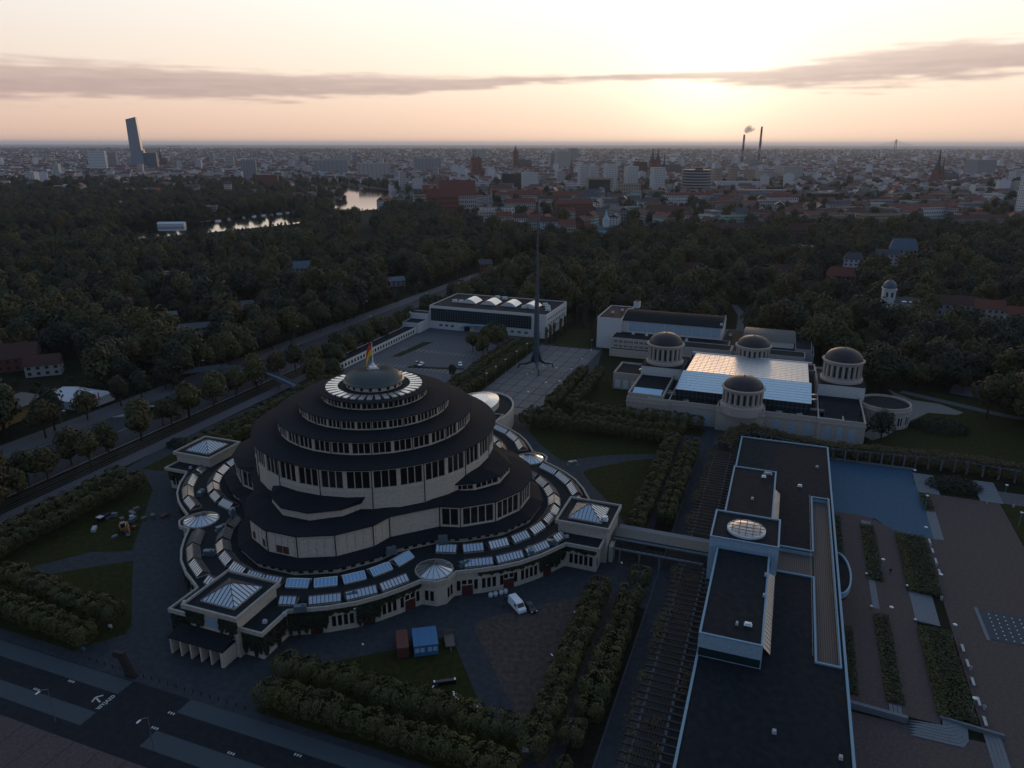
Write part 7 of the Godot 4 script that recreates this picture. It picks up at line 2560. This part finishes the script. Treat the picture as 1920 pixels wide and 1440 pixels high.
	for b in [[-10.2, -930.7, 24, M.plaster], [9.4, -907.4, 22, M.white_wall], [26.8, -885.2, 22, M.plaster_green], [42.7, -864.0, 26, M.plaster_blue], [60.3, -833.9, 24, M.plaster_beige], [80.6, -875.1, 26, M.brick], [97.5, -932.3, 22, M.plaster_green]]:
		house("tenement", ["pale tenement with stepped gable at the street beyond the wood", "white tenement with curved gable at the street beyond the wood", "greenish tenement in the street row beyond the wood", "bluish tenement in the street row beyond the wood", "beige corner tenement at the end of the street row", "red tenement turning the corner of the street row", "tall greenish tenement behind the red corner one"][k], "house", Vector3(b[0], 0, b[1]), 0.15 if k < 5 else 1.1, b[2] * 0.75, 14, 15, 5.5, b[3], M.tile_red if k % 2 == 0 else M.tile_dark, 4, 6, "tenements of the street row", 0.0, 1)
		k += 1
	# villas standing in the wood
	var vil := [[138.0, -560.6, 13, 10, 8, 6.5, "plaster_blue", "tile_dark", "villa with a curved pale gable and dark red roof in the wood"], [202.5, -556.6, 15, 11, 8, 6, "plaster_green", "tile_dark", "half-timbered villa with a broad red roof in the wood"], [248.3, -557.0, 20, 11, 6, 6, "brick", "tile_red", "low house with a many-hipped red roof in the wood"], [262.2, -670.1, 24, 14, 12, 0, "white_wall", "slate", "white flat villa with a balustrade in the wood"], [285.0, -619.8, 15, 11, 9, 5, "white_wall", "slate", "white villa with a dark roof behind the many-hipped roof"], [326.7, -649.0, 18, 12, 9, 4, "plaster", "slate", "villa with a snow pale cluttered roof beside the blue gabled one"], [345.4, -658.4, 22, 12, 12, 9, "plaster_grey", "slate_blue", "big villa with blue slate roof and pointed turret"], [272.7, -447.1, 22, 11, 7, 5, "plaster_grey", "tile_dark", "house with a dark red roof next to the domed villa"], [288.0, -439.9, 16, 11, 6, 5, "plaster", "tile_red", "small house with a red roof deeper in the wood"], [295.5, -419.2, 16, 12, 6, 5, "plaster_blue", "tile_red", "house with a bright orange-red roof in the wood"], [125.4, -641.0, 12, 9, 8, 5, "brick", "slate_blue", "small dark house with a blue roof in the wood"], [-22.8, -603.3, 11, 9, 7, 3.5, "brick", "slate", "small brick house with a grey roof by the tram street"], [-168.4, -589.0, 18, 12, 6, 5, "plaster_grey", "slate_blue", "low house with a blue roof and red chimney in the zoo wood"], [-255.0, -541.5, 20, 12, 9, 0, "white_wall", "slate", "white castle-like house with corner turrets in the zoo wood"], [-231.3, -330.5, 20, 12, 6, 6, "brick", "tile_dark", "house with a big dark red roof in the zoo wood"], [-212.7, -322.2, 14, 9, 5, 4, "plaster", "tile_dark", "lower red-roofed shed beside the big red roof"], [-204.2, -422.4, 16, 9, 4, 2.5, "plaster_grey", "slate_blue", "low zoo pavilion with a rounded grey roof"], [-170.2, -459.2, 14, 8, 4, 0, "plaster_grey", "slate", "low flat zoo house in a clearing"], [-175.2, -397.1, 20, 10, 4, 2, "plaster_grey", "slate", "low zoo sheds beyond the street trees"], [-86.9, -543.0, 14, 9, 4, 2.5, "plaster_grey", "slate_blue", "low blue-roofed zoo shed near the tram street"], [319.8, -832.4, 22, 12, 10, 7, "brick", "tile_dark", "brick villa with a steep dark roof at the wood edge"], [239.2, -841.2, 60, 14, 10, 6, "brick", "tile_dark", "long dark red brick school at the wood edge"], [212.4, -1019.9, 60, 30, 12, 9, "brick", "tile_dark", "large dark red hipped roof with a pointed turret"]]
	for b in vil:
		var p: Vector3 = Vector3(b[0], 0, b[1])
		house("villa", b[8], "house", p, -0.35 if b[0] > -20 else 0.4, b[2], b[3], b[4], b[5], M[b[6]], M[b[7]], 2 if b[4] < 9 else 3, maxi(3, int(b[2] / 3.2)), "", 2.5 if b[8].contains("hipped") or b[8].contains("slate roof") else 0.0, 1 if b[5] > 3 else 0)
	house("tower_wing", "pointed blue turret of the big slate villa", "turret", Vector3(349.7, 0.0, -658.4), 0.2, 5, 5, 12, 0, M.plaster_grey, M.slate_blue, 3, 1)
	# domed villa
	var p0 := Vector3(228.4, 0.0, -443.8)
	o = thing("domed_villa", "white villa with a square tower under a blue dome in the wood", "house", p0, -0.3)
	st = ST()
	box(st, -3.4, 3.4, -1, 16.5, -3.4, 3.4)
	obj("tower", st, M.white_wall, o)
	st = ST()
	box(st, -3.9, 3.9, 16.5, 17.2, -3.9, 3.9)
	obj("cornice", st, M.white_wall, o)
	st = ST()
	lathe(st, [Vector2(3.7, 17.2), Vector2(3.8, 18.6), Vector2(3.2, 20.3), Vector2(1.8, 21.5), Vector2(0.5, 22.0), Vector2(0.3, 23.0), Vector2(0, 24.4)], 20, true)
	obj("blue_dome", st, M.slate_blue, o)
	for x in [-1.4, 1.4]: inst("tower_window", pane_mesh(1.2, 3.0, M.pane_far), o, Transform3D(Basis(), Vector3(x, 12.0, 3.42)))
	st = ST()
	box(st, 3.4, 25, -1, 9.5, -6, 6)
	obj("wing", st, M.white_wall, o)
	st = ST()
	gable(st, 21.6, 12, 9.5, 2.6, 0.4)
	obj("wing_roof", st, M.slate, o).position.x = 14.2
	for i in 5: inst("wing_window", pane_mesh(1.3, 2.0, M.pane_far), o, Transform3D(Basis(), Vector3(7 + i * 3.8, 6.0, 6.02)))
	for i in 4:
		st = ST()
		quad(st, Vector3(7 + i * 4.0, 10.6, 3.6), Vector3(9.5 + i * 4.0, 10.6, 3.6), Vector3(9.5 + i * 4.0, 10.1, 5.2), Vector3(7 + i * 4.0, 10.1, 5.2))
		obj("roof_light", st, M.glazing_white, o)
	# pale blue house with a little belfry
	p0 = Vector3(100.3, 0.0, -806.0)
	o = thing("belfry_house", "pale blue house with a tall white belfry at the wood edge", "house", p0, 0.1)
	st = ST()
	box(st, -13, 13, -1, 13, -6, 6)
	obj("wall", st, M.plaster_blue, o)
	st = ST()
	gable(st, 26, 12, 13, 4.0, 0.4, 3.0)
	obj("roof", st, M.slate_blue, o)
	st = ST()
	box(st, -3, 3, 13, 22, -3, 3)
	box(st, -3.5, 3.5, 22, 22.6, -3.5, 3.5)
	obj("belfry", st, M.white_wall, o)
	st = ST()
	lathe(st, [Vector2(4.2, 22.6), Vector2(1.6, 27.0), Vector2(0.4, 33.0), Vector2(0, 34.0)], 8)
	obj("spirelet", st, M.plaster_blue, o)
	for s in [-13.5, 12.5]:
		st = ST()
		box(st, s, s + 1.2, 13, 16.5, 4.5, 6.5)
		obj("corner_turret", st, M.plaster_blue, o)
	# modern riverside flats, tent hall, boats
	k = 0
	for b in [[-482.0, -1110.4, 20, 11], [-461.9, -1093.8, 18, 12], [-444.8, -1085.8, 18, 13], [-437.5, -1102.6, 16, 13], [-516.8, -1163.6, 22, 9]]:
		house("riverside_flats", "white and black modern flats on the river bank", "flats", Vector3(b[0], 0, b[1]), 0.1, b[2], 12, b[3], 0.0, M.white_wall if k % 2 == 0 else M.plaster_grey, M.slate, 4, 6, "riverside flats")
		k += 1
	house("tent_hall", "long white tent hall on the far river bank", "tent", Vector3(-429.5, 0.0, -949.2), 0.1, 32, 10, 3.4, 2.2, M.tent, M.tent, 0, 0)
	for i in 9:
		var bt := thing("moored_boat", "small white boat moored at the far river bank", "boat", Vector3([-395, -388, -376, -368, -360, -352, -345, -338, -330][i], 0.0, [-1012, -1034, -1058, -1076, -1092, -1104, -1120, -1134, -1148][i]), rng.randf() * 3.0, "boats on the river")
		st = ST()
		extrude_profile(st, [[-4.0, 1.2], [4.4, 1.5], [3.0, 0.0], [-3.6, 0.0]], 2.6)
		obj("hull", st, M.white_paint, bt)
		st = ST()
		box(st, -0.9, 0.9, 1.3, 2.6, -2.4, 1.2)
		obj("cabin", st, M.plaster_grey, bt)
	# far suspension bridge
	o = thing("cable_bridge", "far cable-stayed bridge pylon on the horizon", "bridge", Vector3(4435.8, 0, -9000))
	st = ST()
	tube(st, Vector3(-16, 0, 0), Vector3(-4, 150, 0), 5, 4, 5)
	tube(st, Vector3(16, 0, 0), Vector3(4, 150, 0), 5, 4, 5)
	obj("pylon", st, M.plaster_grey, o)
	st = ST()
	for s in [-1.0, 1.0]:
		for i in 5: beam(st, Vector3(0, 145 - i * 8, 0), Vector3(s * (330 - i * 55), 40, 0), 1.4, 1.4)
	obj("stay_cables", st, M.plaster_grey, o)
	st = ST()
	box(st, -500, 500, 36, 42, -8, 8)
	obj("deck", st, M.plaster_grey, o)
	# construction crane and far slabs
	for b in [[-1407.3, -3200.0, 65.9, 82.6, 0]]:
		o = thing("tower_crane", "thin tower crane beside the skyscraper", "crane", Vector3(b[0], 0, b[1]))
		st = ST()
		box(st, -1, 1, -1, 88, -1, 1)
		obj("mast", st, M.steel, o)
		st = ST()
		beam(st, Vector3(-18, 86, 0), Vector3(42, 88, 0), 1.6, 1.8)
		obj("jib", st, M.steel, o)
	k = 0
	for b in [[-145.2, -3600.0, 34.6, 73.2, 0], [-194.3, -4000.0, 27.5, 70.2, 0], [188.0, -2900.0, 51.8, 71.3, 0], [329.6, -4200.0, 46.1, 75.0, 0], [160.9, -2950.0, 40.6, 64.9, 0], [-691.6, -3400.0, 23.4, 58.3, 0], [-618.2, -2800.0, 65.5, 58.2, 0], [-288.0, -2600.0, 89.6, 51.3, 0], [-1283.8, -3300.0, 18.2, 62.9, 0], [-1549.5, -3000.0, 28.9, 61.7, 0], [-1059.9, -2900.0, 28.0, 54.1, 0], [-587.5, -2500.0, 103.5, 47.8, 0], [718.2, -2000.0, 55.3, 44.2, 0], [1394.6, -2300.0, 63.4, 54.9, 0], [-396.1, -2200.0, 91.2, 45.5, 0]]:
		tower_block("grey slab block rising from the hazy distant roofs", Vector3(b[0], 0, b[1]), b[2], b[3], 0.2, M.plaster_grey if k % 2 else M.plaster, 10, 8, "slab blocks on the skyline")
		k += 1

func _ready() -> void:
	rng.seed = 20240
	setup()
	materials()
	make_tree_meshes()
	ground()
	terraces()
	hall()
	long_building()
	museum()
	studios()
	exhibition_hall()
	spire()
	walkway()
	pergola()
	landmarks()
	for c in get_children():
		if c is Node3D and c.has_meta("category") and c.get_meta("category") in ["house", "building", "church", "turret", "flats", "tent", "office", "tower block", "office tower", "school", "skyscraper"]:
			var p: Vector3 = c.position
			if p.z < -300 and not str(c.name).contains("museum"): keep_clear.append([p.x, p.z, 17.0 if p.z > -800 else 32.0])
			if p.z < -300 and p.z > -860 and not str(c.name).contains("hall"):   # gardens: low planting on the side of the hall
				var d := Vector2(-p.x, -p.z).normalized()
				var n := d.orthogonal() * 13.0
				var o := Vector2(p.x, p.z)
				low_zones.append(PackedVector2Array([o - n, o + n, o + n * 0.8 + d * 62.0, o - n * 0.8 + d * 62.0]))
	forest()
	park_trees()
	clipped_rows()
	city()
	yard_things()
